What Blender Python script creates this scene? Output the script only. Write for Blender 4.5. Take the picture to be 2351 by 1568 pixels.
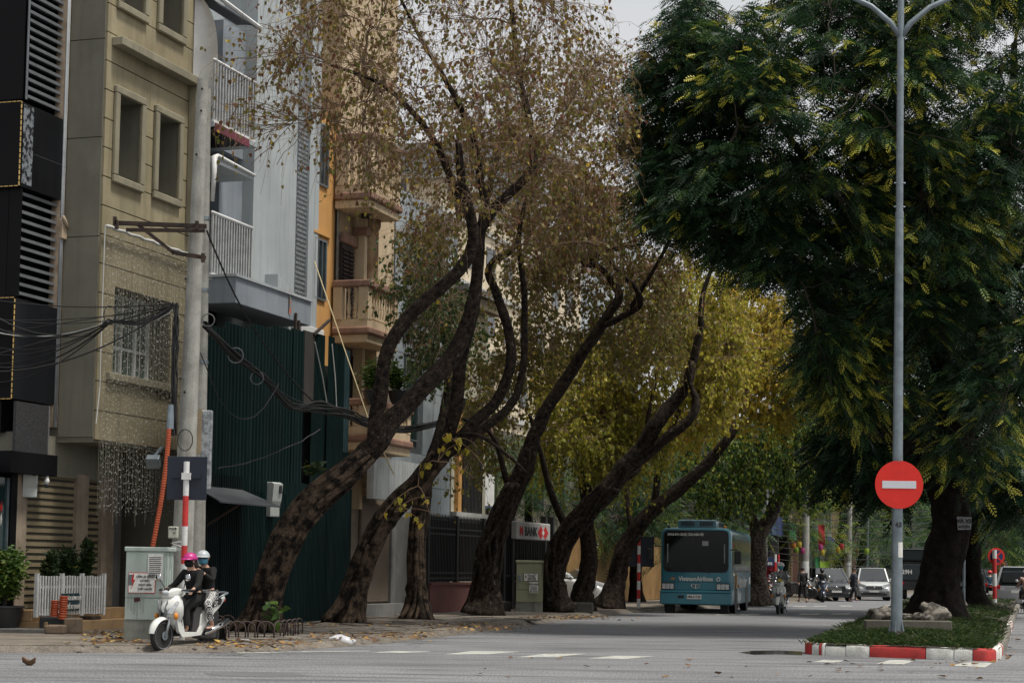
import bpy, bmesh, math, random
import numpy as np
from mathutils import Vector, Matrix, Euler, noise
R = math.radians
random.seed(7); rng = np.random.default_rng(7)
scene = bpy.context.scene
for o in list(bpy.data.objects): bpy.data.objects.remove(o)
COL = scene.collection
# ---------------------------------------------------------------- camera
FPX, UC, VC, SHIFT, PITCH, ROLL, CAMH = 4245.0, 1175.5, 784.0, 184.0, R(4.5), R(0.8), 1.5
cam = bpy.data.cameras.new('camera'); camo = bpy.data.objects.new('camera', cam); COL.objects.link(camo)
CR = Matrix.Rotation(math.pi/2 + PITCH, 3, 'X') @ Matrix.Rotation(ROLL, 3, 'Z')
camo.matrix_world = Matrix.Translation((0, 0, CAMH)) @ CR.to_4x4()
cam.sensor_width = 36; cam.lens = 36*FPX/2351; cam.shift_y = SHIFT/2351
cam.clip_start = .5; cam.clip_end = 3000
scene.camera = camo
# ---------------------------------------------------------------- world: pale hazy daylight
w = bpy.data.worlds.new('World'); scene.world = w; w.use_nodes = True
nt = w.node_tree; nt.nodes.clear()
SUN_EL, SUN_AZ = R(70), R(112)            # azimuth measured from +Y towards +X: high up, from the right and a little behind the camera
sky = nt.nodes.new('ShaderNodeTexSky'); sky.sky_type = 'NISHITA'; sky.sun_disc = False
sky.sun_elevation = SUN_EL; sky.sun_rotation = SUN_AZ
sky.air_density = 1.0; sky.dust_density = 2.0; sky.ozone_density = 1.0; sky.altitude = 0
hs = nt.nodes.new('ShaderNodeHueSaturation'); hs.inputs['Saturation'].default_value = .10
bg = nt.nodes.new('ShaderNodeBackground'); bg.inputs['Strength'].default_value = .065
wo = nt.nodes.new('ShaderNodeOutputWorld')
nt.links.new(sky.outputs[0], hs.inputs['Color']); nt.links.new(hs.outputs[0], bg.inputs[0]); nt.links.new(bg.outputs[0], wo.inputs[0])
sl = bpy.data.lights.new('sun', 'SUN'); sl.energy = 1.5; sl.angle = R(10); sl.color = (1, .95, .86)
so = bpy.data.objects.new('sun', sl); COL.objects.link(so)
sd = Vector((math.sin(SUN_AZ)*math.cos(SUN_EL), math.cos(SUN_AZ)*math.cos(SUN_EL), math.sin(SUN_EL)))
so.rotation_euler = sd.to_track_quat('Z', 'Y').to_euler(); so.location = (0, 0, 60)
vs = scene.view_settings; vs.view_transform = 'Standard'; vs.look = 'None'; vs.exposure = 1.38; vs.gamma = 1; vs.use_curve_mapping = False
scene.render.engine = 'CYCLES'
cy = scene.cycles; cy.max_bounces = 5; cy.diffuse_bounces = 2; cy.glossy_bounces = 2; cy.transmission_bounces = 3; cy.transparent_max_bounces = 6
cy.use_denoising = True
try: cy.denoiser = 'OPENIMAGEDENOISE'
except Exception: pass
# ---------------------------------------------------------------- survey helpers: picture (2351 px wide) -> place
def ray(u, v):
    return CR @ Vector(((u-UC)/FPX, (VC-v+SHIFT)/FPX, -1))
def W(u, v, d):
    r = ray(u, v); r = r*(d/r.y); r.z += CAMH; return r
def G(u, v, z=0.0):
    r = ray(u, v); r = r*((z-CAMH)/r.z); r.z += CAMH; return r
def pxm(d): return FPX/d                   # picture px per metre at distance d
# ---------------------------------------------------------------- materials
MATS = {}
def surf(name, c1, c2=None, scale=2.0, rough=.8, bump=0., bscale=60., metal=0., streak=0., sc=(.03,.028,.025), spec=.4, contrast=.5, coat=0., grain=.12, island=0., smap=(5,5,.35), gmap=None, sr=(.48,.75)):
    """A real surface: two tones mixed by coarse noise, fine grain, optional vertical stains and relief."""
    if name in MATS: return MATS[name]
    m = bpy.data.materials.new(name); m.use_nodes = True; MATS[name] = m
    n, l = m.node_tree.nodes, m.node_tree.links
    b = n['Principled BSDF']; b.inputs['Roughness'].default_value = rough; b.inputs['Metallic'].default_value = metal
    b.inputs['Specular IOR Level'].default_value = spec
    if coat: b.inputs['Coat Weight'].default_value = coat; b.inputs['Coat Roughness'].default_value = .08
    geo = n.new('ShaderNodeNewGeometry')
    def noi(sc_, det=4, vec=None, ro=.6):
        x = n.new('ShaderNodeTexNoise'); x.inputs['Scale'].default_value = sc_; x.inputs['Detail'].default_value = det; x.inputs['Roughness'].default_value = ro
        l.new(vec or geo.outputs['Position'], x.inputs['Vector']); return x.outputs['Fac']
    def ramp(f, lo, hi):
        r = n.new('ShaderNodeMapRange'); r.inputs['From Min'].default_value = lo; r.inputs['From Max'].default_value = hi; l.new(f, r.inputs['Value']); return r.outputs[0]
    def mix(a, b_, f, mode='MIX'):
        x = n.new('ShaderNodeMix'); x.data_type = 'RGBA'; x.blend_type = mode
        for s, v in ((6, a), (7, b_)):
            if isinstance(v, tuple): x.inputs[s].default_value = (*v, 1)
            else: l.new(v, x.inputs[s])
        if isinstance(f, float): x.inputs[0].default_value = f
        else: l.new(f, x.inputs[0])
        return x.outputs[2]
    if c2 is None: c2 = tuple(x*.72 for x in c1)
    k = .5*(1-contrast)*.5
    col = mix(c1, c2, ramp(noi(scale, 5), .5-.22*(1.2-contrast), .5+.22*(1.2-contrast)))
    if grain:
        gv = None
        if gmap:
            gm_ = n.new('ShaderNodeMapping'); gm_.inputs['Scale'].default_value = gmap; l.new(geo.outputs['Position'], gm_.inputs['Vector']); gv = gm_.outputs[0]
        g = noi(bscale*1.3, 2, gv)
        gm = n.new('ShaderNodeMapRange'); gm.inputs['To Min'].default_value = 1-grain*2; gm.inputs['To Max'].default_value = 1+grain*2
        gm.inputs['From Min'].default_value = .3; gm.inputs['From Max'].default_value = .7; l.new(g, gm.inputs['Value'])
        h = n.new('ShaderNodeHueSaturation'); l.new(gm.outputs[0], h.inputs['Value']); l.new(col, h.inputs['Color']); col = h.outputs[0]
    if island:
        ri = n.new('ShaderNodeMapRange'); ri.inputs['To Min'].default_value = 1-island; ri.inputs['To Max'].default_value = 1+island
        l.new(geo.outputs['Random Per Island'], ri.inputs['Value'])
        h = n.new('ShaderNodeHueSaturation'); l.new(ri.outputs[0], h.inputs['Value']); l.new(col, h.inputs['Color']); col = h.outputs[0]
    if streak:
        mp = n.new('ShaderNodeMapping'); mp.inputs['Scale'].default_value = smap; l.new(geo.outputs['Position'], mp.inputs['Vector'])
        s = ramp(noi(1.2, 6, mp.outputs[0], .65), *sr)
        s2 = n.new('ShaderNodeMath'); s2.operation = 'MULTIPLY'; s2.inputs[1].default_value = streak; l.new(s, s2.inputs[0])
        col = mix(col, sc, s2.outputs[0])
    l.new(col, b.inputs['Base Color'])
    if bump:
        bp = n.new('ShaderNodeBump'); bp.inputs['Strength'].default_value = bump; bp.inputs['Distance'].default_value = .02
        l.new(noi(bscale, 4), bp.inputs['Height']); l.new(bp.outputs[0], b.inputs['Normal'])
    return m
def glassm(name, c=(.02,.03,.035), rough=.06, spec=.6):
    """Window pane seen from a bright street: dark, mirror-like."""
    if name in MATS: return MATS[name]
    m = surf(name, c, tuple(x*.6 for x in c), scale=.7, rough=rough, spec=spec, grain=0.)
    return m
def leafm(name, stops, trans=.35, rough=.5, spec=.3):
    """Leaves: colour by leaf (each leaf an island) from a list of tones, some light through the blade."""
    if name in MATS: return MATS[name]
    m = bpy.data.materials.new(name); m.use_nodes = True; MATS[name] = m
    n, l = m.node_tree.nodes, m.node_tree.links
    b = n['Principled BSDF']; b.inputs['Roughness'].default_value = rough; b.inputs['Specular IOR Level'].default_value = spec
    at = n.new('ShaderNodeAttribute'); at.attribute_name = 'tone'
    r = n.new('ShaderNodeValToRGB'); e = r.color_ramp.elements
    e[0].position = 0; e[0].color = (*stops[0][1], 1); e[1].position = 1; e[1].color = (*stops[-1][1], 1)
    for p, c in stops[1:-1]:
        x = e.new(p); x.color = (*c, 1)
    l.new(at.outputs['Fac'], r.inputs[0]); l.new(r.outputs[0], b.inputs['Base Color'])
    t = n.new('ShaderNodeBsdfTranslucent'); l.new(r.outputs[0], t.inputs[0])
    mx = n.new('ShaderNodeMixShader'); mx.inputs[0].default_value = trans
    l.new(b.outputs[0], mx.inputs[1]); l.new(t.outputs[0], mx.inputs[2])
    l.new(mx.outputs[0], n['Material Output'].inputs[0])
    return m
# ---------------------------------------------------------------- objects
def tag(o, label=None, cat=None, group=None, kind=None):
    if label: o['label'] = label
    if cat: o['category'] = cat
    if group: o['group'] = group
    if kind: o['kind'] = kind
    return o
def thing(name, label, cat, loc=(0,0,0), rz=0., group=None):
    o = bpy.data.objects.new(name, None); COL.objects.link(o); o.empty_display_size = .2
    o.matrix_world = Matrix.Translation(loc) @ Matrix.Rotation(rz, 4, 'Z')
    return tag(o, label, cat, group)
def link(name, me, parent=None, mw=None):
    o = bpy.data.objects.new(name, me); COL.objects.link(o)
    if parent is not None: o.parent = parent
    if mw is not None: o.matrix_local = mw
    return o
class MB:
    """Collects boxes, tubes, lathes, sheets; build() links them as one mesh."""
    def __init__(s): s.v, s.f, s.mi = [], [], []; s.cur = 0
    def add(s, vs, fs):
        b = len(s.v); s.v.extend([tuple(p) for p in vs]); s.f.extend([tuple(i+b for i in f) for f in fs]); s.mi.extend([s.cur]*len(fs)); return s
    def box(s, x0, x1, y0, y1, z0, z1, m=None):
        p = [(x,y,z) for z in (z0,z1) for y in (y0,y1) for x in (x0,x1)]
        if m is not None: p = [m @ Vector(q) for q in p]
        return s.add(p, [(0,2,3,1),(4,5,7,6),(0,1,5,4),(1,3,7,5),(3,2,6,7),(2,0,4,6)])
    def obox(s, c, sx, sy, sz, m3=None):
        m = Matrix.Translation(c) @ (m3.to_4x4() if m3 is not None else Matrix())
        return s.box(-sx/2, sx/2, -sy/2, sy/2, -sz/2, sz/2, m)
    def bar(s, p, q, w_, h_=None, up=(0,0,1)):
        p, q = Vector(p), Vector(q); d = q-p; L = d.length
        if L < 1e-6: return s
        x = d/L; u = Vector(up)
        if abs(x.dot(u)) > .98: u = Vector((0,1,0))
        y = u.cross(x).normalized(); z = x.cross(y)
        m = Matrix((x, y, z)).transposed().to_4x4(); m.translation = (p+q)/2
        h_ = w_ if h_ is None else h_
        return s.box(-L/2, L/2, -w_/2, w_/2, -h_/2, h_/2, m)
    def tube(s, pts, r, n=8, cap=True):
        pts = [Vector(p) for p in pts]; k = len(pts)
        rs = [r]*k if isinstance(r, (int, float)) else list(r)
        b = len(s.v); up = None; vs = []
        for i, p in enumerate(pts):
            t = (pts[min(i+1,k-1)] - pts[max(i-1,0)])
            t = t.normalized() if t.length > 1e-9 else Vector((0,0,1))
            if up is None:
                up = Vector((0,0,1)) if abs(t.z) < .9 else Vector((1,0,0))
            sx = t.cross(up)
            if sx.length < 1e-6: sx = t.orthogonal()
            sx.normalize(); up = sx.cross(t).normalized()
            for j in range(n):
                a = 2*math.pi*j/n
                vs.append(p + (sx*math.cos(a) + up*math.sin(a))*rs[i])
        fs = [(i*n+j, i*n+(j+1)%n, (i+1)*n+(j+1)%n, (i+1)*n+j) for i in range(k-1) for j in range(n)]
        if cap: fs += [tuple(range(n-1,-1,-1)), tuple((k-1)*n+j for j in range(n))]
        return s.add(vs, fs)
    def cyl(s, p, q, r0, r1=None, n=12): return s.tube([p, q], [r0, r0 if r1 is None else r1], n)
    def lathe(s, prof, c=(0,0,0), n=16, m=None):
        k = len(prof); vs = []
        for (r_, z) in prof:
            for j in range(n):
                a = 2*math.pi*j/n; p = Vector((r_*math.cos(a), r_*math.sin(a), z))
                if m is not None: p = m @ p
                vs.append(p + Vector(c))
        fs = [(i*n+j, i*n+(j+1)%n, (i+1)*n+(j+1)%n, (i+1)*n+j) for i in range(k-1) for j in range(n)]
        fs += [tuple(range(n-1,-1,-1)), tuple((k-1)*n+j for j in range(n))]
        return s.add(vs, fs)
    def prism(s, poly, axis, a, b):
        """poly in the two other axes (cyclic order x,y,z without axis), from a to b along axis."""
        def P(p, t):
            q = list(p); q.insert(axis, t); return tuple(q)
        n = len(poly); vs = [P(p, a) for p in poly] + [P(p, b) for p in poly]
        fs = [tuple(range(n)), tuple(range(2*n-1, n-1, -1))] + [(i, n+i, n+(i+1)%n, (i+1)%n) for i in range(n)]
        return s.add(vs, fs)
    def loft(s, rings, cap=True):
        n = len(rings[0]); vs = [p for r_ in rings for p in r_]
        fs = [(i*n+j, i*n+(j+1)%n, (i+1)*n+(j+1)%n, (i+1)*n+j) for i in range(len(rings)-1) for j in range(n)]
        if cap: fs += [tuple(range(n-1,-1,-1)), tuple((len(rings)-1)*n+j for j in range(n))]
        return s.add(vs, fs)
    def grid(s, fn, nu, nv):
        vs = [fn(i/nu, j/nv) for j in range(nv+1) for i in range(nu+1)]
        fs = [(j*(nu+1)+i, j*(nu+1)+i+1, (j+1)*(nu+1)+i+1, (j+1)*(nu+1)+i) for j in range(nv) for i in range(nu)]
        return s.add(vs, fs)
    def ball(s, c, rx, ry=None, rz=None, n=10, k=7, m=None):
        ry = rx if ry is None else ry; rz = rx if rz is None else rz
        rings = []
        for i in range(k+1):
            ph = -math.pi/2 + math.pi*i/k; ph = max(-1.5, min(1.5, ph))
            ring = []
            for j in range(n):
                a = 2*math.pi*j/n; p = Vector((rx*math.cos(ph)*math.cos(a), ry*math.cos(ph)*math.sin(a), rz*math.sin(ph)))
                if m is not None: p = m @ p
                ring.append(p + Vector(c))
            rings.append(ring)
        return s.loft(rings)
    def mesh(s, name, mat, smooth=False, fix=True):
        me = bpy.data.meshes.new(name); me.from_pydata(s.v, [], s.f)
        for m in (mat if isinstance(mat, (list, tuple)) else [mat]): me.materials.append(m)
        if any(s.mi): me.polygons.foreach_set('material_index', s.mi)
        if fix:
            bm = bmesh.new(); bm.from_mesh(me); bmesh.ops.recalc_face_normals(bm, faces=bm.faces); bm.to_mesh(me); bm.free()
        if smooth: me.polygons.foreach_set('use_smooth', [True]*len(me.polygons))
        me.update(); return me
    def build(s, name, mat, parent=None, smooth=False, bevel=0., seg=2, subsurf=0, kind=None, fix=True, auto=None):
        o = link(name, s.mesh(name, mat, smooth or auto is not None, fix), parent)
        if bevel:
            b = o.modifiers.new('bevel', 'BEVEL'); b.width = bevel; b.segments = seg; b.limit_method = 'ANGLE'; b.angle_limit = R(35)
        if subsurf:
            b = o.modifiers.new('sub', 'SUBSURF'); b.levels = b.render_levels = subsurf
        if auto is not None:
            o.data.set_sharp_from_angle(angle=R(auto))
        if kind: o['kind'] = kind
        return o
def box(name, mat, parent, x0, x1, y0, y1, z0, z1, bevel=0., label=None, kind=None):
    o = MB().box(x0,x1,y0,y1,z0,z1).build(name, mat, parent, bevel=bevel, kind=kind)
    if label: o['label'] = label
    return o
def kids(o): return [c for c in bpy.data.objects if c.parent == o]
def copy_tree(o, table=None):
    """A copy of a thing, its parts and their sub-parts; meshes are shared."""
    if table is None:
        table = {}
        for c in bpy.data.objects:
            if c.parent is not None: table.setdefault(c.parent.name, []).append(c)
    c = o.copy(); COL.objects.link(c)
    for ch in table.get(o.name, []):
        d = copy_tree(ch, table); d.parent = c; d.matrix_parent_inverse = ch.matrix_parent_inverse; d.matrix_basis = ch.matrix_basis
    return c
def text(name, s, size, mat, parent, loc, rot, ext=.003, align='CENTER', sx=1., bold=0.):
    cu = bpy.data.curves.new(name, 'FONT'); cu.body = s; cu.size = size; cu.extrude = ext; cu.align_x = align; cu.align_y = 'CENTER'
    cu.offset = bold; cu.resolution_u = 2; cu.space_line = .95
    cu.materials.append(mat)
    o = bpy.data.objects.new(name, cu); COL.objects.link(o)
    me = bpy.data.meshes.new_from_object(o); me.name = name; bpy.data.objects.remove(o); bpy.data.curves.remove(cu)
    o = bpy.data.objects.new(name, me); COL.objects.link(o); o.parent = parent
    o.matrix_local = Matrix.Translation(loc) @ (rot.to_4x4() if isinstance(rot, Matrix) else Euler(rot).to_matrix().to_4x4()) @ Matrix.Diagonal((sx,1,1,1))
    return o
def bulk(name, V, F, mat, parent=None, tone=None, smooth=False, kind='stuff'):
    """Fast mesh from numpy arrays: V n x 3, F m x k (all faces with k corners), tone per vertex."""
    V = np.asarray(V, dtype=np.float32); F = np.asarray(F, dtype=np.int32); k = F.shape[1]
    me = bpy.data.meshes.new(name); me.vertices.add(len(V)); me.vertices.foreach_set('co', V.ravel())
    me.loops.add(F.size); me.loops.foreach_set('vertex_index', F.ravel())
    me.polygons.add(len(F)); me.polygons.foreach_set('loop_start', np.arange(0, F.size, k, dtype=np.int32))
    try: me.polygons.foreach_set('loop_total', np.full(len(F), k, dtype=np.int32))
    except Exception: pass
    if smooth: me.polygons.foreach_set('use_smooth', np.ones(len(F), dtype=bool))
    if tone is not None:
        a = me.attributes.new('tone', 'FLOAT', 'POINT'); a.data.foreach_set('value', np.asarray(tone, dtype=np.float32))
    me.materials.append(mat); me.update(calc_edges=True); me.validate()
    o = link(name, me, parent)
    if kind: o['kind'] = kind
    return o
# ================================================================= palette
asphalt = surf('asphalt', (.205,.208,.215), (.145,.148,.155), scale=.22, rough=.9, bump=.35, bscale=30, grain=.26, spec=.2, streak=.9, sc=(.08,.081,.085), smap=(.22,1.6,1), contrast=.3, gmap=(1,.22,1), sr=(.45,.66))
pave = surf('worn_paving', (.19,.165,.135), (.10,.088,.074), scale=1.3, rough=.95, bump=.4, bscale=35, grain=.25, spec=.2)
paverm = surf('paver_stone', (.20,.18,.155), (.10,.085,.072), scale=2.2, rough=.95, bump=.4, bscale=50, grain=.2, spec=.2)
conc = surf('concrete', (.36,.36,.33), (.22,.22,.2), scale=1.6, rough=.9, bump=.25, bscale=50, streak=.35)
polec = surf('pole_concrete', (.36,.355,.32), (.25,.245,.22), scale=3, rough=.9, bump=.4, bscale=40, streak=.55, sc=(.09,.08,.06), contrast=.5, grain=.08)
white = surf('white_paint', (.72,.72,.70), (.58,.58,.56), scale=3, rough=.7, streak=.12)
roadwhite = surf('road_paint', (.46,.46,.415), (.27,.27,.25), scale=5, rough=.85, bump=.1, grain=.2, contrast=.7)
red = surf('red_paint', (.55,.035,.03), (.42,.03,.028), scale=3, rough=.6, streak=.1)
signred = surf('sign_red', (.70,.022,.012), (.62,.02,.012), scale=5, rough=.4, grain=.03)
black = surf('black_paint', (.012,.012,.013), (.02,.02,.021), scale=2, rough=.5)
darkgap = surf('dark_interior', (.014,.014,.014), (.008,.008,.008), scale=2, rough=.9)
steel = surf('galvanised', (.24,.285,.31), (.17,.20,.22), scale=5, rough=.45, metal=.55, streak=.15, grain=.06)
chrome = surf('chrome', (.65,.65,.65), (.5,.5,.5), rough=.15, metal=1., grain=0)
rust = surf('rusty_steel', (.055,.034,.024), (.022,.017,.015), scale=8, rough=.9, bump=.2)
rubber = surf('rubber', (.016,.016,.016), (.024,.023,.022), scale=8, rough=.85)
paper = surf('paper', (.72,.71,.67), (.6,.6,.56), scale=6, rough=.9)
ink = surf('ink', (.02,.02,.025), (.03,.03,.03), rough=.8, grain=0)
inkred = surf('ink_red', (.5,.02,.02), (.45,.02,.02), rough=.8, grain=0)
soil = surf('soil', (.055,.045,.032), (.03,.025,.02), scale=3, rough=1., bump=.5)
wire = surf('cable_black', (.012,.012,.012), (.02,.02,.02), rough=.6, grain=0)
wirew = surf('cable_white', (.5,.5,.48), (.4,.4,.38), rough=.6, grain=0)
orange = surf('orange_plastic', (.44,.085,.028), (.34,.065,.024), scale=5, rough=.5)
brown = surf('brown_wood', (.10,.06,.04), (.05,.035,.026), scale=6, rough=.8)
def proj(p):
    q = CR.transposed() @ (Vector(p) - Vector((0,0,CAMH)))
    return UC + FPX*q.x/-q.z, VC + SHIFT - FPX*q.y/-q.z
# ================================================================= road
road = MB().add([(-300,-60,0),(500,-60,0),(500,900,0),(-300,900,0)], [(0,1,2,3)]).build('road', asphalt, fix=False, kind='structure')
STR = [[(853,1497.3),(905,1493.5),(991,1494),(940,1497.8)], [(1020,1501.5),(1082,1493.5),(1195,1495),(1120,1501)], [(1185,1508),(1250,1500),(1346,1499.5),(1280,1507)],
       [(1346,1510.5),(1410,1504.5),(1502,1505.5),(1440,1511.5)], [(1866,1519),(1890,1514),(1939,1515.5),(1920,1520)],
       [(2012,1523),(2045,1514),(2102,1515.5),(2075,1524)], [(2187,1527),(2215,1519.5),(2278,1521),(2262,1531)]]
for q in STR:
    MB().add([G(u, v, .004) for u, v in q], [(0,1,2,3)]).build('crosswalk_stripe', roadwhite, road, fix=False)
for u0, u1, v in [(1690,1739,1411),(1831,1877,1410.5),(1905,1947,1410),(1982,2022,1409.5),(1640,1672,1411.5)]:
    MB().add([G(u0,v,.004), G(u1,v,.004), G(u1+9,v-2.6,.004), G(u0+9,v-2.6,.004)], [(0,1,2,3)]).build('crosswalk_stripe', roadwhite, road, fix=False)
for u0, u1, v in [(1818,1848,1392),(1866,1896,1391.5),(1925,1953,1391),(2028,2046,1390)]:
    MB().add([G(u0,v,.004), G(u1,v,.004), G(u1+6,v-1.2,.004), G(u0+6,v-1.2,.004)], [(0,1,2,3)]).build('lane_dash', roadwhite, road, fix=False)
MB().add([G(545,1498.6,.004), G(848,1493.6,.004), G(848,1492.6,.004), G(545,1496.6,.004)], [(0,1,2,3)]).build('edge_line', roadwhite, road, fix=False)
MB().add([G(1500,1404,.004), G(1720,1412.2,.004), G(1720,1411,.004), G(1500,1403,.004)], [(0,1,2,3)]).build('edge_line', roadwhite, road, fix=False)
tar = surf('road_patch', (.125,.127,.132), (.10,.10,.105), scale=1, rough=.85, bump=.2, bscale=90)
MB().add([G(470,1545,.003), G(560,1541,.003), G(690,1546,.003), G(715,1551,.003), G(600,1553,.003), G(490,1550,.003)], [(0,1,2,3,4,5)]).build('tar_patch', tar, road, fix=False)
wet = surf('wet_road', (.03,.03,.03), (.045,.044,.042), scale=2, rough=.08, spec=.7, grain=0)
MB().add([G(1695,1497,.003), G(1730,1493,.003), G(1790,1492,.003), G(1842,1495,.003), G(1842,1503,.003), G(1790,1501,.003), G(1730,1502,.003)], [tuple(range(7))]).build('puddle', wet, road, fix=False)
MB().add([G(-60,1510,.002), G(-60,1497,.002), G(2300,1534,.002), G(2351,1560,.002)], [(0,1,2,3)])
# ================================================================= pavement on the house side
KERB = [(-60,27.5),(-20,29.4)] + [tuple(G(u,v).xy) for u, v in [(0,1499),(335,1498),(540,1497),(640,1494),(740,1488),(820,1482),(920,1472),(1020,1461),(1110,1450),(1200,1437),(1300,1424),(1400,1411.5),(1500,1403)]] + [(7.4,72),(10.9,80.5),(17.5,100),(30,136),(60,220),(120,390)]
def chaikin(p, it=2):
    p = [Vector(q) for q in p]
    for _ in range(it):
        q = [p[0]]
        for a, b in zip(p, p[1:]): q += [a*.75+b*.25, a*.25+b*.75]
        p = q + [p[-1]]
    return p
kp = chaikin(KERB, 2)
def offs(path, d):
    out = []
    for i, p in enumerate(path):
        t = (path[min(i+1,len(path)-1)] - path[max(i-1,0)]).normalized()
        out.append(p + Vector((-t.y, t.x))*d)
    return out
SZ = .13
k0, k1 = kp, offs(kp, .22); k2 = offs(kp, .42)
m = MB(); n = len(kp)
m.add([(*p, -.02) for p in k1] + [(*p, SZ-.01) for p in offs(kp,.25)] + [(*p, SZ) for p in k2], [(j*n+i, j*n+i+1, (j+1)*n+i+1, (j+1)*n+i) for j in range(2) for i in range(n-1)])
b = len(m.v); m.add([(*p, SZ) for p in k2] + [(60,600,SZ),(-200,600,SZ),(-200,27.8,SZ)], [tuple(range(n+3))])
sidewalk = m.build('sidewalk', pave, kind='structure')
ramp = MB(); ramp.add([(*p, .002) for p in k0] + [(*p, SZ*.8) for p in offs(kp,.245)], [(i, i+1, n+i+1, n+i) for i in range(n-1)])
ramp.build('kerb_ramp', surf('kerb_dirt', (.17,.15,.125), (.10,.085,.07), scale=2.2, rough=.95, bump=.4, bscale=30, grain=.25), sidewalk)
# paving stones, lifted and tilted one by one, on the stretch under the trees
TH = R(90-18.0); FO = W(235, 1000, 37.5); FO.z = 0
FA, FN = Vector((math.cos(TH), math.sin(TH), 0)), Vector((-math.sin(TH), math.cos(TH), 0))
pm = [MB().box(-.235,.235,-.235,.235,0,.05).mesh('paver', paverm)]
pm[0].name = 'paver'
def dist_kerb(p): return min((p - q).length for q in kp)
cnt = 0
for i in range(64):
    for j in range(13):
        p = FO + FA*(-5.2 + i*.49 + (.245 if j % 2 else 0)) - FN*(.9 + j*.49); q = p.xy
        u, v = proj((q.x, q.y, SZ))
        inside = all((q - a).length > .62 for a in kp)
        # on the house side of the kerb
        k = min(range(n-1), key=lambda t: (kp[t]-q).length); t = (kp[k+1]-kp[k]); side = t.x*(q.y-kp[k].y) - t.y*(q.x-kp[k].x)
        if not inside or side < 0 or u < 330 or u > 1480 or random.random() < .1 or cnt >= 300: continue
        o = link('paver', pm[0], sidewalk); cnt += 1
        o.matrix_local = Matrix.Translation((q.x, q.y, SZ-.035+random.random()*.014)) @ Euler((random.gauss(0,.02), random.gauss(0,.02), TH+random.gauss(0,.04))).to_matrix().to_4x4()
# ================================================================= median island
MP = chaikin([(21.5,98),(14.7,70.5),(9.15,48.5),(5.75,35.4),(5.36,34.1),(5.62,33.5),(7,32.8),(7.9,32.28),(8.42,32.08),(8.78,33.2),(9.9,37),(12.6,46.7),(15.1,55.6),(18.3,67),(26.5,96)], 3)
al = [0.]
for a, b2 in zip(MP, MP[1:]): al.append(al[-1] + (b2-a).length)
def mpt(s):
    s = max(0, min(al[-1], s)); i = max(0, min(len(al)-2, int(np.searchsorted(al, s))-1))
    return MP[i].lerp(MP[i+1], (s-al[i])/max(1e-9, al[i+1]-al[i]))
def s_at_u(u):
    best = None
    for k in range(2000):
        s = s_l + (s_r-s_l)*k/1999; e = abs(proj((*mpt(s), .1))[0]-u)
        if best is None or e < best[0]: best = (e, s)
    return best[1]
s_l = min(range(len(MP)), key=lambda i: (MP[i]-Vector((5.36,34.1))).length); s_l = al[s_l]
s_r = min(range(len(MP)), key=lambda i: (MP[i]-Vector((8.45,32.3))).length); s_r = al[s_r]
island = MB()
inner = offs(MP, -.10); nm = len(MP)
def side_ok(): return True
ctr = Vector((12, 60))
sgn = 1 if (offs(MP, .1)[nm//2]-ctr).length < (MP[nm//2]-ctr).length else -1
def mound(x, y):
    """Height of the island's earth: kerb level at the rim, higher along the middle."""
    q = Vector((x, y)); d = min((q-p).length for p in MP)
    return .19 + .22*min(1, d/1.3)**.8 + .03*noise.noise(Vector((x*1.3, y*1.3, 0)))
half = nm//2
left = [mpt(s_l*(1-(k/40))) for k in range(41)]
L2 = al[-1]-s_r
right = [mpt(s_r + L2*(k/40)) for k in range(41)]
front_mid = (mpt((s_l+s_r)/2))
def isl(a, b_):
    """a 0..1 across from the left edge, b_ 0..1 from the front to the far end."""
    k = b_**1.6*40; i = min(39, int(k)); f = k-i
    p, q = left[i].lerp(left[i+1], f), right[i].lerp(right[i+1], f)
    x = p.lerp(q, a)
    bow = (mpt(s_l+(s_r-s_l)*a) - left[0].lerp(right[0], a))*max(0, 1-b_*14)
    return x + bow
def islv(a, b_):
    p = isl(.03+.94*a, .003+.99*b_); return (p.x, p.y, mound(p.x, p.y))
MB().grid(islv, 16, 60).build('median_soil', soil, smooth=True, kind='structure')
def sweep(s0, s1, hgt, wob, jit=0.):
    k = max(2, int((s1-s0)/.08)); rings = []
    for i in range(k+1):
        s = s0 + (s1-s0)*i/k; p = mpt(s); t = (mpt(s+.02)-mpt(s-.02)).normalized(); nn = Vector((-t.y, t.x))*sgn
        e = .012 if i in (0, k) else 0
        pr = [(e,-.02),(e,hgt*.75),(.025+e,hgt*.93),(.065,hgt-e),(.16,hgt-e),(.16,-.02)]
        rings.append([(p.x+nn.x*(o+jit), p.y+nn.y*(o+jit), z + wob*noise.noise(Vector((p.x*6, p.y*6, z*9)))) for o, z in pr])
    return MB().loft(rings)
kerbred = surf('kerb_red', (.46,.035,.03), (.30,.03,.027), scale=5, rough=.75, bump=.3, streak=.15, grain=.15)
kerbwhite = surf('kerb_white', (.66,.66,.62), (.46,.46,.42), scale=5, rough=.85, bump=.3, streak=.25, sc=(.12,.11,.09), grain=.15)
kerbgrey = surf('kerb_grey', (.20,.18,.15), (.11,.10,.085), scale=3, rough=.9, bump=.35, streak=.3, grain=.2)
mk = thing('median_kerb', 'red and white painted kerb stones round the grassy median island', 'kerb', (0,0,0))
us = [1838,1862,1879,1885,1893,1941,1996,2125,2190,2233,2291]
cs = ['r','w','r','w','w','w','r','w','w','r']
ss = [s_at_u(u) for u in us]; ss[0] = s_l-.25; ss[-1] = s_r+.12
for k, c in enumerate(cs):
    low = .035 if k == 4 else 0
    sweep(ss[k]+.006, ss[k+1]-.006, .215-low, .008, random.uniform(-.006,.006)).build('kerb_stone', kerbred if c == 'r' else kerbwhite, mk, auto=40)
s = ss[-1]
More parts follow.
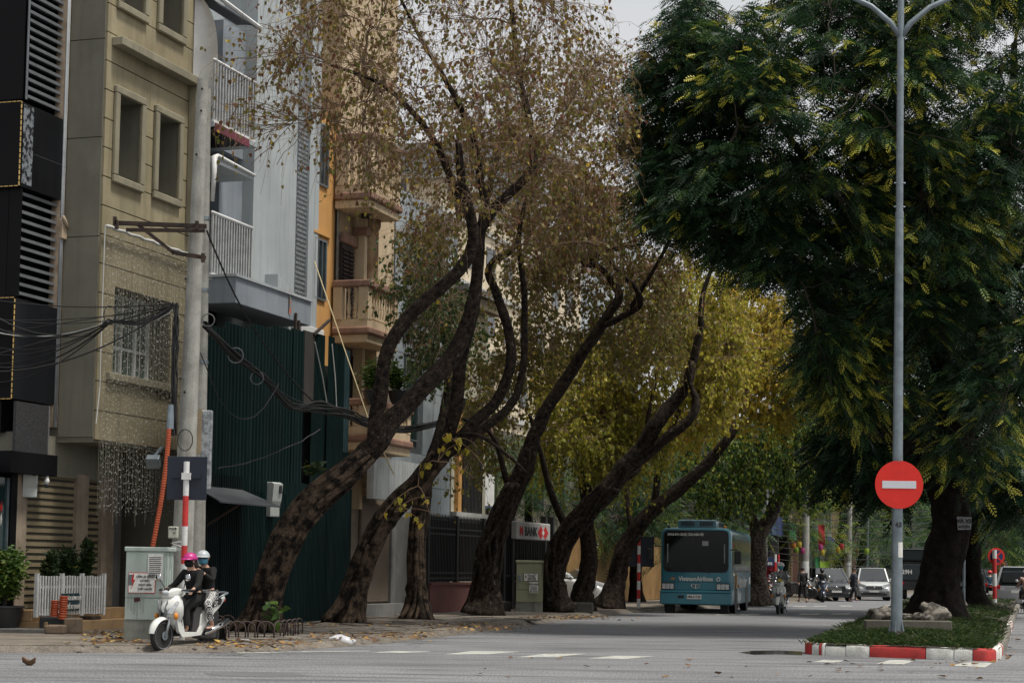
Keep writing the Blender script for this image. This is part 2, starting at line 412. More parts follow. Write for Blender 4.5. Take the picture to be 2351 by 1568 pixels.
for k, (ln, c) in enumerate([(.5,'w'),(.12,'r'),(.6,'w'),(.12,'r'),(.7,'w'),(.1,'r'),(.4,'w')] + [(1.1,'g')]*12 + [(.6,'w'),(.3,'r'),(.8,'w'),(.4,'r'),(.9,'w'),(.5,'r'),(1.,'w')] + [(1.6,'g')]*24):
    if s+ln > al[-1]: break
    sweep(s+.006, s+ln-.006, .215, .008, random.uniform(-.01,.01)).build('kerb_stone', {'r':kerbred,'w':kerbwhite,'g':kerbgrey}[c], mk, auto=40); s += ln
s = ss[0]
for k in range(30):
    c = 'w' if k < 2 else 'g'; ln = .5 if k < 2 else 1.3
    if s-ln < 0: break
    sweep(s-ln+.006, s-.006, .215, .008, random.uniform(-.01,.01)).build('kerb_stone', {'w':kerbwhite,'g':kerbgrey}[c], mk, auto=40); s -= ln
# grass on the island: thin blades, shorter towards the shade
nb = 70000
a = rng.random(nb); b_ = rng.random(nb)**1.9
P = np.array([isl(.045+.91*x, .004+.98*y) for x, y in zip(a[:6000], b_[:6000])])
idx = rng.integers(0, 6000, nb); P = P[idx] + rng.normal(0, .07, (nb, 2))
keep = np.ones(nb, bool)
MPn = np.array([(p.x, p.y) for p in MP])
z = np.zeros(nb)
dm = np.full(nb, 9.)
for q in MPn: dm = np.minimum(dm, np.hypot(P[:,0]-q[0], P[:,1]-q[1]))
z = .17 + .22*np.minimum(1, dm/1.3)**.8; keep = dm > .13
P, z = P[keep], z[keep]; nb = len(P)
hgt = rng.uniform(.035,.085,nb); an = rng.uniform(0, 6.283, nb); le = rng.normal(0, .05, (nb, 2)); wd = rng.uniform(.004,.008,nb)*(1+ (P[:,1]-34)/40)
dx, dy = np.cos(an)*wd, np.sin(an)*wd
V = np.stack([np.stack([P[:,0]-dx, P[:,1]-dy, z-.02],1), np.stack([P[:,0]+dx, P[:,1]+dy, z-.02],1), np.stack([P[:,0]+le[:,0]*.5+dx*.7, P[:,1]+le[:,1]*.5+dy*.7, z+hgt*.6],1), np.stack([P[:,0]+le[:,0]*1.3, P[:,1]+le[:,1]*1.3, z+hgt],1)],1).reshape(-1,3)
F = np.arange(nb*4).reshape(-1,4)
grassm = leafm('grass_blades', [(0,(.012,.030,.008)),(.5,(.034,.066,.014)),(.85,(.075,.105,.022)),(1,(.17,.14,.05))], trans=.25)
gr = bulk('grass', V, F, grassm, tone=np.repeat(np.clip(rng.normal(.45,.22,nb),0,1),4))
tag(gr, 'short green grass growing on the median island', 'grass', kind='stuff')
# ================================================================= house fronts: x along the street, y into the house, z up
def fp(u, v, y=0.):
    r = ray(u, v); c = Vector((0,0,CAMH)); t = (y-(c-FO).dot(FN))/r.dot(FN); P = c+r*t; return (P-FO).dot(FA), P.z
def rp(u, v, x=0.):
    r = ray(u, v); c = Vector((0,0,CAMH)); t = (x-(c-FO).dot(FA))/r.dot(FA); P = c+r*t; return (P-FO).dot(FN), P.z
def FW(x, y, z): return FO + FA*x + FN*y + Vector((0,0,z))
class Bld:
    def __init__(s, name, label, cat, x, y=0., group=None):
        s.o = thing(name, label, cat, FW(x, y, 0), TH, group); s.x, s.y = x, y
    def box(s, name, mat, x0, x1, y0, y1, z0, z1, bevel=0., parent=None, label=None, kind=None):
        return box(name, mat, parent or s.o, x0-s.x, x1-s.x, y0-s.y, y1-s.y, z0, z1, bevel, label, kind)
    def put(s, mb, name, mat, parent=None, **k):
        mb.v = [(a-s.x, b-s.y, c) for a, b, c in mb.v]; return mb.build(name, mat, parent or s.o, **k)
    def rep(s, name, me, x, y, z, parent=None, rz=0.):
        o = link(name, me, parent or s.o); o.matrix_local = Matrix.Translation((x-s.x, y-s.y, z)) @ Matrix.Rotation(rz, 4, 'Z'); return o
    def txt(s, name, t, size, mat, x, y, z, **k):
        return text(name, t, size, mat, s.o, (x-s.x, y-s.y, z), (R(90), 0, 0), **k)
def frame(mb, x0, x1, z0, z1, y0, y1, t):
    mb.box(x0,x1,y0,y1,z0,z0+t); mb.box(x0,x1,y0,y1,z1-t,z1); mb.box(x0,x0+t,y0,y1,z0+t,z1-t); mb.box(x1-t,x1,y0,y1,z0+t,z1-t); return mb
# ---------------------------------------------------------------- beige stone-clad house
beige = surf('beige_stone', (.335,.29,.185), (.235,.20,.122), scale=.8, rough=.75, streak=.55, sc=(.12,.10,.06), bump=.08, grain=.05)
beige2 = surf('beige_stone_shaded', (.20,.19,.145), (.145,.138,.108), scale=.7, rough=.8, streak=.4, sc=(.10,.09,.07), bump=.08, grain=.05)  # same stone, shade of the return wall and recesses put into the colour
beigeband = surf('beige_trim', (.29,.265,.185), (.21,.19,.135), scale=1.2, rough=.8, streak=.3, grain=.05)
pane = glassm('dark_pane'); paneg = glassm('green_pane', (.10,.15,.13), rough=.25)
pvc = surf('white_frame', (.66,.68,.67), (.55,.57,.56), rough=.5, grain=0.)
X0, X1, XT = -.28, 3.62, 18.
B = Bld('townhouse', 'beige stone clad townhouse with deep windows beside the concrete pole', 'house', X0)
wins = [(.22,1.18,9.45,11.18,'f'), (1.90,2.86,9.45,11.18,'f'), (.22,1.18,13.1,15.,'f'), (1.90,2.86,13.1,15.,'f'), (.32,2.72,5.36,7.16,'g')]
zs = sorted(set([3.95+.60*i for i in range(24)] + [w_[2] for w_ in wins] + [w_[3] for w_ in wins])); course = {round(3.95+.60*i,3) for i in range(24)}
xs = [X0, .22, .32, 1.18, 1.54, 1.90, 2.72, 2.86, X1]
def inwin(x, z): return any(a < x < b and c < z < d for a, b, c, d, _ in wins)
core = MB()
for z0, z1 in zip(zs, zs[1:]):
    zm = (z0+z1)/2; run = []; cells = [(a, b) for a, b in zip(xs, xs[1:])]
    cur = None
    for a, b in cells + [(None, None)]:
        solid = a is not None and not inwin((a+b)/2, zm)
        if solid: cur = [a, b] if cur is None else [cur[0], b]
        elif cur:
            g0 = .012 if round(z0,3) in course else 0; g1 = .012 if round(z1,3) in course else 0
            if zm < 14.5:
                parts = [cur] if cur[1]-cur[0] < 2.2 else [[cur[0], 1.54], [1.54, cur[1]]]
                for k_, (pa, pb) in enumerate(parts):
                    B.box('stone_panel', beige if z0 > 8.9 or z0 < 5 else beige, pa+(.003 if k_ else 0), pb-.002, 0, .045, z0+g0, z1-g1)
            core.box(cur[0], cur[1], .045, .62, z0, z1); cur = None
B.put(core, 'wall', beige2)
B.box('body', beige2, X0+.01, X1-.01, .62, 8, 3.95, XT)
for a, b, c, d, k in wins:
    if k == 'f':
        f = B.put(frame(MB(), a-.20, b+.09, c-.17, d+.13, -.09, .0, .16), 'window_surround', beigeband, bevel=.02, seg=1)
        wf = B.put(frame(MB(), a+.01, b-.01, c+.01, d-.01, .52, .57, .05), 'window_frame', pvc); B.box('pane', pane, a+.05, b-.05, .585, .6, c+.05, d-.05, parent=None)
    else:
        B.box('window_sill', beigeband, a-.25, b+.12, -.10, .02, c-.16, c, bevel=.02)
        wn = B.put(frame(MB(), a+.02, b-.02, c+.02, d-.02, .50, .56, .06), 'window_frame', pvc)
        for x in (a+.62, a+1.2, a+1.8): B.box('mullion', pvc, x-.035, x+.035, .50, .56, c+.08, d-.08)
        B.box('transom', pvc, a+.08, b-.08, .505, .555, c+.62, c+.68)
        B.box('pane', paneg, a+.05, b-.05, .565, .58, c+.05, d-.05)
        for i in range(9): B.box('window_bar', pvc, a+.12+i*.25, a+.13+i*.25, .44, .455, c+.03, d-.03)
ld = B.put(MB().box(-.12,3.36,-.26,0,12.10,12.28).box(3.24,3.36,-.20,-.003,8.9,12.10), 'ledge', beigeband, bevel=.015, seg=1)
for i in range(24):
    z0 = 4.0+i*2.05
    if z0 > 14: break
    B.box('return_panel', beige2, X0-.03, X0-.002, .05, .85, z0+.01, z0+2.04)
B.box('soffit', beige2, X0, X1, .05, .9, 3.90, 3.948)
# ground floor of the same house
B.box('lintel', beige2, -1.7, 2.4, .9, 1.3, 3.30, 4.02)
tan = surf('tan_marble', (.33,.27,.205), (.22,.175,.13), scale=2.5, rough=.6, streak=.4, sc=(.09,.07,.05))
greyst = surf('grey_stone', (.17,.17,.16), (.12,.12,.115), scale=2, rough=.7, streak=.3)
for a, b in ((-1.66,-1.30),(.55,1.0),(1.58,2.07)):
    B.box('pier', tan, a, b, .86, 1.2, .55, 3.30, bevel=.01)
B.box('pier', greyst, 2.072, 2.38, .87, 1.4, .35, 3.30)
shut = surf('shutter_slat', (.25,.205,.125), (.19,.155,.095), scale=1.5, rough=.55, streak=.25, sc=(.05,.04,.03))
for a, b in ((-1.30,.55),(1.0,1.58)):
    me = MB().box(a+.005,b-.005,-.012,.012,0,.078).mesh('shutter_slat', shut)
    me2 = MB().box(a+.005,b-.005,.0,.02,0,.055).mesh('slotted_slat', surf('slat_dark', (.055,.048,.034), (.03,.026,.02), scale=30, rough=.6))
    z = .56
    while z < 3.22:
        B.rep('shutter_slat', me, 0, .95, z); B.rep('slotted_slat', me2, 0, .95, z+.08); z += .137
    B.box('shutter_box', beige2, a, b, .88, 1.2, 3.2, 3.298)
ostone = surf('orange_step_stone', (.36,.24,.12), (.25,.16,.085), scale=1.4, rough=.6, streak=.35)
for k_, (y0, z0, z1) in enumerate(((-.05,.12,.33),(.3,.33,.55))):
    B.box('step', ostone, -1.9, 2.6, y0, .74, z0, z1, bevel=.012)
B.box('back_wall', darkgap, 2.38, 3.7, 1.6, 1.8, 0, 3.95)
B.box('side_body', beige2, X1-.012, X1+.004, .05, 8, 0, XT)
# cream strip with service pipes in the slot between the two houses
peel = surf('peeling_plaster', (.50,.40,.29), (.30,.22,.15), scale=3, rough=.9, streak=.45, sc=(.14,.08,.05), bump=.3)
S = Bld('service_pilaster', 'narrow peeling cream pilaster with drain pipes between black and beige fronts', 'pilaster', X0-.03, .86)
S.box('pilaster', peel, X0-.20, X0-.035, .86, 1.06, 4.2, XT)
for k_, x in enumerate((-.46, -.42, -.385)):
    mb = MB().tube([(x,.84,4.2),(x,.84,9.),(x+.01,.84,XT)], .014 if k_ else .022, 8); S.put(mb, 'pipe', surf('grey_pipe', (.34,.36,.37), (.25,.27,.28), rough=.5), smooth=True)
S.box('bracket', peel, -.50, -.31, .78, .86, 8.05, 8.45, bevel=.01)
S.put(MB().tube([(-.52,.76,8.5),(-.46,.76,8.42),(-.40,.75,8.35),(-.33,.76,8.30)], [.03,.045,.035,.03], 8), 'rope', surf('rope', (.42,.34,.24), rough=.9), smooth=True)
# ---------------------------------------------------------------- black shop building
blk = surf('black_cladding', (.004,.004,.005), (.006,.006,.007), scale=.9, rough=.5, spec=.12, grain=.02)
blkg = surf('black_gloss', (.010,.011,.014), (.006,.0065,.008), scale=.8, rough=.3, spec=.22, grain=.02, streak=.15, sc=(.03,.032,.036))
louv = surf('louvre_grey', (.20,.215,.23), (.15,.16,.17), scale=2, rough=.4, metal=.3, grain=.03)
ledm = surf('led_strip', (.62,.42,.14), (.5,.34,.12), rough=.5, grain=0)
K = Bld('shop_building', 'black clad shop building with grey louvres and sign boxes', 'building', -1.9, .9)
K.box('body', blk, -1.88, -.32, 1.15, 7, 4.0, 17)
K.box('parapet_panel', blk, -1.9, -1.86, .92, 7, 10.6, 17)
def louvre(z0, z1, pitch, x0, x1):
    me = MB().add([(x0,0,0),(x1,0,0),(x1,.0,.062),(x0,.0,.062),(x0,.14,.03),(x1,.14,.03),(x1,.14,.085),(x0,.14,.085)], [(0,1,2,3),(4,7,6,5),(3,2,6,7),(0,4,5,1),(1,5,6,2),(0,3,7,4)]).mesh('louvre_slat', louv)
    z = z0+.06
    while z < z1-.05:
        o = K.rep('louvre_slat', me, 0, .93, z); z += pitch
    for a_, b_ in ((x0-.06,x0),(x1,x1+.07)): K.box('louvre_frame', blk, a_, b_, .88, 1.14, z0, z1)
louvre(10.62, 15., .172, -1.76, -.40); louvre(6.66, 8.82, .180, -1.82, -.42)
K.box('louvre_bar', louv, -1.85, -1.80, .86, .88, 10.6, 16)
def signbox(z0, z1):
    b = K.box('sign_box', blkg, -1.94, -.24, .86, 1.14, z0, z1, bevel=.008)
    K.put(MB().box(-2.0,-1.945,.865,7,z0,z1), 'box_side', blk)
    m = MB(); zz = z0
    k_ = 0
    while zz < z1:
        m.box(-2.008,-1.985,.85,.865,zz,min(zz+.085,z1)); zz += .11
    yy = .88
    while yy < 2.4:
        m.box(-2.008,-1.99,yy,yy+.085,z1-.004,z1+.012).box(-2.008,-1.99,yy,yy+.085,z0-.012,z0+.004); yy += .11
    K.put(m, 'light_strip', ledm, kind='stuff')
signbox(8.84, 10.52); signbox(4.64, 6.62)
film = surf('torn_film', (.20,.22,.24), (.015,.016,.018), scale=9, rough=.35, contrast=1., grain=.3)
K.put(MB().grid(lambda a, b: (-1.92+a*.36, .852-.004*math.sin(a*9+b*14), 8.9+b*1.58), 8, 20), 'plastic_film', film, smooth=True)
K.box('panel_joint', surf('joint_grey', (.05,.052,.056)), -1.5, -.3, .854, .86, 9.56, 9.572)
K.box('vent_panel', surf('vent_mesh', (.018,.018,.02), (.05,.05,.052), scale=40, rough=.6, contrast=1), -1.9, -.75, .80, .86, 3.62, 4.6)
K.box('vent_post', surf('grey_post', (.18,.18,.18)), -.76, -.73, .78, .88, 3.6, 4.6)
K.box('fascia', blk, -2.4, -.75, .55, .95, 3.18, 3.6, bevel=.01)
K.box('body_low', blk, -6, -1.68, 1.0, 6, 0, 3.4)
tealglass = glassm('teal_glass', (.014,.034,.036), rough=.08)
K.box('shop_window', tealglass, -2.6, -1.9, .93, .96, .4, 3.1)
K.put(MB().box(-1.92,-1.895,.89,.95,.4,3.1), 'window_edge', steel)
K.box('shop_column', blk, -1.89, -1.68, .85, 1.0, .1, 3.2)
K.put(MB().add([(-2.16,.925,2.52),(-2.10,.925,2.42),(-2.06,.925,2.5),(-2.09,.925,2.6),(-2.06,.925,2.66),(-2.12,.925,2.6)], [(0,1,2,3,4,5)]), 'red_mark', inkred, fix=False)
K.put(MB().add([(-2.13,.925,2.35),(-2.10,.925,2.15),(-2.06,.925,2.3),(-2.08,.925,2.42)], [(0,1,2,3)]), 'white_mark', paper, fix=False)
cctv = thing('camera_dome', 'small white dome camera hanging under the black shop fascia', 'camera', FW(-1.05,.6,3.18), TH)
MB().lathe([(.035,0),(.035,-.06),(.05,-.07),(.055,-.12),(.04,-.16),(.0,-.175)], n=12).build('dome', white, cctv, smooth=True)
MB().lathe([(.03,-.155),(.038,-.20),(.025,-.235),(0,-.24)], n=10).build('lens', pane, cctv, smooth=True)
lamp = tag(MB().lathe([(.01,.06),(.05,.05),(.06,0),(.045,-.05),(0,-.06)], n=12).build('bulb_lamp', white, smooth=True), 'round white lamp on the wall above the shutter', 'lamp'); lamp.location = FW(-1.18,.62,3.28)
# ---------------------------------------------------------------- dark flank of the next plot and the pale blue house
bluew = surf('blue_grey_plaster', (.41,.445,.455), (.34,.37,.385), scale=.5, rough=.85, streak=.5, sc=(.20,.22,.23), grain=.04)
blued = surf('blue_grey_fascia', (.26,.29,.325), (.20,.23,.26), scale=.8, rough=.8, streak=.4, sc=(.12,.13,.14), grain=.05)
wrap = surf('white_sheeting', (.74,.74,.73), (.6,.6,.6), scale=1.5, rough=.5, bump=.2, bscale=8, grain=.02)
maroon = surf('maroon_awning', (.17,.035,.05), (.12,.028,.04), scale=2, rough=.7)
D = Bld('blue_house', 'pale blue grey narrow house with wrapped balconies and a long fascia', 'house', 3.7)
D.box('wall', bluew, 6.62, 10.45, 0, 9, 0, 19)
D.box('recess_wall', bluew, 3.66, 6.62, .9, 9, 7.5, 19)
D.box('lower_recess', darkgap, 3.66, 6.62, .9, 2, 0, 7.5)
D.box('pier', blk, 3.66, 3.95, .0, .9, 0, 19)
for zb, x0, x1 in ((7.86,3.4,5.42), (11.28,3.3,5.42)):
    D.box('balcony_slab', bluew, x0, x1+.1, -.62, .9, zb-.12, zb, bevel=.01)
    me = MB().box(-.024,.024,-.02,.02,0,1.36).mesh('baluster', surf('wrapped_rail', (.42,.43,.43), (.30,.31,.31), scale=5, rough=.6, grain=.06))
    nb_ = 15
    for i in range(nb_+1): D.rep('baluster', me, x0+.03+(x1-x0-.06)*i/nb_, -.58, zb+.02)
    D.put(MB().tube([(x0,-.58,zb+1.4),(x1,-.58,zb+1.4)], [.04,.04], 8), 'handrail', wrap, smooth=True)
    D.box('bottom_rail', wrap, x0, x1, -.61, -.55, zb, zb+.05)
    D.box('door', pane, 4.2, 4.9, .86, .9, zb+.1, zb+2.4); D.box('door_frame', blk, 4.9, 5.0, .8, .9, zb, zb+2.5)
    D.box('inner_wall', blued, 5.42, 6.62, .3, .9, zb-.1, zb+3)
def fin(zb, zt, y0):
    m = MB()
    def f(a, b):
        z = zb + (zt-zb)*b
        return (3.38 + .10*math.sin(a*3.1), y0 - .62*(1-abs(2*b-1)**3*.75)*a - .12*math.sin(b*7)*a*.2, z)
    return m.grid(f, 6, 16)
D.put(fin(11.2, 14.15, -.02), 'sheet_wrap', wrap, smooth=True)
D.put(MB().grid(lambda a, b: (3.34+2.2*a, -.60+.62*b**1.6, 14.15-.38*(1-b)**2*.5), 6, 6), 'balcony_canopy', surf('canopy_dark', (.11,.12,.13)), smooth=True)
D.put(MB().tube([(3.3,-.62,14.12),(5.5,-.62,14.02)], [.05,.05], 6), 'canopy_edge', wrap)
D.box('awning', maroon, 3.3, 4.96, -.68, -.64, 11.06, 11.24); D.box('awning_soffit', blk, 3.3, 4.96, -.64, .6, 11.1, 11.15)
D.box('small_canopy', bluew, 3.38, 5.42, -.60, .9, 10.38, 10.52, bevel=.02)
D.put(MB().tube([(3.36,-.60,9.5),(3.37,-.62,10.1),(3.4,-.61,10.5),(3.55,-.60,10.56),(5.42,-.61,10.50)], [.05,.06,.07,.05,.035], 6), 'sheet_wrap', wrap, smooth=True)
D.box('fascia', blued, 3.42, 7.45, -1.2, 0, 7.22, 7.80, bevel=.01)
D.box('fascia_cap', bluew, 3.36, 7.5, -1.24, 0, 7.80, 7.86)
D.put(MB().prism([(7.35,7.92),(8.75,7.92),(8.75,8.05),(7.35,8.5)], 1, -.35, 0), 'window_ledge', bluew)
D.box('ledge_base', blued, 7.35, 8.75, -.32, 0, 7.55, 7.92)
lat = surf('lattice', (.11,.12,.13), (.25,.27,.28), scale=22, rough=.6, contrast=1, grain=.2)
D.box('lattice_strip', lat, 9.05, 9.62, -.03, -.001, 7.9, 19)
for i in range(40): D.box('lattice_bar', surf('lattice_bar', (.15,.16,.17), (.10,.11,.115), scale=9), 9.05, 9.62, -.042, -.03, 7.95+i*.12, 7.97+i*.12)
D.box('strip_edge', bluew, 9.62, 9.95, -.10, 0, 7.5, 19, bevel=.01); D.box('strip_edge', blued, 9.95, 10.05, -.06, 0, 7.5, 19)
D.box('sill_end', wrap, 8.9, 10.3, -.3, 0, 7.28, 7.5, bevel=.02)
D.box('junction_box', surf('grey_box', (.32,.33,.34), (.25,.26,.27), rough=.6), 3.55, 3.9, -.55, -.1, 7.35, 8.6)
scarf = tag(MB().grid(lambda a, b: (6.15+.10*a, -1.215-.02*math.sin(a*6+b*3), 7.88-.55*b), 4, 6).build('hanging_cloth', surf('cloth_stripe', (.45,.12,.08), (.20,.22,.20), scale=7, rough=.9, contrast=1), smooth=True), 'small red and grey cloth hanging over the blue fascia', 'cloth')
scarf.matrix_world = Matrix.Translation(FO) @ Matrix.Rotation(TH, 4, 'Z')
# ---------------------------------------------------------------- hoarding of green corrugated sheets
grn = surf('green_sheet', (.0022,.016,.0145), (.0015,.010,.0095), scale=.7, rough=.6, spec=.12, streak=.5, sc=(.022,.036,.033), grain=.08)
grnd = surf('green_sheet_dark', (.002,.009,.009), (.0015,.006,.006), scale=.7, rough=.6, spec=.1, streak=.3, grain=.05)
brs = surf('brown_sheet', (.07,.062,.055), (.05,.045,.04), scale=1, rough=.6, streak=.3)
YF = -1.32
xa, xb = fp(455,1000,YF)[0], fp(806,1000,YF)[0]
H = Bld('hoarding', 'tall dark green corrugated metal hoarding closing off the building plot', 'hoarding', xa, YF)
def corr(x0, x1, z0, z1, per, dep, y=0.):
    m = MB(); pts = []
    x = x0
    while x < x1-1e-3:
        for f_, dd in ((0,0),(.45,0),(.55,-dep),(.95,-dep)): pts.append((min(x1, x+f_*per), y+dd))
        x += per
    pts.append((x1, y))
    vs = [(px, YF+py, z0) for px, py in pts] + [(px, YF+py, z1) for px, py in pts]; n_ = len(pts)
    return m.add(vs, [(i, i+1, n_+i+1, n_+i) for i in range(n_-1)])
def ztop(u): return fp(u, {0:0}.get(u, np.interp(u, [455,500,600,690,715,745,760,785,806], [748,744,745,757,762,770,782,796,806])), YF)[1]
ush = [455,512,566,618,662,689]
for a, b in zip(ush, ush[1:]):
    x0, x1 = fp(a,1000,YF)[0], fp(b,1000,YF)[0]
    H.put(corr(x0, x1+.04, 3.1, (ztop(a)+ztop(b))/2, .17, .035, random.uniform(-.02,.02)), 'sheet', grn, fix=False)
for a, b, per in [(455,505,.09),(505,552,.09),(552,600,.075),(600,655,.075),(655,700,.075),(700,750,.075),(750,806,.075)]:
    x0, x1 = fp(a,1000,YF)[0], fp(b,1000,YF)[0]
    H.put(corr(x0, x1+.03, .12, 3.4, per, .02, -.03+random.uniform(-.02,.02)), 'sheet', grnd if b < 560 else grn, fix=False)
x0, x1 = fp(688,1000,YF)[0], fp(714,1000,YF)[0]; H.put(corr(x0, x1, fp(700,925,YF)[1], ztop(700), .06, .02, -.02), 'sheet', brs, fix=False)
for a, b, dz in [(714,741,0),(741,746,-.9),(747,760,.05),(760,784,0)]:
    x0, x1 = fp(a,1000,YF)[0], fp(b,1000,YF)[0]; H.put(corr(x0, x1, 3.3, ztop((a+b)//2)+dz, .075, .02, random.uniform(-.03,.03)), 'sheet', grn, fix=False)
x0, x1 = fp(786,1000,YF)[0], fp(806,1000,YF)[0]; H.put(corr(x0, x1, 4.2, ztop(800), .1, .03, .1), 'sheet', surf('teal_sheet', (.03,.07,.08), (.02,.05,.055), rough=.5, streak=.3), fix=False); H.put(corr(x0, x1, 3.3, 4.3, .075, .02, .0), 'sheet', grn, fix=False)
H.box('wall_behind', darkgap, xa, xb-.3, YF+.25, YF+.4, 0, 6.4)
for u, v0, v1 in ((684,748,718),(691,760,735)):
    x, z = fp(u, v0, YF); H.put(MB().bar((x,YF+.1,z-.8),(x+.05,YF+.08,fp(u,v1,YF)[1]),.07,.05), 'post', rust)
x, z = fp(716,768,YF); H.put(MB().bar((x,YF-.05,z),(fp(755,735,YF)[0],YF-.02,fp(755,735,YF)[1]),.06,.06), 'brace', rust)
for u0, v0, u1, v1 in ((718,786,748,940),(757,790,768,945)):
    a_, b_ = fp(u0,v0,YF), fp(u1,v1,YF)
    H.put(MB().tube([(a_[0],YF-.06,a_[1]),((a_[0]+b_[0])/2+.03,YF-.07,(a_[1]+b_[1])/2),(b_[0],YF-.06,b_[1])], [.016]*3, 5), 'tie_wire', wirew)
awn = surf('grey_awning', (.09,.10,.105), (.06,.066,.07), scale=2, rough=.6, streak=.4)
A = Bld('corner_awning', 'grey corrugated lean-to roof jutting from the dark hoarding', 'awning', 3.4, YF)
p0, p1, p2 = fp(462,1112,YF), fp(462,1158,-2.2), fp(558,1155,-2.2)
x1_ = fp(558,1155,YF)[0]
A.put(MB().add([(p0[0]-.5,YF,p0[1]),(x1_-.1,YF,p0[1]-.02),(x1_+.02,YF-.9,p2[1]),(p0[0]-.9,YF-.9,p2[1]),(p0[0]-.5,YF,p0[1]-.03),(x1_-.1,YF,p0[1]-.05),(x1_+.02,YF-.9,p2[1]-.03),(p0[0]-.9,YF-.9,p2[1]-.03)], [(0,1,2,3),(4,7,6,5),(3,2,6,7),(1,5,6,2)]), 'roof_sheet', awn)
A.put(MB().bar((p0[0]+.2,YF,p2[1]-.5),(p0[0]+.1,YF-.85,p2[1]-.03),.04), 'strut', rust)
# ---------------------------------------------------------------- orange house
oran = surf('orange_plaster', (.62,.335,.11), (.52,.275,.09), scale=.6, rough=.85, streak=.2, sc=(.25,.13,.05), grain=.03)
O_ = Bld('orange_house', 'narrow orange plastered house squeezed beside the pale blue one', 'house', 10.06)
O_.box('wall', oran, 10.06, 11.75, .05, 8, 0, 13.2)
for z0, z1 in ((8.35,9.95),(11.35,13.0)):
    O_.put(frame(MB(), 10.25, 11.05, z0, z1, .0, .06, .05), 'window_frame', steel); O_.box('pane', pane, 10.3, 11.0, .03, .045, z0+.05, z1-.05)
    for x in (10.5,10.76): O_.box('mullion', steel, x, x+.03, .0, .04, z0+.05, z1-.05)
O_.put(MB().box(10.1,11.25,-.02,.05,10.05,10.12), 'window_hood', oran)
# ---------------------------------------------------------------- cream house with balconies
cream = surf('cream_plaster', (.58,.46,.31), (.46,.35,.22), scale=.9, rough=.85, streak=.4, sc=(.20,.12,.06), grain=.05)
pink = surf('pinkish_trim', (.30,.175,.125), (.22,.125,.09), scale=2, rough=.8, streak=.35)
shutterb = surf('dark_shutter', (.035,.022,.020), (.022,.015,.014), scale=6, rough=.6)
stain = surf('stained_column', (.54,.41,.25), (.22,.14,.075), scale=1.5, rough=.9, streak=.7, sc=(.09,.055,.03))
E = Bld('cream_house', 'cream house with pink trimmed balustrade balconies and a brown louvred shutter', 'house', 11.7)
E.box('wall', cream, 11.75, 15.75, .0, 8, 0, 19.)
E.box('side_glazing', pane, 11.62, 11.75, -.02, .3, 7.3, 13); 
for i in range(6): E.box('glazing_bar', steel, 11.60, 11.76, -.05, -.02, 7.4+i*.95, 7.45+i*.95)
E.box('glazing_edge', steel, 11.60, 11.64, -.06, -.02, 7.3, 13)
E.put(MB().lathe([(.28,0),(.28,.2),(.24,.3),(.23,7.2),(.28,7.3),(.29,7.5)], c=(13.25,-.30,3.4), n=20), 'column', stain, smooth=True)
E.box('corner_pier', cream, 12.75, 12.95, -.35, 0, 3, 11.2, bevel=.02); E.box('pier_band', pink, 12.7, 13.0, -.42, .0, 10.4, 10.62)
E.box('wall_moulding', pink, 11.8, 13.6, -.16, 0, 10.05, 10.35, bevel=.04)
# arched louvred shutter
sx0, sx1, sz0, sz1 = 11.78, 12.6, 8.0, 10.0
arch = [(sx0,sz0),(sx1,sz0),(sx1,sz1)] + [((sx0+sx1)/2+(sx1-sx0)/2*math.cos(a), sz1+.32*math.sin(a)) for a in np.linspace(.2,math.pi-.2,8)] + [(sx0,sz1)]
E.put(MB().prism([(x,z) for x, z in arch], 1, -.10, -.05), 'shutter', shutterb)
me = MB().box(0,.33,-.02,.02,0,.05).mesh('shutter_slat', shutterb)
for i in range(17):
    for x in (sx0+.05, sx0+.43): o = E.rep('shutter_slat', me, x, -.13, sz0+.1+i*.11)
def balcony(z0, zr, x0, x1, yf, solid=False):
    E.box('balcony_slab', cream, x0, x1, yf, 0, z0, z0+.22, bevel=.02)
    E.box('slab_moulding', pink, x0-.08, x1+.08, yf-.08, 0, z0+.22, z0+.42, bevel=.05)
    E.box('balcony_floor', cream, x0, x1, yf, 0, z0+.42, z0+.62)
    if solid: return
    zb, zt = z0+.62, zr-.18
    E.put(MB().box(x0-.06,x1+.06,yf-.08,yf+.16,zr-.18,zr).box(x0-.06,x0+.16,yf+.16,0,zr-.18,zr), 'handrail', pink, bevel=.03)
    for x, y in ((x0+.12,yf+.12),(x1-.12,yf+.12),(x0+.10,-.15)):
        E.box('pedestal', cream, x-.13, x+.13, y-.13, y+.13, zb, zt)
    h_ = zt-zb
    me = MB().lathe([(.055,0),(.055,h_*.08),(.03,h_*.14),(.065,h_*.34),(.03,h_*.62),(.028,h_*.8),(.055,h_*.9),(.055,h_)], n=8).mesh('baluster', cream, smooth=True)
    nn_ = int((x1-x0-.6)/.19)
    for i in range(nn_+1): E.rep('baluster', me, x0+.34+(x1-x0-.68)*i/nn_, yf+.06, zb)
    for i in range(3): E.rep('baluster', me, x0+.06, yf+.36+i*.2, zb)
balcony(7.32, 8.98, 11.48, 13.62, -1.0); balcony(10.9, 12.9, 11.48, 13.62, -1.0); balcony(4.5, 5.85, 11.5, 14.6, -1.05)
E.put(MB().lathe([(0,0),(.16,0),(.2,-.05),(.12,-.09),(0,-.1)], c=(12.4,-.5,10.89), n=14), 'ceiling_lamp', black, smooth=True)
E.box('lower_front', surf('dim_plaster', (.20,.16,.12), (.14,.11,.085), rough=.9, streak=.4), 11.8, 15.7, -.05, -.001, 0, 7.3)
E.box('doorway', darkgap, 12.2, 13.6, -.08, -.052, 5.1, 7.1)
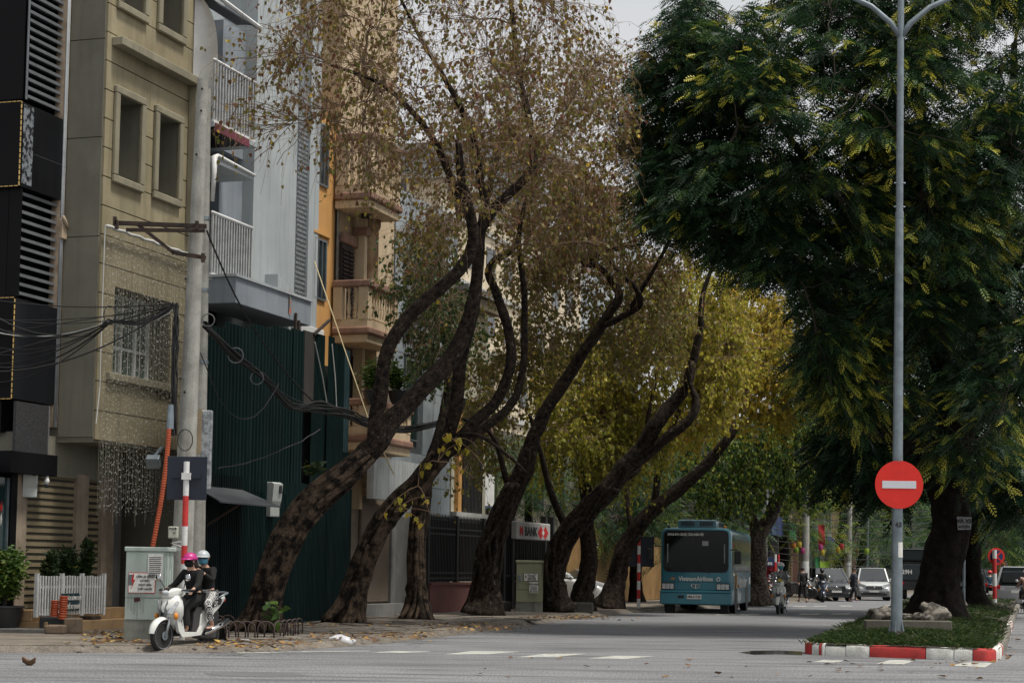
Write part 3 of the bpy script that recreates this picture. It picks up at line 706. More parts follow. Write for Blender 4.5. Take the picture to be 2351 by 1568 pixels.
E.box('sign_board', surf('board_dull', (.40,.42,.42), (.30,.32,.32), scale=1.2, streak=.5), 11.9, 15.6, -1.1, -.9, 3.25, 4.35, label='white shop board under the lower balcony')
E.box('roller_shutter', surf('roller_tan', (.17,.135,.10), (.13,.10,.075), scale=1, rough=.6), 13.4, 15.5, -.12, -.06, .5, 3.2)
me = MB().box(0,2.06,-.014,0,0,.05).mesh('shutter_slat', MATS['roller_tan'])
for i in range(43): E.rep('shutter_slat', me, 13.42, -.121, .52+i*.062)
E.box('pier', greyst, 15.5, 15.8, -.2, 0, .1, 3.4); E.box('pier', cream, 11.8, 12.3, -.2, -.055, .1, 3.3); E.box('step', greyst, 12.2, 15.9, -.5, 0, .1, .45)
# ---------------------------------------------------------------- marble faced house
marb = surf('blue_marble', (.33,.375,.40), (.23,.265,.29), scale=1.1, rough=.35, streak=.45, sc=(.15,.17,.18), grain=.05)
Mb = Bld('marble_house', 'narrow house faced with blue grey marble slabs and small dark lettering', 'house', 15.85)
Mb.box('wall', surf('joint_dark', (.08,.09,.095)), 15.85, 20.8, .05, 8, 0, 12.4)
wr = [(16.9,17.9,5.2,7.5),(16.9,17.9,8.9,11.4),(18.6,19.4,8.9,11.4)]
for i in range(6):
    for j in range(10):
        x0_, z0_ = 15.86+i*.825, 2.9+j*.95
        if any(a-.4 < x0_+.41 < b+.4 and c-.45 < z0_+.47 < d+.45 for a, b, c, d in wr): continue
        Mb.box('marble_slab', marb, x0_+.008, x0_+.817, -.0, .05, z0_+.008, z0_+.942)
for a, b, c, d in wr:
    Mb.box('pane', tealglass, a, b, .04, .048, c, d); Mb.put(frame(MB(), a-.05, b+.05, c-.05, d+.05, -.01, .05, .05), 'window_frame', steel)
for k_, (n_, z) in enumerate(((9,8.28),(4,7.98))):
    for i in range(n_): Mb.box('sign_letter', black, 16.55+i*.19, 16.55+i*.19+.12, -.06, -.0, z, z+.2)
Mb.box('lamp_bar', black, 16.6, 18.0, -.5, -.44, 7.62, 7.68)
for x in (16.8,17.8): Mb.put(MB().bar((x,0,7.7),(x,-.47,7.66),.025), 'lamp_arm', black)
Mb.box('ground_front', surf('dim_stone', (.12,.12,.115)), 15.9, 20.7, .0, .05, 0, 2.9)
# ================================================================= trees
barkd = surf('dark_bark', (.006,.005,.0045), (.040,.029,.021), scale=9, rough=.95, bump=1., bscale=26, contrast=.55, grain=.4, streak=.65, sc=(.17,.145,.12), smap=(7,7,5), sr=(.60,.72), spec=.15)
rootb = surf('root_bark', (.085,.060,.042), (.009,.007,.0055), scale=4.5, rough=.95, bump=.8, bscale=30, contrast=.8, grain=.3, spec=.15)
barkm = surf('limb_bark', (.02,.016,.014), (.10,.076,.056), scale=9, rough=.95, bump=.6, bscale=30, contrast=.9, grain=.25)
barkt = surf('branch_bark', (.17,.115,.075), (.10,.068,.046), scale=3, rough=.9, bump=.3, grain=.15)
barkrain = surf('rain_tree_bark', (.007,.0055,.0045), (.018,.0135,.011), scale=6, spec=.1, rough=.95, bump=.9, bscale=24, grain=.25)
twigm = surf('twig_bark', (.30,.20,.125), (.19,.12,.075), scale=1.2, rough=.8, grain=0.)
twigd = surf('twig_dark', (.05,.036,.026), (.035,.026,.02), scale=1.2, rough=.8, grain=0.)
def nrm(a): return a/np.maximum(1e-9, np.linalg.norm(a, axis=-1, keepdims=True))
def smooth(ctrl, step=.14):
    """Catmull-Rom through (x,y,z,r) rows, about STEP metres apart."""
    c = np.array(ctrl, float); c = np.vstack([2*c[0]-c[1], c, 2*c[-1]-c[-2]]); out = []
    for i in range(1, len(c)-2):
        n_ = max(2, int(np.linalg.norm(c[i+1,:3]-c[i,:3])/step))
        for t in np.arange(n_)/n_:
            p0, p1, p2, p3 = c[i-1:i+3]
            out.append(.5*((2*p1)+(p2-p0)*t+(2*p0-5*p1+4*p2-p3)*t*t+(3*p1-p0-3*p2+p3)*t**3))
    out.append(c[-2]); out = np.array(out); out[:,3] = np.maximum(out[:,3], .008); return out
def limb_mesh(mb, pts, n, flute, seed, base=False, rough=.06):
    """One limb as a ridged tube: flutes that wind round, bumps, and spreading roots at a base."""
    k = len(pts); P = [Vector(p[:3]) for p in pts]; up = Vector((1,0,0)); rings = []; s = 0
    if n > 8:
        P = [p + Vector((noise.noise(Vector((i*.13, seed, 1.))), noise.noise(Vector((i*.13, seed, 5.))), 0))*pts[i][3]*(.55 if i > 5 else 0) for i, p in enumerate(P)]
    for i in range(k):
        t = (P[min(i+1,k-1)]-P[max(i-1,0)]).normalized()
        sx = (up - t*up.dot(t)).normalized(); up = sx; sy = t.cross(sx)
        if i: s += (P[i]-P[i-1]).length
        ring = []
        for j in range(n):
            a = 2*math.pi*j/n
            w_ = a + s*.55 + .8*noise.noise(Vector((s*.5, seed, 0)))
            f = 1.5*flute*(.6*abs(math.sin(w_*2.5+seed))**.6 + .4*abs(math.sin(w_*4.5+seed*2+s*.3))**.6) - flute*.95
            d = Vector((math.cos(a)*1.5, math.sin(a)*1.5, s*1.1+seed*7)); f += 1.6*rough*noise.noise(d*1.4) + 1.5*rough*noise.noise(d*3.2) + .9*rough*noise.noise(d*8)
            if base:
                h = max(0, 1-s/1.1); f += h*h*(.40 + .50*max(0, math.sin(a*3+seed))**1.0 + .25*max(0, math.sin(a*5+seed*3)))
            ring.append(P[i] + (sx*math.cos(a)+sy*math.sin(a))*pts[i][3]*(1+f))
        rings.append(ring)
    return mb.loft(rings)
def tubes(polys, sides):
    """Many thin tapering tubes at once: list of (k x 3 points, k radii)."""
    Vs, Fs, b = [], [], 0
    for p, r in polys:
        k = len(p); t = np.gradient(p, axis=0); t = nrm(t); ref = np.array([.31,.23,.92]) if abs(t[0,2]) < .9 else np.array([.9,.3,.2])
        sx = nrm(np.cross(t, ref)); sy = np.cross(t, sx); a = np.arange(sides)*2*math.pi/sides
        v = p[:,None,:] + (sx[:,None,:]*np.cos(a)[None,:,None] + sy[:,None,:]*np.sin(a)[None,:,None])*np.asarray(r)[:,None,None]
        Vs.append(v.reshape(-1,3)); i = np.arange(k-1)[:,None]*sides; j = np.arange(sides)[None,:]; j2 = (j+1) % sides
        Fs.append((np.stack([i+j, i+j2, i+sides+j2, i+sides+j], -1).reshape(-1,4))+b); b += k*sides
    return np.vstack(Vs), np.vstack(Fs)
def strands(T, ctrl, n, rr, dpx, turn=.4):
    """Fused root strands that climb and wind round a trunk given as (u, v, d, r) rows."""
    mb = MB()
    for k in range(n):
        a = T.rng.uniform(-1.15,1.15); w_ = T.rng.uniform(-1,1)*turn; f0, f1 = (0, T.rng.uniform(.5,1)) if k % 3 else (T.rng.uniform(.2,.5), 1); rows = []
        c = smooth([(u, v, d, r) for u, v, d, r in ctrl], 45.)
        i0, i1 = int(f0*(len(c)-1)), max(int(f0*(len(c)-1))+2, int(f1*(len(c)-1)))
        for i in range(i0, min(i1+1, len(c))):
            u, v, d, r = c[i]; j = min(i+1, len(c)-1); du, dv = c[j][0]-c[max(i-1,0)][0], c[j][1]-c[max(i-1,0)][1]; L = math.hypot(du,dv) or 1
            aa = a + w_*(i-i0)*.35; rad = r*(2.1 if i == 0 else 1.45 if i == 1 else 1.12 if i == 2 else .99); t_ = T.rng.uniform(*rr)*(.45+.55*math.sin(math.pi*min(1,.12+.76*(i-i0)/max(1,i1-i0))))
            rows.append((u - dv/L*math.sin(aa)*rad*pxm(dpx), v + du/L*math.sin(aa)*rad*pxm(dpx), d - math.cos(aa)*rad, t_))
        if len(rows) > 2: T.limb(rows, grow=0, n=8, flute=.06, mb=mb)
    mb.build('root_strands', rootb, T.o, smooth=True, kind='stuff', fix=False)
class Tree:
    def __init__(s, name, label, cat, base, group=None, seed=1):
        s.o = thing(name, label, cat, base, 0, group); s.b = np.array(base); s.rng = np.random.default_rng(seed); s.seed = seed
        s.pos, s.rad, s.grow, s.dir = [], [], [], []; s.br1, s.br2 = [], []
        s.trunk = MB(); s.nl = 0
    def limb(s, ctrl, grow=1., n=14, flute=.10, base=False, rough=.07, mb=None):
        """ctrl rows (u, v, d, r): a limb through those places; the last GROW share of it can sprout."""
        c = [(*W(u, v, d), r) for u, v, d, r in ctrl]; p = smooth(c)
        q = p.copy(); q[:,:3] -= s.b
        s.nl += 1; limb_mesh(mb if mb is not None else s.trunk, [tuple(x) for x in q], n, flute, s.seed*1.7+s.nl*.9, base, rough)
        k = len(p); g0 = int(k*(1-grow)); d_ = nrm(np.gradient(p[:,:3], axis=0))
        for i in range(k):
            s.pos.append(p[i,:3]); s.rad.append(p[i,3]); s.grow.append(i >= g0); s.dir.append(d_[i])
        return s
    def targets(s, envs, n, shell=.0):
        wts = np.array([e[6] if len(e) > 6 else e[3]*e[4]*e[5] for e in envs], float); wts /= wts.sum(); out = []
        for e, k in zip(envs, s.rng.multinomial(n, wts)):
            d = nrm(s.rng.normal(size=(k,3))); r_ = (shell + (1-shell)*s.rng.random(k))**(1/2.2)
            q = d*r_[:,None]
            out += [np.array(W(e[0]+e[3]*a, e[1]+e[4]*b_, e[2]+e[5]*c)) for a, b_, c in q]
        out = np.array(out); out[:,2] = np.maximum(out[:,2], 1.5); s.rng.shuffle(out); return out
    def sprout(s, tg, arch, rmax, rmin, store, rper=.011, maxlen=9., step=.3):
        """Grow one curved branch from the closest node to each target."""
        pos = np.array(s.pos); rad = np.array(s.rad); ok = np.array(s.grow); dr = np.array(s.dir)
        pos, rad, dr = pos[ok], rad[ok], dr[ok]
        new = []
        order = np.argsort([np.min(np.linalg.norm(pos-t, axis=1)) for t in tg]) if len(tg) < 400 else np.arange(len(tg))
        for t in tg[order]:
            v = t-pos; d = np.linalg.norm(v, axis=1); cost = d*(1.25-.35*np.sum(nrm(v)*dr, 1)) + .25*np.maximum(0, pos[:,2]-t[2])*0
            i = int(np.argmin(cost)); L = d[i]
            if L < .25 or L > maxlen: continue
            p0 = pos[i]; dd = nrm(t-p0); c1 = p0 + (dr[i]*.45+dd*.55)*L*.4 + np.array([0,0,arch*L*.35]); c2 = p0 + dd*L*.72 + np.array([0,0,arch*L*.45]) + s.rng.normal(0,.05*L,3)
            k = max(4, int(L/step)); u = np.linspace(0,1,k+1)[:,None]
            p = (1-u)**3*p0 + 3*(1-u)**2*u*c1 + 3*(1-u)*u*u*c2 + u**3*t
            p[1:-1] += s.rng.normal(0,.025,(k-1,3))
            r0 = min(rad[i]*.75, rmax, rmin+rper*L); r = r0 + (rmin-r0)*np.linspace(0,1,k+1)**.8
            store.append((p, r)); g = nrm(np.gradient(p, axis=0)); new.append((p, r, g))
            if store is s.br1:
                pos = np.vstack([pos, p[1:]]); rad = np.concatenate([rad, r[1:]]); dr = np.vstack([dr, g[1:]])
        for p, r, g in new:
            for i in range(1, len(p)): s.pos.append(p[i]); s.rad.append(r[i]); s.grow.append(True); s.dir.append(g[i])
    def finish(s, trunk_mat, branch_mat):
        s.trunk.build('trunk', trunk_mat, s.o, smooth=True, fix=False)
        for nm_, st, sd_ in (('branches', s.br1, 6), ('twigs', s.br2, 4)):
            if st:
                V, F = tubes(st, sd_); bulk(nm_, V-s.b, F, branch_mat, s.o, smooth=True)
    # hanging, weeping twigs
    def weep(s, src, m, Lr, out=.35, droop=1., K=5, r=.005, mat=None, jit=.10):
        P = np.vstack([p[len(p)//3:] for p, _ in src]); G_ = np.vstack([nrm(np.gradient(p, axis=0))[len(p)//3:] for p, _ in src])
        i = s.rng.integers(0, len(P), m); p0 = P[i] + s.rng.normal(0,.03,(m,3)); L = s.rng.uniform(*Lr, m)
        d = G_[i]*.6 + s.rng.normal(0,.6,(m,3)); d[:,2] = d[:,2]*.6+.12; d = nrm(d); dr_ = s.rng.uniform(.12,1.,m)**1.3*droop; out = out*(1.5-dr_)
        t = np.linspace(0,1,K)[None,:,None]
        path = p0[:,None,:] + d[:,None,:]*(L*out)[:,None,None]*(1-(1-t)**1.7) + np.array([0,0,-1.])*(L*dr_)[:,None,None]*t**1.7
        path[:,1:] += np.cumsum(s.rng.normal(0, jit*.75, (m,K-1,3))*np.array([1,1,.6]), 1)*(L[:,None,None]*.5)
        path[:,:,2] = np.maximum(path[:,:,2], 1.9)
        T = nrm(np.gradient(path, axis=1)); ref = np.array([.6,.5,.1]); sx = nrm(np.cross(T, ref)); sy = np.cross(T, sx)
        a = np.arange(3)*2*math.pi/3; rr = (r*np.linspace(1,.55,K))[None,:,None,None]
        v = path[:,:,None,:] + (sx[:,:,None,:]*np.cos(a)[:,None] + sy[:,:,None,:]*np.sin(a)[:,None])*rr
        V = v.reshape(-1,3)
        b = (np.arange(m)*K*3)[:,None,None]; ii = (np.arange(K-1)*3)[None,:,None]; j = np.arange(3)[None,None,:]; j2 = (j+1) % 3
        F = np.stack([b+ii+j, b+ii+j2, b+ii+3+j2, b+ii+3+j], -1).reshape(-1,4)
        bulk('hanging_twigs', V-s.b, F, mat or twigm, s.o, smooth=True)
        return path
    def heart_leaves(s, path, n, size, mat, tone, name='crown', tmin=.15, parts=0):
        m, K, _ = path.shape; i = s.rng.integers(0, m, n); t = (tmin+(1-tmin)*s.rng.random(n))*(K-1); k = np.minimum(t.astype(int), K-2); f = (t-k)[:,None]
        p = path[i,k]*(1-f) + path[i,k+1]*f
        ln = s.rng.uniform(.6,1.1,n)*size
        d = nrm(np.stack([s.rng.normal(0,.45,n), s.rng.normal(0,.45,n), -np.ones(n)],1)); a = s.rng.uniform(0,6.283,n)
        h = nrm(np.cross(d, np.stack([np.cos(a), np.sin(a), np.zeros(n)],1))); nn = np.cross(d, h)
        p = p + h*(s.rng.uniform(-.04,.04,n))[:,None] + d*.03
        V = heartV(p, d, h, nn, ln)
        F = (np.array([[0,1,2,3],[0,3,4,5]])[None] + (np.arange(n)*6)[:,None,None]).reshape(-1,4)
        tn = np.clip(s.rng.normal(tone[0], tone[1], n), 0, 1) if not callable(tone) else tone(p)
        if parts:
            # the leaves that show largest hang as single parts
            vis = np.argsort(p[:,1] + s.rng.random(n)*2.2)[:parts]; keep = np.ones(n, bool); keep[vis] = False
            base = heartV(np.zeros((1,3)), np.array([[0,0,-1.]]), np.array([[1.,0,0]]), np.array([[0,1.,0]]), np.ones(1))[0]; ms = []
            for k in range(6):
                me = bpy.data.meshes.new('leaf'); me.from_pydata([tuple(q) for q in base], [], [(0,1,2,3),(0,3,4,5)]); a_ = me.attributes.new('tone', 'FLOAT', 'POINT'); a_.data.foreach_set('value', np.full(6, .08+k*.17, dtype=np.float32)); me.materials.append(mat); ms.append(me)
            for q in vis:
                o = link('leaf', ms[min(5, int(tn[q]*6))], s.o); m3 = Matrix((h[q], -nn[q], -d[q])).transposed(); o.matrix_local = Matrix.Translation(Vector(p[q]-s.b)) @ m3.to_4x4() @ Matrix.Scale(float(ln[q]), 4)
            V = V[keep]; tn = tn[keep]; F = F[:len(V)*2]
        bulk(name, V.reshape(-1,3)-s.b, F, mat, s.o, tone=np.repeat(tn, 6))
        return p, d, h, ln
def heartV(p, d, h, nn, ln):
    l = ln[:,None]
    return np.stack([p, p + d*l*.12 - h*l*.40 + nn*l*.10, p + d*l*.52 - h*l*.34 + nn*l*.08, p + d*l*1.05, p + d*l*.52 + h*l*.34 + nn*l*.08, p + d*l*.12 + h*l*.40 + nn*l*.10], 1)
def pinnate(name, P, D, L, pairs, wid, mat, tone, parent, b, rg, leaflet=.30):
    """Feathery leaves: N stalks at P along D, PAIRS of leaflets each, drooping to the tip."""
    N = len(P); zz = np.array([0,0,1.]); sd_ = nrm(np.cross(D, zz+rg.normal(0,.75,(N,3)))); up = np.cross(sd_, D)
    t = (np.arange(pairs)+.8)/pairs; Vs = []
    for sg in (-1, 1):
        t_ = t[None,:,None]; c = P[:,None,:] + D[:,None,:]*(L[:,None,None]*t_) - zz*(.35*L[:,None,None]*t_**2)
        ll = (L[:,None]*leaflet*np.sin(np.pi*(.12+.80*t))[None,:])[:,:,None]
        ax = nrm(sd_*sg + D*.45)[:,None,:] - zz*.18; w_ = D[:,None,:]*(L[:,None,None]*wid)
        Vs.append(np.stack([c-w_*.35+ax*ll*.12, c+ax*ll, c+w_*.75+ax*ll*.30+up[:,None,:]*ll*.05], 2))
    V = np.stack(Vs, 1).reshape(-1,3); F = np.arange(len(V)).reshape(-1,3)
    return bulk(name, V-b, F, mat, parent, tone=np.repeat(tone, pairs*6))
def spray(tr, src, m, Lr, per, Ll, pairs, wid, mat, tip=.0, flat=.35, leaflet=.30, name='crown', young=.2, base_t=.28, twig_mat=None, keep=None):
    """Leafy shoots on the outer branches; each carries PER feathery leaves in one layer, the youngest at the tip."""
    rg = tr.rng; P = np.vstack([p[len(p)//3:] for p, _ in src]); G_ = np.vstack([nrm(np.gradient(p, axis=0))[len(p)//3:] for p, _ in src])
    i = rg.integers(0, len(P), m); p0 = P[i]; d = G_[i]*.8 + rg.normal(0,.6,(m,3)); d[:,2] = d[:,2]*flat - .05; d = nrm(d); L = rg.uniform(*Lr, m)
    sd_ = nrm(np.cross(d, np.array([0,0,1.]))); t = (np.arange(per)+1)/per
    b_ = p0[:,None,:] + d[:,None,:]*(L[:,None,None]*t[None,:,None]) - np.array([0,0,1.])*(.30*L[:,None,None]*t[None,:,None]**2)
    sg = np.where(np.arange(per) % 2 == 0, 1., -1.)[None,:,None]; ang = (1.05-.75*t)[None,:,None]
    D = d[:,None,:]*np.cos(ang) + sd_[:,None,:]*np.sin(ang)*sg + rg.normal(0,.14,(m,per,3)); D[:,:,2] -= .28; D = nrm(D)
    pn = np.array([noise.noise(Vector(q)*.42) for q in p0]); yng = (rg.random(m) < young*np.where(pn > .08, 2.4, .25))[:,None]*np.maximum(0, t[None,:]-.45)*1.1
    tn = np.clip(base_t + rg.normal(0,.12,(m,1)) + rg.normal(0,.06,(m,per)) + yng, 0, 1)
    LL = rg.uniform(.6,1.0,(m,1))*rg.uniform(.8,1.25,(m,per))*Ll*(1-.35*t[None,:])
    pinnate(name, b_.reshape(-1,3), D.reshape(-1,3), LL.ravel(), pairs, wid, mat, tn.ravel(), tr.o, tr.b, rg, leaflet)
    if twig_mat:
        k = np.linspace(0,1,4); tw = [(p0[q]+np.outer(k, d[q])*L[q]-np.outer(.30*L[q]*k**2,[0,0,1.]), np.linspace(.008,.003,4)) for q in range(m)]
        V, F = tubes(tw, 3); bulk('shoots', V-tr.b, F, twig_mat, tr.o)
peepal1 = leafm('peepal_leaf_sparse', [(0,(.17,.06,.035)),(.2,(.17,.095,.035)),(.5,(.19,.145,.035)),(.75,(.11,.13,.022)),(.92,(.34,.26,.04)),(1,(.50,.33,.04))], trans=.30)
peepal2 = leafm('peepal_leaf_yellow', [(0,(.12,.15,.025)),(.35,(.34,.33,.04)),(.65,(.52,.455,.06)),(.9,(.62,.49,.07)),(1,(.64,.40,.06))], trans=.46)
rainleaf = leafm('rain_tree_leaf', [(0,(.007,.021,.012)),(.3,(.018,.048,.020)),(.5,(.042,.092,.026)),(.66,(.20,.25,.035)),(1,(.52,.46,.06))], trans=.28)
farleaf = leafm('far_leaf', [(0,(.012,.036,.020)),(.35,(.034,.080,.032)),(.6,(.11,.175,.035)),(1,(.36,.38,.06))], trans=.38)
TG = 'leaning peepal trees along the pavement'
# ---- tree 1: the big leaning one in front
T = Tree('peepal_tree', 'largest leaning peepal tree with twisted trunk, almost bare reddish twigs, behind the scooter', 'tree', G(598,1448,SZ), TG, 3)
T.limb([(596,1458,37.3,0.324),(606,1400,37.2,0.298),(624,1330,37.1,0.272),(656,1240,37.,0.259),(718,1158,37.,0.246),(788,1098,37.,0.227),(848,1042,37.,0.207),(880,1000,37.,0.175)], grow=0, n=60, flute=.26, base=True, rough=.10)
T.limb([(862,1030,37.,0.174),(862,960,36.9,0.147),(880,860,36.7,0.139),(900,785,36.6,0.135),(940,725,36.5,0.131),(1010,662,36.4,0.127),(1062,606,36.3,0.123),(1086,550,36.2,0.119),(1078,480,36.,0.103),(1058,400,35.8,0.087),(1050,330,35.6,0.063)], grow=.22, n=18)
T.limb([(866,1020,37.,0.198),(905,960,37.3,0.19),(970,892,37.5,0.186),(1034,826,37.6,0.174),(1066,760,37.6,0.143),(1084,690,37.5,0.131),(1098,600,37.4,0.123),(1110,525,37.3,0.111),(1150,465,37.2,0.099),(1204,408,37.2,0.087),(1225,365,37.3,0.079),(1222,290,37.5,0.071),(1192,180,37.8,0.06),(1178,60,38,0.048),(1165,-80,38,.04)], grow=.42, n=18)
T.limb([(1058,500,37.3,0.09),(1040,420,37.,0.081),(1000,330,36.6,0.068),(940,250,36.2,0.054),(870,190,36,0.045),(760,150,35.8,0.027)], grow=.8, n=10)
T.limb([(1120,520,37.3,0.09),(1105,420,37,0.077),(1080,300,36.6,0.063),(1020,180,36.4,0.05),(960,80,36.4,0.036),(900,-40,36.4,.03)], grow=.8, n=10)
env1 = [(1010,120,37,330,300,3.5),(760,160,36.2,200,190,2.6),(1010,360,37,300,170,3),(1240,160,38,200,280,3),(680,60,36.4,130,120,2),(610,220,36.2,105,170,1.8),(900,-120,37,420,120,3.5)]
strands(T, [(596,1458,37.3,0.351),(606,1400,37.2,0.335),(624,1330,37.1,0.311),(656,1240,37.,0.294),(718,1158,37.,0.278),(788,1098,37.,0.253),(848,1042,37.,0.229)], 22, (.045,.095), 37)
T.sprout(T.targets(env1, 84, .3), .30, .075, .014, T.br1, rper=.014)
T.sprout(T.targets(env1, 1000, .1), .15, .016, .006, T.br2, rper=.005, maxlen=2.6, step=.25)
T.finish(barkd, barkt)
pa = T.weep(T.br2, 4600, (.35,1.5), out=.55, droop=.95, r=.0048)
T.heart_leaves(pa, 11000, .10, peepal1, (.46,.26), parts=290)
# ---- tree 2
T = Tree('peepal_tree', 'leaning peepal tree with three upright limbs, second from the corner, before the white shop board', 'tree', G(795,1428,SZ), TG, 5)
T.limb([(793,1436,43.6,0.297),(806,1380,43.5,0.262),(824,1320,43.5,0.234),(850,1250,43.4,0.211),(892,1180,43.3,0.194),(955,1115,43.2,0.183),(1008,1048,43,0.171),(1036,1000,43,0.148)], grow=0, n=54, flute=.28, base=True, rough=.10)
T.limb([(1022,1030,43,0.167),(1040,960,42.8,0.158),(1052,890,42.6,0.151),(1064,815,42.4,0.144),(1082,720,42.2,0.132),(1096,640,42,0.121),(1104,560,42,0.106),(1112,480,42,0.091),(1135,390,42,0.068),(1160,300,42,0.045)], grow=.35, n=18)
T.limb([(1020,1040,43,0.151),(1085,975,42.9,0.132),(1142,915,42.8,0.125),(1168,840,42.7,0.117),(1166,750,42.6,0.11),(1138,670,42.6,0.102),(1120,628,42.6,0.091),(1135,600,42.5,0.087),(1168,580,42.5,0.076),(1190,555,42.5,0.053)], grow=.12, n=16)
T.limb([(1020,1045,43.2,0.136),(1100,990,43.3,0.113),(1175,925,43.4,0.098),(1198,860,43.4,0.087),(1206,730,43.4,0.076),(1198,620,43.4,0.068),(1190,540,43.4,0.057),(1215,440,43.5,0.045),(1260,330,43.6,0.031)], grow=.45, n=14)
T.limb([(1040,1000,43,0.068),(1100,1000,42.4,0.053),(1160,1040,42,0.038),(1205,1080,42,0.023)], grow=0, n=10)
strands(T, [(793,1436,43.6,0.315),(806,1380,43.5,0.285),(824,1320,43.5,0.262),(850,1250,43.4,0.232),(892,1180,43.3,0.214),(955,1115,43.2,0.203),(1008,1048,43,0.188)], 22, (.045,.095), 43.4)
env2 = [(1290,280,42.5,190,250,3),(1390,200,43.5,110,160,2.5),(1180,420,42.5,200,180,3),(1330,520,43,130,130,2.5),(980,560,42,100,120,2)]
T.sprout(T.targets(env2, 46, .3), .25, .07, .014, T.br1, rper=.014); T.sprout(T.targets(env2, 560, .1), .15, .016, .006, T.br2, rper=.005, maxlen=2.8, step=.25)
T.finish(barkd, barkt)
pa = T.weep(T.br2, 2100, (.35,1.5), out=.55, droop=.95, r=.0055)
T.heart_leaves(pa, 7500, .11, peepal1, (.50,.24), parts=160)
sp = []                                                      # shoots with large yellow leaves on the old trunk
for k in range(16):
    u, v = [(1005,1060),(960,1115),(1040,1010),(905,1175)][k % 4]; a_ = np.array(W(u, v, 42.7)); e = np.array([T.rng.uniform(-.9,1.2), T.rng.uniform(-.5,.1), T.rng.uniform(-.3,1.1)]); t = np.linspace(0,1,5)[:,None]; sp.append(a_ + e*t - np.array([0,0,.5])*t**2)
V, F = tubes([(q, np.linspace(.012,.005,5)) for q in sp], 5); bulk('shoots', V-T.b, F, twigm, T.o)
T.heart_leaves(np.array(sp), 52, .17, peepal2, (.80,.18), name='shoot_leaves', tmin=.3, parts=40)
# ---- tree 3: straight dark trunk
T = Tree('peepal_tree', 'peepal tree with a straight dark trunk, standing between two leaning ones', 'tree', G(960,1418,SZ), TG, 6)
T.limb([(958,1424,47.7,0.273),(960,1370,47.7,0.237),(957,1280,47.7,0.208),(962,1190,47.7,0.193),(978,1110,47.6,0.179),(1000,1030,47.5,0.158),(1022,950,47.5,0.136),(1030,870,47.6,0.108),(1022,780,47.8,0.079),(1035,690,48,0.05)], grow=.3, n=30, flute=.22, base=True, rough=.09)
strands(T, [(958,1424,47.7,.27),(960,1370,47.7,.24),(957,1280,47.7,.21),(962,1190,47.7,.195),(978,1110,47.6,.18)], 12, (.04,.07), 47.7)
env3 = [(980,640,47,110,150,2),(1010,760,47.5,90,120,2)]
T.sprout(T.targets(env3, 14, .2), .2, .04, .012, T.br1); T.sprout(T.targets(env3, 110, .1), .1, .014, .006, T.br2, rper=.005, maxlen=2.5, step=.25)
T.finish(barkd, barkt)
pa = T.weep(T.br2, 900, (.8,2.0), out=.35, droop=.9, r=.0055)
T.heart_leaves(pa, 5500, .11, leafm('peepal_leaf_green', [(0,(.02,.05,.022)),(.5,(.05,.09,.02)),(.85,(.12,.14,.03)),(1,(.4,.28,.04))]), (.4,.22), parts=80)
# ---- tree 4
T = Tree('peepal_tree', 'leaning peepal tree wrapped in aerial roots beside the utility cabinet', 'tree', G(1108,1407,SZ), TG, 8)
T.limb([(1106,1412,53,0.398),(1114,1360,53,0.347),(1122,1290,53,0.323),(1140,1220,52.9,0.315),(1170,1150,52.8,0.29),(1200,1085,52.7,0.257),(1216,1030,52.6,0.223)], grow=0, n=34, flute=.26, base=True, rough=.10)
T.limb([(1212,1050,52.6,0.215),(1232,985,52.5,0.194),(1288,885,52.4,0.17),(1346,795,52.3,0.158),(1396,722,52.2,0.14),(1424,682,52.2,0.129),(1402,640,52.1,0.108),(1372,612,52,0.095),(1342,604,51.8,0.083),(1400,575,51.6,0.067),(1470,560,51.5,0.041)], grow=.18, n=18)
T.limb([(1376,752,52.2,0.099),(1430,726,52,0.095),(1470,700,51.8,0.091),(1462,662,51.7,0.083),(1430,632,51.6,0.067),(1400,600,51.5,0.041)], grow=.5, n=12)
T.limb([(1440,720,52,0.075),(1500,620,51.5,0.058),(1540,540,51.2,0.041),(1560,450,51,0.025)], grow=.8, n=10)
T.limb([(1170,1130,52.8,0.099),(1130,1000,52,0.067),(1060,960,51.5,0.041)], grow=.5, n=10)
for k in range(9):      # aerial roots that climb the trunk
    a = random.uniform(-1,1)*.32; pts = []
    for i, (u, v, d, r) in enumerate([(1098,1395,53,.4),(1116,1330,52.9,.4),(1128,1260,52.8,.39),(1150,1190,52.7,.36),(1185,1110,52.5,.33)]):
        aa = a + .35*math.sin(i*1.1+k); pts.append((u + math.sin(aa*2.4)*r*74, v, d-.36*math.cos(aa*2.2), random.uniform(.035,.075)))
    T.limb(pts, grow=0, n=8, flute=.05)
env4 = [(1430,540,53.5,190,160,2.5),(1250,720,54.5,150,200,2),(1480,740,55,140,150,2),(1130,900,54.5,100,150,2),(1300,480,53.5,150,120,2.5),(1080,1050,54,90,60,1.5)]
T.sprout(T.targets(env4, 60, .3), .22, .05, .014, T.br1); T.sprout(T.targets(env4, 560, .1), .12, .016, .006, T.br2, rper=.005, maxlen=2.8, step=.28)
T.finish(barkd, barkt)
pa = T.weep(T.br2, 4200, (.4,1.6), out=.5, droop=.95, r=.0058)
def tone4(p):
    h = np.clip((p[:,2]-7.5)/5, 0, 1); return np.clip(.62-.45*h + rng.normal(0,.2,len(p)), 0, 1)
peepal3 = leafm('peepal_leaf_mixed', [(0,(.19,.075,.045)),(.25,(.20,.13,.05)),(.5,(.13,.14,.03)),(.75,(.19,.19,.035)),(1,(.42,.31,.04))], trans=.35)
T.heart_leaves(pa, 24000, .115, peepal3, tone4, parts=100)
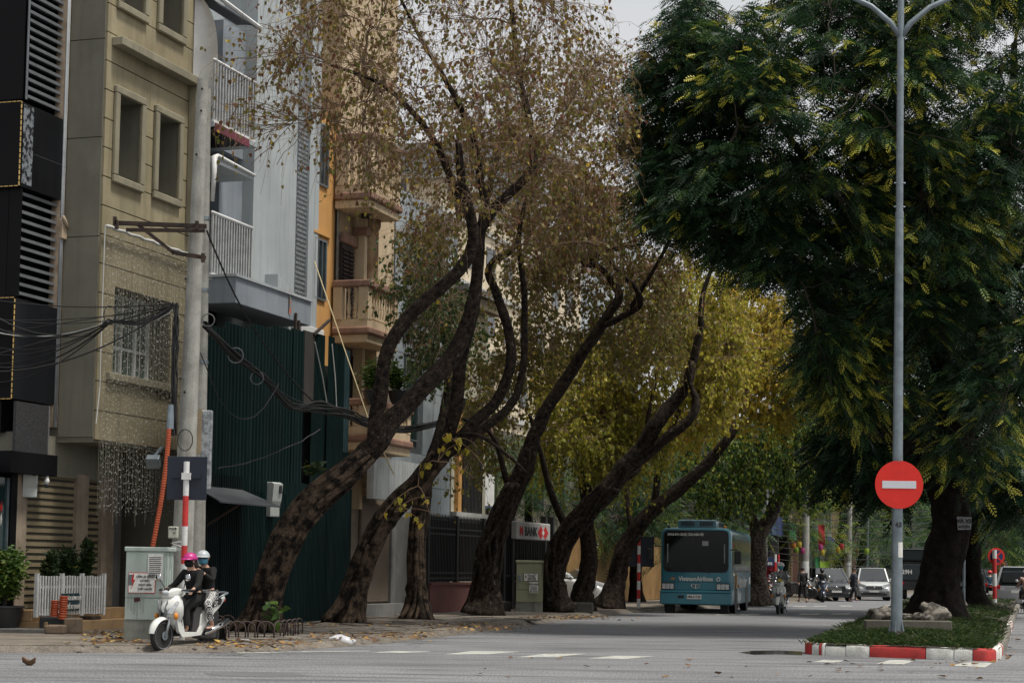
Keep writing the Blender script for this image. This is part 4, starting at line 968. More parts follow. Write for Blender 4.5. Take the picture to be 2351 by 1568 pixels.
# ---- tree 5: long limb leaning towards the bus
T = Tree('peepal_tree', 'peepal tree whose thick dark limb leans far over the road towards the bus', 'tree', G(1285,1400,SZ), TG, 10)
T.limb([(1282,1405,58,0.373),(1272,1350,58,0.331),(1276,1290,58,0.315),(1302,1225,57.9,0.298),(1350,1170,57.8,0.29),(1405,1112,57.7,0.282),(1446,1062,57.6,0.265)], grow=0, n=32, flute=.26, base=True, rough=.10)
T.limb([(1430,1080,57.6,0.248),(1482,1012,57.5,0.24),(1530,945,57.4,0.223),(1572,885,57.3,0.182),(1592,830,57.2,0.14),(1606,760,57.1,0.108),(1612,690,57,0.083),(1640,600,57,0.05)], grow=.35, n=16)
T.limb([(1450,1070,57.6,0.182),(1520,1015,57.3,0.166),(1580,965,57,0.14),(1596,920,57,0.116),(1584,880,57,0.091),(1590,830,57,0.067)], grow=.2, n=14)
T.limb([(1300,1215,58,0.126),(1262,1120,57.6,0.108),(1240,1030,57.2,0.081),(1215,950,57,0.054)], grow=.4, n=12)
T.limb([(1400,1120,57.7,0.108),(1460,1080,58,0.091),(1480,1010,58.2,0.075),(1500,900,58.4,0.058),(1530,760,58.5,0.041)], grow=.5, n=10)
for k in range(7):
    a = random.uniform(-1,1)*.32; pts = []
    for i, (u, v, d, r) in enumerate([(1274,1392,58,.4),(1272,1320,57.9,.39),(1290,1250,57.8,.38),(1340,1180,57.6,.36),(1400,1118,57.4,.33)]):
        aa = a + .4*math.sin(i*1.3+k); pts.append((u + math.sin(aa*2.4)*r*66, v+math.sin(aa)*9, d-.34, random.uniform(.04,.08)))
    T.limb(pts, grow=0, n=8, flute=.05)
env5 = [(1560,740,59.5,150,190,2),(1450,850,60,150,160,2),(1650,830,60,110,170,2),(1330,900,60,120,130,2)]
T.sprout(T.targets(env5, 50, .3), .22, .05, .014, T.br1); T.sprout(T.targets(env5, 480, .1), .1, .016, .006, T.br2, rper=.005, maxlen=2.8, step=.3)
T.finish(barkd, barkt)
pa = T.weep(T.br2, 3600, (.4,1.5), out=.5, droop=1., r=.006)
T.heart_leaves(pa, 27000, .125, peepal2, (.48,.24))
# ---- tree 6, 7: further trunks before the bus
T = Tree('peepal_tree', 'upright peepal trunk with spreading roots beyond the utility cabinet', 'tree', G(1336,1397,SZ), TG, 12)
T.limb([(1332,1402,60.5,0.331),(1340,1340,60.5,0.282),(1350,1260,60.5,0.248),(1352,1180,60.5,0.223),(1342,1100,60.5,0.182),(1350,1000,60.5,0.132),(1380,880,60.5,0.083)], grow=.3, n=28, flute=.25, base=True, rough=.09)
env6 = [(1330,980,60,140,130,2.5),(1420,1000,60.5,130,120,2.5)]
T.sprout(T.targets(env6, 22, .2), .2, .045, .013, T.br1); T.sprout(T.targets(env6, 200, .1), .1, .016, .006, T.br2, rper=.005, maxlen=2.8, step=.3)
T.finish(barkd, barkt); pa = T.weep(T.br2, 1500, (.8,2.2), out=.3, droop=1., r=.006); T.heart_leaves(pa, 14000, .125, peepal2, (.28,.2))
T = Tree('peepal_tree', 'peepal tree with a lopped slanting limb and yellow leaves above the bus', 'tree', G(1405,1393,SZ), TG, 14)
T.limb([(1400,1398,64,0.381),(1410,1340,64,0.315),(1426,1270,64,0.282),(1462,1205,63.8,0.257),(1510,1160,63.6,0.232),(1570,1115,63.4,0.207),(1630,1060,63.2,0.182),(1668,1010,63,0.149),(1690,972,63,0.124)], grow=.1, n=28, flute=.24, base=True, rough=.10)
T.limb([(1500,1165,63.7,0.132),(1520,1060,63.4,0.108),(1560,940,63,0.083),(1640,820,62.8,0.067),(1700,700,62.6,0.041)], grow=.7, n=12)
T.limb([(1450,1220,63.8,0.099),(1440,1120,64,0.083),(1470,1000,64.4,0.067)], grow=.5, n=10)
env7 = [(1690,780,64.5,120,180,2),(1770,820,65,90,170,2),(1620,930,65.5,110,80,1.5),(1500,1000,65.5,110,60,1.5)]
T.sprout(T.targets(env7, 40, .3), .2, .045, .013, T.br1, maxlen=12); T.sprout(T.targets(env7, 420, .1), .1, .016, .006, T.br2, rper=.005, maxlen=3., step=.3)
T.finish(barkd, barkt)
pa = T.weep(T.br2, 3000, (.4,1.5), out=.5, droop=1., r=.006); T.heart_leaves(pa, 25000, .135, peepal2, (.74,.2))
# ---- tree 8: beyond the bus
T = Tree('peepal_tree', 'mottled peepal tree growing behind the bus with bright green shoots', 'tree', G(1745,1386,SZ), TG, 16)
T.limb([(1742,1390,79,0.414),(1740,1320,79,0.365),(1742,1250,79,0.331),(1762,1190,78.8,0.282),(1795,1130,78.5,0.24),(1830,1070,78.2,0.199),(1850,1010,78,0.149),(1856,940,78,0.099)], grow=.45, n=24, flute=.2, base=True)
T.limb([(1742,1250,79,0.248),(1720,1160,79,0.199),(1700,1060,79,0.14),(1710,960,79,0.083)], grow=.5, n=14)
env8 = [(1880,960,77,70,80,3),(1800,1010,77,120,110,4),(1690,1130,77.5,110,60,3),(1860,1090,76.5,70,80,3),(1660,1050,78,110,90,3)]
T.sprout(T.targets(env8, 40, .3), .2, .06, .015, T.br1); T.sprout(T.targets(env8, 360, .1), .1, .02, .008, T.br2, rper=.006, maxlen=4., step=.4)
T.finish(barkm, barkd)
pa = T.weep(T.br2, 1800, (.7,1.8), out=.4, droop=.9, r=.008, mat=twigd); T.heart_leaves(pa, 22000, .17, leafm('peepal_leaf_fresh', [(0,(.014,.042,.017)),(.35,(.055,.115,.028)),(.65,(.22,.28,.045)),(1,(.44,.45,.06))], trans=.45), (.42,.28))
# ---- the two great rain trees of the median
RG = 'rain trees of the median'
T = Tree('rain_tree', 'huge dark rain tree on the median island behind the lamp post, feathery leaves', 'tree', G(2157,1418,.36), RG, 21)
T.limb([(2152,1426,46.6,.55),(2156,1360,46.6,.52),(2162,1290,46.6,.49),(2172,1200,46.6,.47),(2182,1100,46.6,.46),(2192,1010,46.6,.44)], grow=0, n=36, flute=.16, base=True, rough=.08)
T.limb([(2192,1020,46.6,.38),(2180,900,46.3,.30),(2140,760,46,.24),(2080,600,45.6,.18),(2000,430,45.2,.13),(1930,280,45,.08)], grow=.7, n=18)
T.limb([(2195,1020,46.6,.40),(2230,880,46.8,.32),(2270,720,47,.25),(2300,540,47.2,.19),(2320,330,47.4,.13),(2330,100,47.5,.08)], grow=.7, n=18)
T.limb([(2180,1080,46.5,.30),(2100,1030,45.8,.25),(2030,985,45.2,.22),(1985,920,44.8,.20),(1935,845,44.5,.18),(1892,785,44.3,.165),(1886,700,44.2,.15),(1884,620,44.2,.13),(1870,500,44.2,.10),(1820,380,44.2,.06)], grow=.45, n=16)
T.limb([(2195,1000,46.6,.25),(2150,800,47.5,.20),(2100,560,48.5,.15),(2120,300,49,.11),(2100,50,49,.07)], grow=.7, n=14)
T.limb([(1890,700,44.2,.10),(1800,600,43.8,.08),(1700,500,43.4,.06),(1600,440,43,.04)], grow=.8, n=10)
T.limb([(2080,600,45.6,.12),(1950,500,44,.10),(1800,300,43.5,.07),(1680,160,43.5,.05)], grow=.8, n=10)
T.limb([(2270,720,47,.12),(2330,620,45.5,.09),(2400,520,45,.06)], grow=.8, n=10)
enR = [(1880,230,44,330,300,4,3.2),(2180,200,44.5,260,380,4.5,3.2),(2330,560,45,170,380,4,2.2),(1670,450,43,190,110,2.5,1.3),(1770,570,43.8,130,90,2.5,1.1),(1530,300,44.5,80,200,2,.7),(2000,650,45,200,200,4,1.2),(1905,790,44,75,120,2.5,.6),(1620,180,45,150,200,3,1.5),(1560,380,44,90,90,2,.5),(2150,-120,46,420,170,5,1.5),(1930,900,44.2,80,70,2,.4),(2250,940,44.5,130,170,3,.8),(2050,520,44,230,250,3.5,1.5)]
T.sprout(T.targets(enR, 150, .35), .12, .09, .02, T.br1, rper=.012, maxlen=8)
T.sprout(T.targets(enR, 1500, .15), .05, .022, .008, T.br2, rper=.006, maxlen=3., step=.3)
T.finish(barkrain, twigd)
spray(T, T.br2, 11200, (.5,1.1), 7, .40, 5, .185, rainleaf, young=.3, leaflet=.42)
T = Tree('rain_tree', 'second dark rain tree further along the median, slender twin trunks', 'tree', G(2232,1392,.36), RG, 23)
T.limb([(2233,1398,66,.42),(2232,1340,66,.36),(2228,1250,66,.33),(2222,1120,66,.30),(2215,980,66,.26),(2230,800,66,.20),(2240,600,66,.12)], grow=.4, n=24, flute=.15, base=True)
T.limb([(2222,1120,66,.22),(2150,1000,66,.18),(2080,860,66,.13),(2020,700,66,.08)], grow=.7, n=12)
T.limb([(2225,1100,66,.2),(2290,980,65.5,.16),(2350,860,65,.10)], grow=.7, n=12)
enR2 = [(2100,850,64,250,250,5,2.2),(2300,1050,63,120,170,4,1.4),(2010,1040,65,130,110,4,1.),(2130,600,67,260,260,6,1.4),(1950,760,66,90,170,4,.8)]
T.sprout(T.targets(enR2, 90, .35), .12, .09, .02, T.br1, rper=.012, maxlen=12); T.sprout(T.targets(enR2, 800, .15), .05, .024, .009, T.br2, rper=.006, maxlen=4.5, step=.45)
T.finish(barkrain, twigd)
spray(T, T.br2, 3400, (.6,1.3), 7, .66, 5, .22, rainleaf, young=.12, base_t=.22, leaflet=.44)
# ---- trees down the street
FG = 'street trees far down the avenue'
def far_tree(label, u, v, d, r, top, envs, n, per=6, L=.9, young=.15, seed=1, lean=0, bt=.36):
    T = Tree('street_tree', label, 'tree', G(u, v, SZ), FG, seed)
    T.limb([(u,v+4,d,r*1.1),(u+lean*.3,v-80,d,r),(u+lean*.6,(v+top)/2,d,r*.75),(u+lean,top,d,r*.35)], grow=.5, n=12, flute=.12, base=True)
    T.sprout(T.targets(envs, 26, .3), .15, .10, .025, T.br1, rper=.012, maxlen=16); T.sprout(T.targets(envs, n//4, .1), .05, .03, .012, T.br2, rper=.006, maxlen=6, step=.7)
    T.finish(barkrain, twigd)
    spray(T, T.br2, n, (.8,1.6), per, L, 5, .12, farleaf, young=young, base_t=bt)
far_tree('fresh green street tree over the red awning, on the house side', 1800, 1372, 104, .28, 980, [(1810,1090,102,100,110,5),(1760,1190,100,60,50,3),(1850,1200,100,70,60,3),(1890,1245,101,50,22,3)], 520, seed=31, L=.8, young=.5, bt=.5)
far_tree('dark street tree with a leaning trunk beyond the grey car', 1915, 1368, 118, .32, 900, [(1920,1040,116,120,120,6),(1950,1200,114,80,60,4),(1930,1255,112,60,25,3),(1880,900,118,120,120,6)], 620, seed=33, lean=40, young=.3, bt=.42)
far_tree('slim dark street tree above the silver van', 1975, 1366, 132, .30, 950, [(2000,1120,128,110,110,6),(2020,1235,124,70,50,4),(1960,1000,130,110,120,6)], 620, seed=35, lean=20)
far_tree('dim street tree behind the dark truck', 2085, 1362, 150, .35, 950, [(2080,1100,146,120,130,7),(2150,1230,142,70,60,4)], 560, seed=37)
far_tree('bright green street tree beyond the second median trunk', 2320, 1372, 112, .3, 960, [(2320,1150,110,90,120,5),(2290,1260,108,50,50,3)], 560, seed=39, young=.3)
far_tree('bushy dark street tree at the far bend of the avenue', 2200, 1360, 175, .4, 900, [(2220,1130,168,130,150,8),(2260,1270,165,80,50,5)], 560, seed=41, L=1.1)
far_tree('tall shaded street tree behind the bus roof', 1640, 1384, 92, .3, 930, [(1620,1090,90,110,120,4),(1560,1180,88,90,70,3),(1690,1200,89,80,50,3)], 620, seed=43, L=.7)
far_tree('leafy street tree in front of the corrugated yard wall', 1460, 1388, 78, .25, 1000, [(1450,1130,77,120,110,3),(1390,1220,76,90,60,2.5),(1530,1230,76,70,60,2)], 620, seed=45, L=.6)
far_tree('green garden tree behind the iron fence by the bank', 1215, 1384, 74, .22, 1000, [(1180,1080,73,130,90,3),(1120,1120,72,70,60,2),(1290,1110,73,90,80,2)], 520, seed=47, L=.55)
# the wood that closes the avenue
wl = 1800; X = rng.uniform(1500, 2700, wl); Vv = rng.uniform(980, 1372, wl); Dd = rng.uniform(190, 225, wl)
wo_ = thing('avenue_trees', 'hazy mass of far trees that closes off the avenue', 'trees', (60,200,0))
wo_['kind'] = 'stuff'
P = np.array([W(a, b_, c) for a, b_, c in zip(X, Vv, Dd)]); P = P[P[:,2] > .5]; N = len(P)
P = np.repeat(P, 6, 0) + rng.normal(0, .9, (N*6,3)); dd = rng.normal(0,1,(N*6,3)); dd[:,2] = dd[:,2]*.3-.2; dd = nrm(dd)
pinnate('crown', P, dd, rng.uniform(1.,1.9,N*6), 4, .14, farleaf, np.clip(rng.normal(.28,.14,N*6),0,1), wo_, np.array([60.,200,0]), rng)
# ================================================================= buildings behind the trees
yel = surf('yellow_plaster', (.52,.40,.20), (.42,.31,.15), scale=.8, rough=.85, streak=.35)
pale = surf('pale_plaster', (.50,.48,.38), (.42,.40,.31), scale=.6, rough=.85, streak=.35)
cream2 = surf('cream_block', (.66,.57,.42), (.58,.49,.35), scale=.4, rough=.85, streak=.25)
tower = surf('tower_grey', (.48,.52,.55), (.40,.44,.47), scale=.4, rough=.6, streak=.2)
palegrey = surf('pale_grey_wall', (.46,.46,.44), (.36,.36,.34), scale=.6, rough=.9, streak=.4)
Q = Bld('cornice_house', 'pale yellow house with a heavy dark cornice, half hidden by the second tree', 'house', 20.9)
Q.box('wall', pale, 20.9, 24.2, 0, 8, 0, 10.2); Q.box('cornice', surf('cornice_dark', (.20,.16,.11), (.13,.10,.07)), 20.8, 24.3, -.4, 0, 9.7, 10.1, bevel=.05); Q.box('roof_edge', greyst, 20.8, 24.3, -.5, 8, 10.1, 10.3)
Q.box('column', oran, 21.2, 21.5, -.14, 0, .3, 8.8); Q.box('folding_gate', black, 21.7, 23.6, -.10, -.01, 3.2, 6.8); 
for i in range(14): Q.box('gate_bar', surf('gate_grey', (.05,.05,.052)), 21.72+i*.135, 21.76+i*.135, -.14, -.10, 3.2, 6.8)
Q.box('floor_band', palegrey, 20.9, 24.2, -.2, 0, 2.9, 3.2)
N_ = Bld('bank_building', 'low yellow bank building behind the iron fence with a red lettered board', 'building', 24.4, 5)
N_.box('wall', surf('white_wall', (.70,.70,.68), (.58,.58,.56), scale=.6, streak=.2), 19.5, 38, 5.0, 12, 0, 3.0); N_.box('upper_wall', yel, 19.5, 38, 5.2, 12, 3.0, 8.6); N_.box('band', ostone, 19.4, 38, 4.85, 5.2, 3.0, 3.2)
for i in range(6): N_.box('pane', pane, 20.6+i*3, 22.+i*3, 5.15, 5.19, 5.4, 7.2)
N_.box('door', pane, 25.5, 27.5, 4.9, 4.99, .1, 2.4); N_.box('door', pane, 31, 34, 4.9, 4.99, .1, 2.4)
sx, sz = fp(1030,1122,2.5); sx2, _ = fp(1135,1122,2.5)
sgn_ = Bld('shop_sign', 'white shop board with red letters hanging behind the second leaning tree', 'sign', sx, 2.5)
sgn_.box('board', white, sx, sx2, 2.5, 2.6, sz-.45, sz+.75); sgn_.box('board_edge', surf('blue_edge', (.05,.08,.14)), sx, sx2, 2.49, 2.6, sz-.55, sz-.44)
sgn_.txt('lettering', 'ANH', .8, inkred, (sx+sx2)/2+.4, 2.48, sz+.25, bold=.02)
for x in (sx+.3, sx2-.3): sgn_.box('sign_post', black, x-.05, x+.05, 2.62, 2.7, .1, sz+.2)
L_ = Bld('apartment_block', 'tall cream apartment block seen through the bare twigs', 'building', 60, 15)
L_.box('wall', cream2, 60, 88, 15, 28, 0, 22.5); L_.box('roof_slab', palegrey, 59.7, 88.3, 14.6, 28, 22.5, 22.9)
for j in range(6):
    L_.box('floor_band', palegrey, 59.9, 88.1, 14.85, 15, 3.2+j*3.5, 3.5+j*3.5)
    for i in range(8):
        L_.box('window', pane, 61.2+i*3.3, 62.8+i*3.3, 14.95, 14.99, 4.4+j*3.5, 6.1+j*3.5)
L_.box('side_wall', cream2, 59.97, 60, 15, 28, 0, 22.5)
for j in range(6):
    for i in range(3): L_.box('side_window', pane, 59.93, 59.96, 17+i*3.5, 18.4+i*3.5, 4.4+j*3.5, 6.1+j*3.5)
V_ = Bld('office_tower', 'blue grey office tower with long horizontal window bands far behind the trees', 'building', 126, 30)
V_.box('wall', tower, 126, 165, 30, 60, 0, 40)
for j in range(10):
    V_.box('window_band', surf('tower_window', (.22,.27,.30), (.17,.21,.24), rough=.2), 126.5, 164.5, 29.9, 29.99, 3+j*3.5, 4.7+j*3.5); V_.box('end_band', MATS['tower_window'], 125.9, 125.99, 30.5, 59, 3+j*3.5, 4.7+j*3.5)
V_.box('parapet', palegrey, 125.7, 165.3, 29.7, 60, 40, 40.8)
# iron fence in front of the bank
bric = surf('red_base', (.13,.05,.042), (.085,.036,.032), scale=1.5, rough=.85, streak=.35)
fx0, fx1 = 17.6, 31.2
Fc = Bld('iron_fence', 'black iron bar fence on a dull red base wall in front of the bank', 'fence', fx0, -.1)
FY = -.25
fx0 = fp(978,1390,FY)[0]; fx1 = fp(1262,1385,FY)[0]
Fc.box('base_wall', bric, fx0, fx1, FY-.12, FY+.12, .1, .95); Fc.box('coping', bric, fx0, fx1, FY-.16, FY+.16, .95, 1.02)
me = MB().box(-.018,.018,-.018,.018,0,1.85).lathe([(.018,1.85),(.03,1.9),(0,2.05)], n=6).mesh('bar', black)
k_ = int((fx1-fx0)/.135)
for i in range(k_): Fc.rep('bar', me, fx0+.07+i*.135, FY, 1.05)
for z in (1.12,1.28,2.45,2.62): Fc.box('rail', black, fx0, fx1, FY-.02, FY+.02, z, z+.05)
for i in range(6): Fc.box('post', black, fx0+i*(fx1-fx0)/5-.07, fx0+i*(fx1-fx0)/5+.07, FY-.07, FY+.07, .1, 3.05)
me = MB().tube([(math.cos(a)*.07,0,math.sin(a)*.07) for a in np.linspace(0,6.28,9)], .012, 4, cap=False).mesh('scroll', black)
for i in range(int(k_/2)): Fc.rep('scroll', me, fx0+.14+i*.27, FY, 1.22)
Gt = Bld('iron_gate', 'tall black iron gate with square posts beside the bank sign', 'gate', fx1-.2, FY)
gx0, gx1 = fp(1150,1385,FY-.3)[0], fp(1262,1385,FY-.3)[0]
for x in (gx0, gx0+.9, gx1-.9, gx1): Gt.box('post', black, x-.1, x+.1, FY-.42, FY-.22, .1, 3.3)
for i in range(int((gx1-gx0)/.2)): Gt.box('bar', black, gx0+.1+i*.2, gx0+.13+i*.2, FY-.34, FY-.3, .2, 2.7)
for z in (.2,1.2,2.6): Gt.box('rail', black, gx0, gx1, FY-.35, FY-.29, z, z+.07)
bx, bz = fp(1177,1217,FY-.6); bx2, _ = fp(1254,1217,FY-.6)
Sb = Bld('bank_sign', 'white bank sign box with red and black letters and red diamonds over the gate', 'sign', bx, FY-.6)
Sb.box('sign_box', surf('sign_grey', (.42,.42,.41), (.34,.34,.33), streak=.2), bx, bx2, FY-.75, FY-.55, bz-.28, bz+.30, bevel=.03); w2 = bx2-bx
Sb.txt('lettering', 'M', .42, inkred, bx+w2*.12, FY-.76, bz-.02, bold=.012, sx=1.2); Sb.txt('lettering', 'BANK', .42, ink, bx+w2*.40, FY-.76, bz-.02, bold=.012, sx=1.25)
for dx, c in ((.70,0),(.84,1)):
    cx = bx+w2*dx; r_ = .24; Sb.put(MB().add([(cx-r_*1.5,FY-.757,bz-.02),(cx,FY-.757,bz-.02-r_),(cx+r_*1.5,FY-.757,bz-.02),(cx,FY-.757,bz-.02+r_)], [(0,1,2,3)]), 'diamond', inkred, fix=False)
cx = bx+w2*.77; Sb.put(MB().add([(cx-.16,FY-.76,bz-.02),(cx,FY-.76,bz-.13),(cx+.16,FY-.76,bz-.02),(cx,FY-.76,bz+.09)], [(0,1,2,3)]), 'diamond_gap', white, fix=False)
# corrugated yard wall
cy_ = surf('ochre_sheet', (.40,.25,.10), (.28,.17,.07), scale=1.2, rough=.6, streak=.45, sc=(.12,.07,.03))
yx0, yx1 = fp(1300,1385,.3)[0], fp(1530,1380,.3)[0]
Y_ = Bld('yard_wall', 'ochre corrugated yard wall behind the slanting trunks', 'wall', yx0, .3)
k_ = 14
for i in range(k_):
    a, b_ = yx0+(yx1-yx0)*i/k_, yx0+(yx1-yx0)*(i+1)/k_; pts = []
    x = a
    m = MB(); xs_ = np.arange(a, b_, .13); vs_ = []
    for x in xs_: vs_ += [(x,.3),(x+.05,.3),(x+.065,.26),(x+.115,.26)]
    n_ = len(vs_); m.add([(x,y,.15) for x, y in vs_] + [(x,y,2.9+.1*random.random()) for x, y in vs_], [(q,q+1,n_+q+1,n_+q) for q in range(n_-1)])
    Y_.put(m, 'sheet', cy_, fix=False)
Y_.box('rear', darkgap, yx0, yx1, .4, .6, 0, 2.8)
yb = Bld('yard_building', 'dim two storey building behind the corrugated yard wall', 'building', yx0, 6); yb.box('wall', surf('dim_wall', (.16,.14,.11), (.10,.09,.075), streak=.4), yx0-4, yx1+16, 6, 14, 0, 7.5)
for i in range(8): yb.box('window', pane, yx0+i*3.5, yx0+i*3.5+1.4, 5.95, 5.99, 4.2, 5.8)
# ---------------------------------------------------------------- shop houses down the avenue
shopw = [surf('shop_grey', (.20,.20,.195), (.14,.14,.135), streak=.4), surf('shop_ochre', (.30,.23,.13), (.22,.17,.10), streak=.4), surf('shop_rose', (.30,.17,.14), (.22,.12,.10), streak=.4), surf('shop_green', (.16,.22,.18), (.11,.16,.13), streak=.4)]
colr = {'r':(.50,.03,.03),'g':(.05,.30,.10),'y':(.55,.42,.04),'b':(.03,.06,.20),'p':(.50,.06,.22),'o':(.60,.22,.03),'w':(.6,.6,.58),'l':(.35,.55,.05)}
CM = {k: surf('colour_'+k, tuple(x*.6 for x in c), tuple(x*.4 for x in c), rough=.8) for k, c in colr.items()}
kx = [Vector((11.8,84)), Vector((17.2,100)), Vector((26,126)), Vector((40,166)), Vector((60,222))]
def shop(u, d, wdt, hgt, wall, board, label, rzd=14., depth=9, z0=0):
    p = W(u, 1300, d); h = thing('shop_house', label, 'shop', (p.x, p.y, 0), R(90-rzd), 'shop houses on the avenue')
    box('wall', wall, h, 0, wdt, 0, depth, 3.4, hgt); box('shop_opening', darkgap, h, 0, wdt, 1.2, depth, 0, 3.4)
    box('signboard', CM[board], h, .2, wdt-.2, -.25, -.05, 3.3, 4.3)
    for x in (.1, wdt-.35): box('pier', wall, h, x, x+.25, 0, .4, 0, 3.4)
    for j in range(int((hgt-5)/3)):
        for x in (wdt*.18, wdt*.6): box('window', pane, h, x, x+wdt*.24, -.02, -.001, 5+j*3.2, 6.6+j*3.2)
        box('balcony', wall, h, .2, wdt-.2, -.9, 0, 7.3+j*3.2, 7.5+j*3.2)
    return h
shop(1760,92,6,9,shopw[0],'b','dim grey shop house with a dark blue board, next after the bus'); shop(1800,104,5,10,shopw[1],'g','ochre shop house with a green board beside the red awning')
shop(1832,116,6,8.5,shopw[2],'y','rose coloured shop house with a yellow board'); shop(1862,130,6,11,shopw[3],'g','greenish shop house with a green board behind the lanterns')
shop(1892,146,8,9,shopw[0],'b','grey shop house with a dark blue board behind the motorbike rider'); shop(1925,168,10,11,shopw[1],'w','ochre shop house with a white board behind the grey car')
shop(1965,196,14,12,shopw[2],'o','far rose shop house with an orange board'); 
far = thing('far_building', 'hazy grey building across the far end of the avenue', 'building', (60,250,0), R(-14)); box('wall', shopw[0], far, -60, 70, 0, 10, 0, 14)
for i in range(24):
    for j in range(4): box('window', pane, far, -55+i*5, -53+i*5, -.05, -.001, 2+j*3.2, 3.8+j*3.2)
# ================================================================= street furniture on the house side
def frame_thing(name, label, cat, p, rz=0., group=None): return thing(name, label, cat, p, rz, group)
# twin concrete power poles with bracket, risers and meter
def pole(name, label, b, t, r0, r1, n=20):
    o = thing(name, label, 'pole', b); pts = [Vector(b).lerp(Vector(t), k/10)-Vector(b) for k in range(11)]
    MB().tube(pts, [r0+(r1-r0)*k/10 for k in range(11)], n).build('shaft', polec, o, smooth=False, auto=40); return o
pb, pt = W(410,1474,34.7), W(466,183,34.7); pb.z = SZ
PO = pole('concrete_pole', 'tall weathered concrete power pole with holes, nearer one of the pair', pb, pt, .215, .105)
def on_pole(u, v, out=0.): return W(u, v, 34.7-.20-out) - pb
for u, v in ((470,205),(468,255),(457,355),(448,585),(432,640),(430,900),(420,870)):
    MB().cyl(on_pole(u-6,v,-.10)-Vector((0,.02,0)), on_pole(u-6,v,-.02), .022, n=8).build('bolt_hole', black, PO)
b2, t2 = W(444,1462,35.5), W(474,206,35.5); b2.z = SZ
PO2 = pole('concrete_pole', 'slimmer concrete pole standing close behind the taller one', b2, t2, .20, .09)
for z in (5.2,6.6,8.0): MB().lathe([(.225-.012*z,0),(.225-.012*z,.06)], c=(0,0,0), n=20).build('steel_band', steel, PO2).location = (Vector((0,0,0)).lerp(t2-b2, z/(t2.z-b2.z))) + Vector((0,0,0))
BK = thing('pole_bracket', 'rusty steel bracket arms bolted across the concrete pole', 'bracket', W(440,520,34.4))
c0 = W(440,520,34.4)
for a, b_, w_ in (((262,512),(474,520),.11),((290,528),(470,530),.09),((311,512),(396,578),.09),((396,580),(472,592),.10)):
    MB().bar(W(*a,34.36)-c0, W(*b_,34.3)-c0, .07, w_*.7).build('steel_angle', rust, BK)
for a in ((264,508),(268,516),(452,518),(466,592)): MB().box(-.03,.03,-.05,.05,-.08,.08, Matrix.Translation(W(*a,34.28)-c0)).build('bolt_plate', rust, BK)
def sag(p, q, s, n=14, wob=0.):
    p, q = Vector(p), Vector(q); out = []
    for i in range(n+1):
        t = i/n; x = p.lerp(q, t); x.z -= s*4*t*(1-t)
        if wob and 0 < i < n: x += Vector((random.gauss(0,wob), random.gauss(0,wob), random.gauss(0,wob)))
        out.append(x)
    return out
# cables from the pole to the shops on the corner
CG = 'cables slung from the concrete pole'
cb = thing('cable_bundle', 'black overhead cables fanning from the pole across the beige front', 'cables', W(400,700,34.2), 0)
o0 = W(400,700,34.2)
node = W(258,735,34.6)
for k in range(14):
    v1 = 690 + k*14 + random.uniform(-8,8); e = W(-40, v1, 35.2+random.uniform(-.5,.8))
    st = W(398+random.uniform(-6,6), 695+random.uniform(0,18), 34.25)
    if k % 3: pts = sag(st, node+Vector((random.gauss(0,.03),0,random.gauss(0,.03))), .10+.1*random.random(), 8) + sag(node, e, random.uniform(.1,.5), 12)[1:]
    else: pts = sag(st, e, random.uniform(.0,.35), 16)
    MB().tube([p-o0 for p in pts], random.choice((.009,.012,.016)), 5, cap=False).build('cable', wirew if k in (5,) else wire, cb, smooth=True)
for k in range(16):
    pts = [W(402+random.uniform(-8,10), 700+random.uniform(-8,6), 34.2)]
    for j, v in enumerate((740,800,870,940,1000)): pts.append(W(404-j*1.5+random.uniform(-8,8), v, 34.2+random.uniform(-.05,.08)))
    MB().tube([p-o0 for p in pts], .013, 5, cap=False).build('riser_cable', wire, cb, smooth=True)
for c in ((252,722,.16),(385,760,.3),(425,1010,.2)):
    p = W(c[0], c[1], 34.4)-o0; MB().tube([p+Vector((math.cos(a)*c[2]*.7,0,math.sin(a)*c[2])) for a in np.linspace(0,6.28,18)], .010, 5, cap=False).build('cable_loop', wire, cb, smooth=True)
# bundle running along the street, tied in loops
c2 = thing('cable_bundle', 'thick sagging bundle of black cables running from the pole past the hoarding into the trees', 'cables', W(470,745,35), 0); o1 = W(470,745,35)
way = [(470,745,35),(540,818,36.3),(605,866,37.8),(668,928,39.6),(735,934,41.2),(800,950,43),(840,972,44),(930,985,46.5),(1050,960,49.5)]
for k in range(15):
    pts = []
    for i, (u, v, d) in enumerate(way): pts.append(W(u+random.uniform(-5,5), v+random.uniform(-11,11)*(1.3 if 2 < i < 7 else .7), d)-o1)
    P_ = smooth([(*p, .012) for p in pts], .35)
    MB().tube([Vector(p[:3]) for p in P_], random.choice((.014,.018,.022)), 5, cap=False).build('cable', wire, c2, smooth=True)
for u, v, d, r in ((541,816,36.1,.15),(590,868,37.5,.13),(478,735,35,.12)):
    p = W(u,v,d)-o1; MB().tube([p+Vector((math.cos(a)*r,0,math.sin(a)*r)) for a in np.linspace(0,6.28,18)], .012, 5, cap=False).build('cable_ring', surf('ring_grey', (.14,.15,.15)), c2, smooth=True)
gw = thing('guy_wire', 'single dark wire slanting from the pole top bracket down to the cable bundle', 'wire', W(475,530,34.6)); g0 = W(475,530,34.6)
MB().tube([p-g0 for p in sag(W(475,530,34.6), W(600,780,38), .15) + sag(W(600,780,38), W(735,935,41.2), .1)[1:]], .018, 5, cap=False).build('wire', wire, gw)
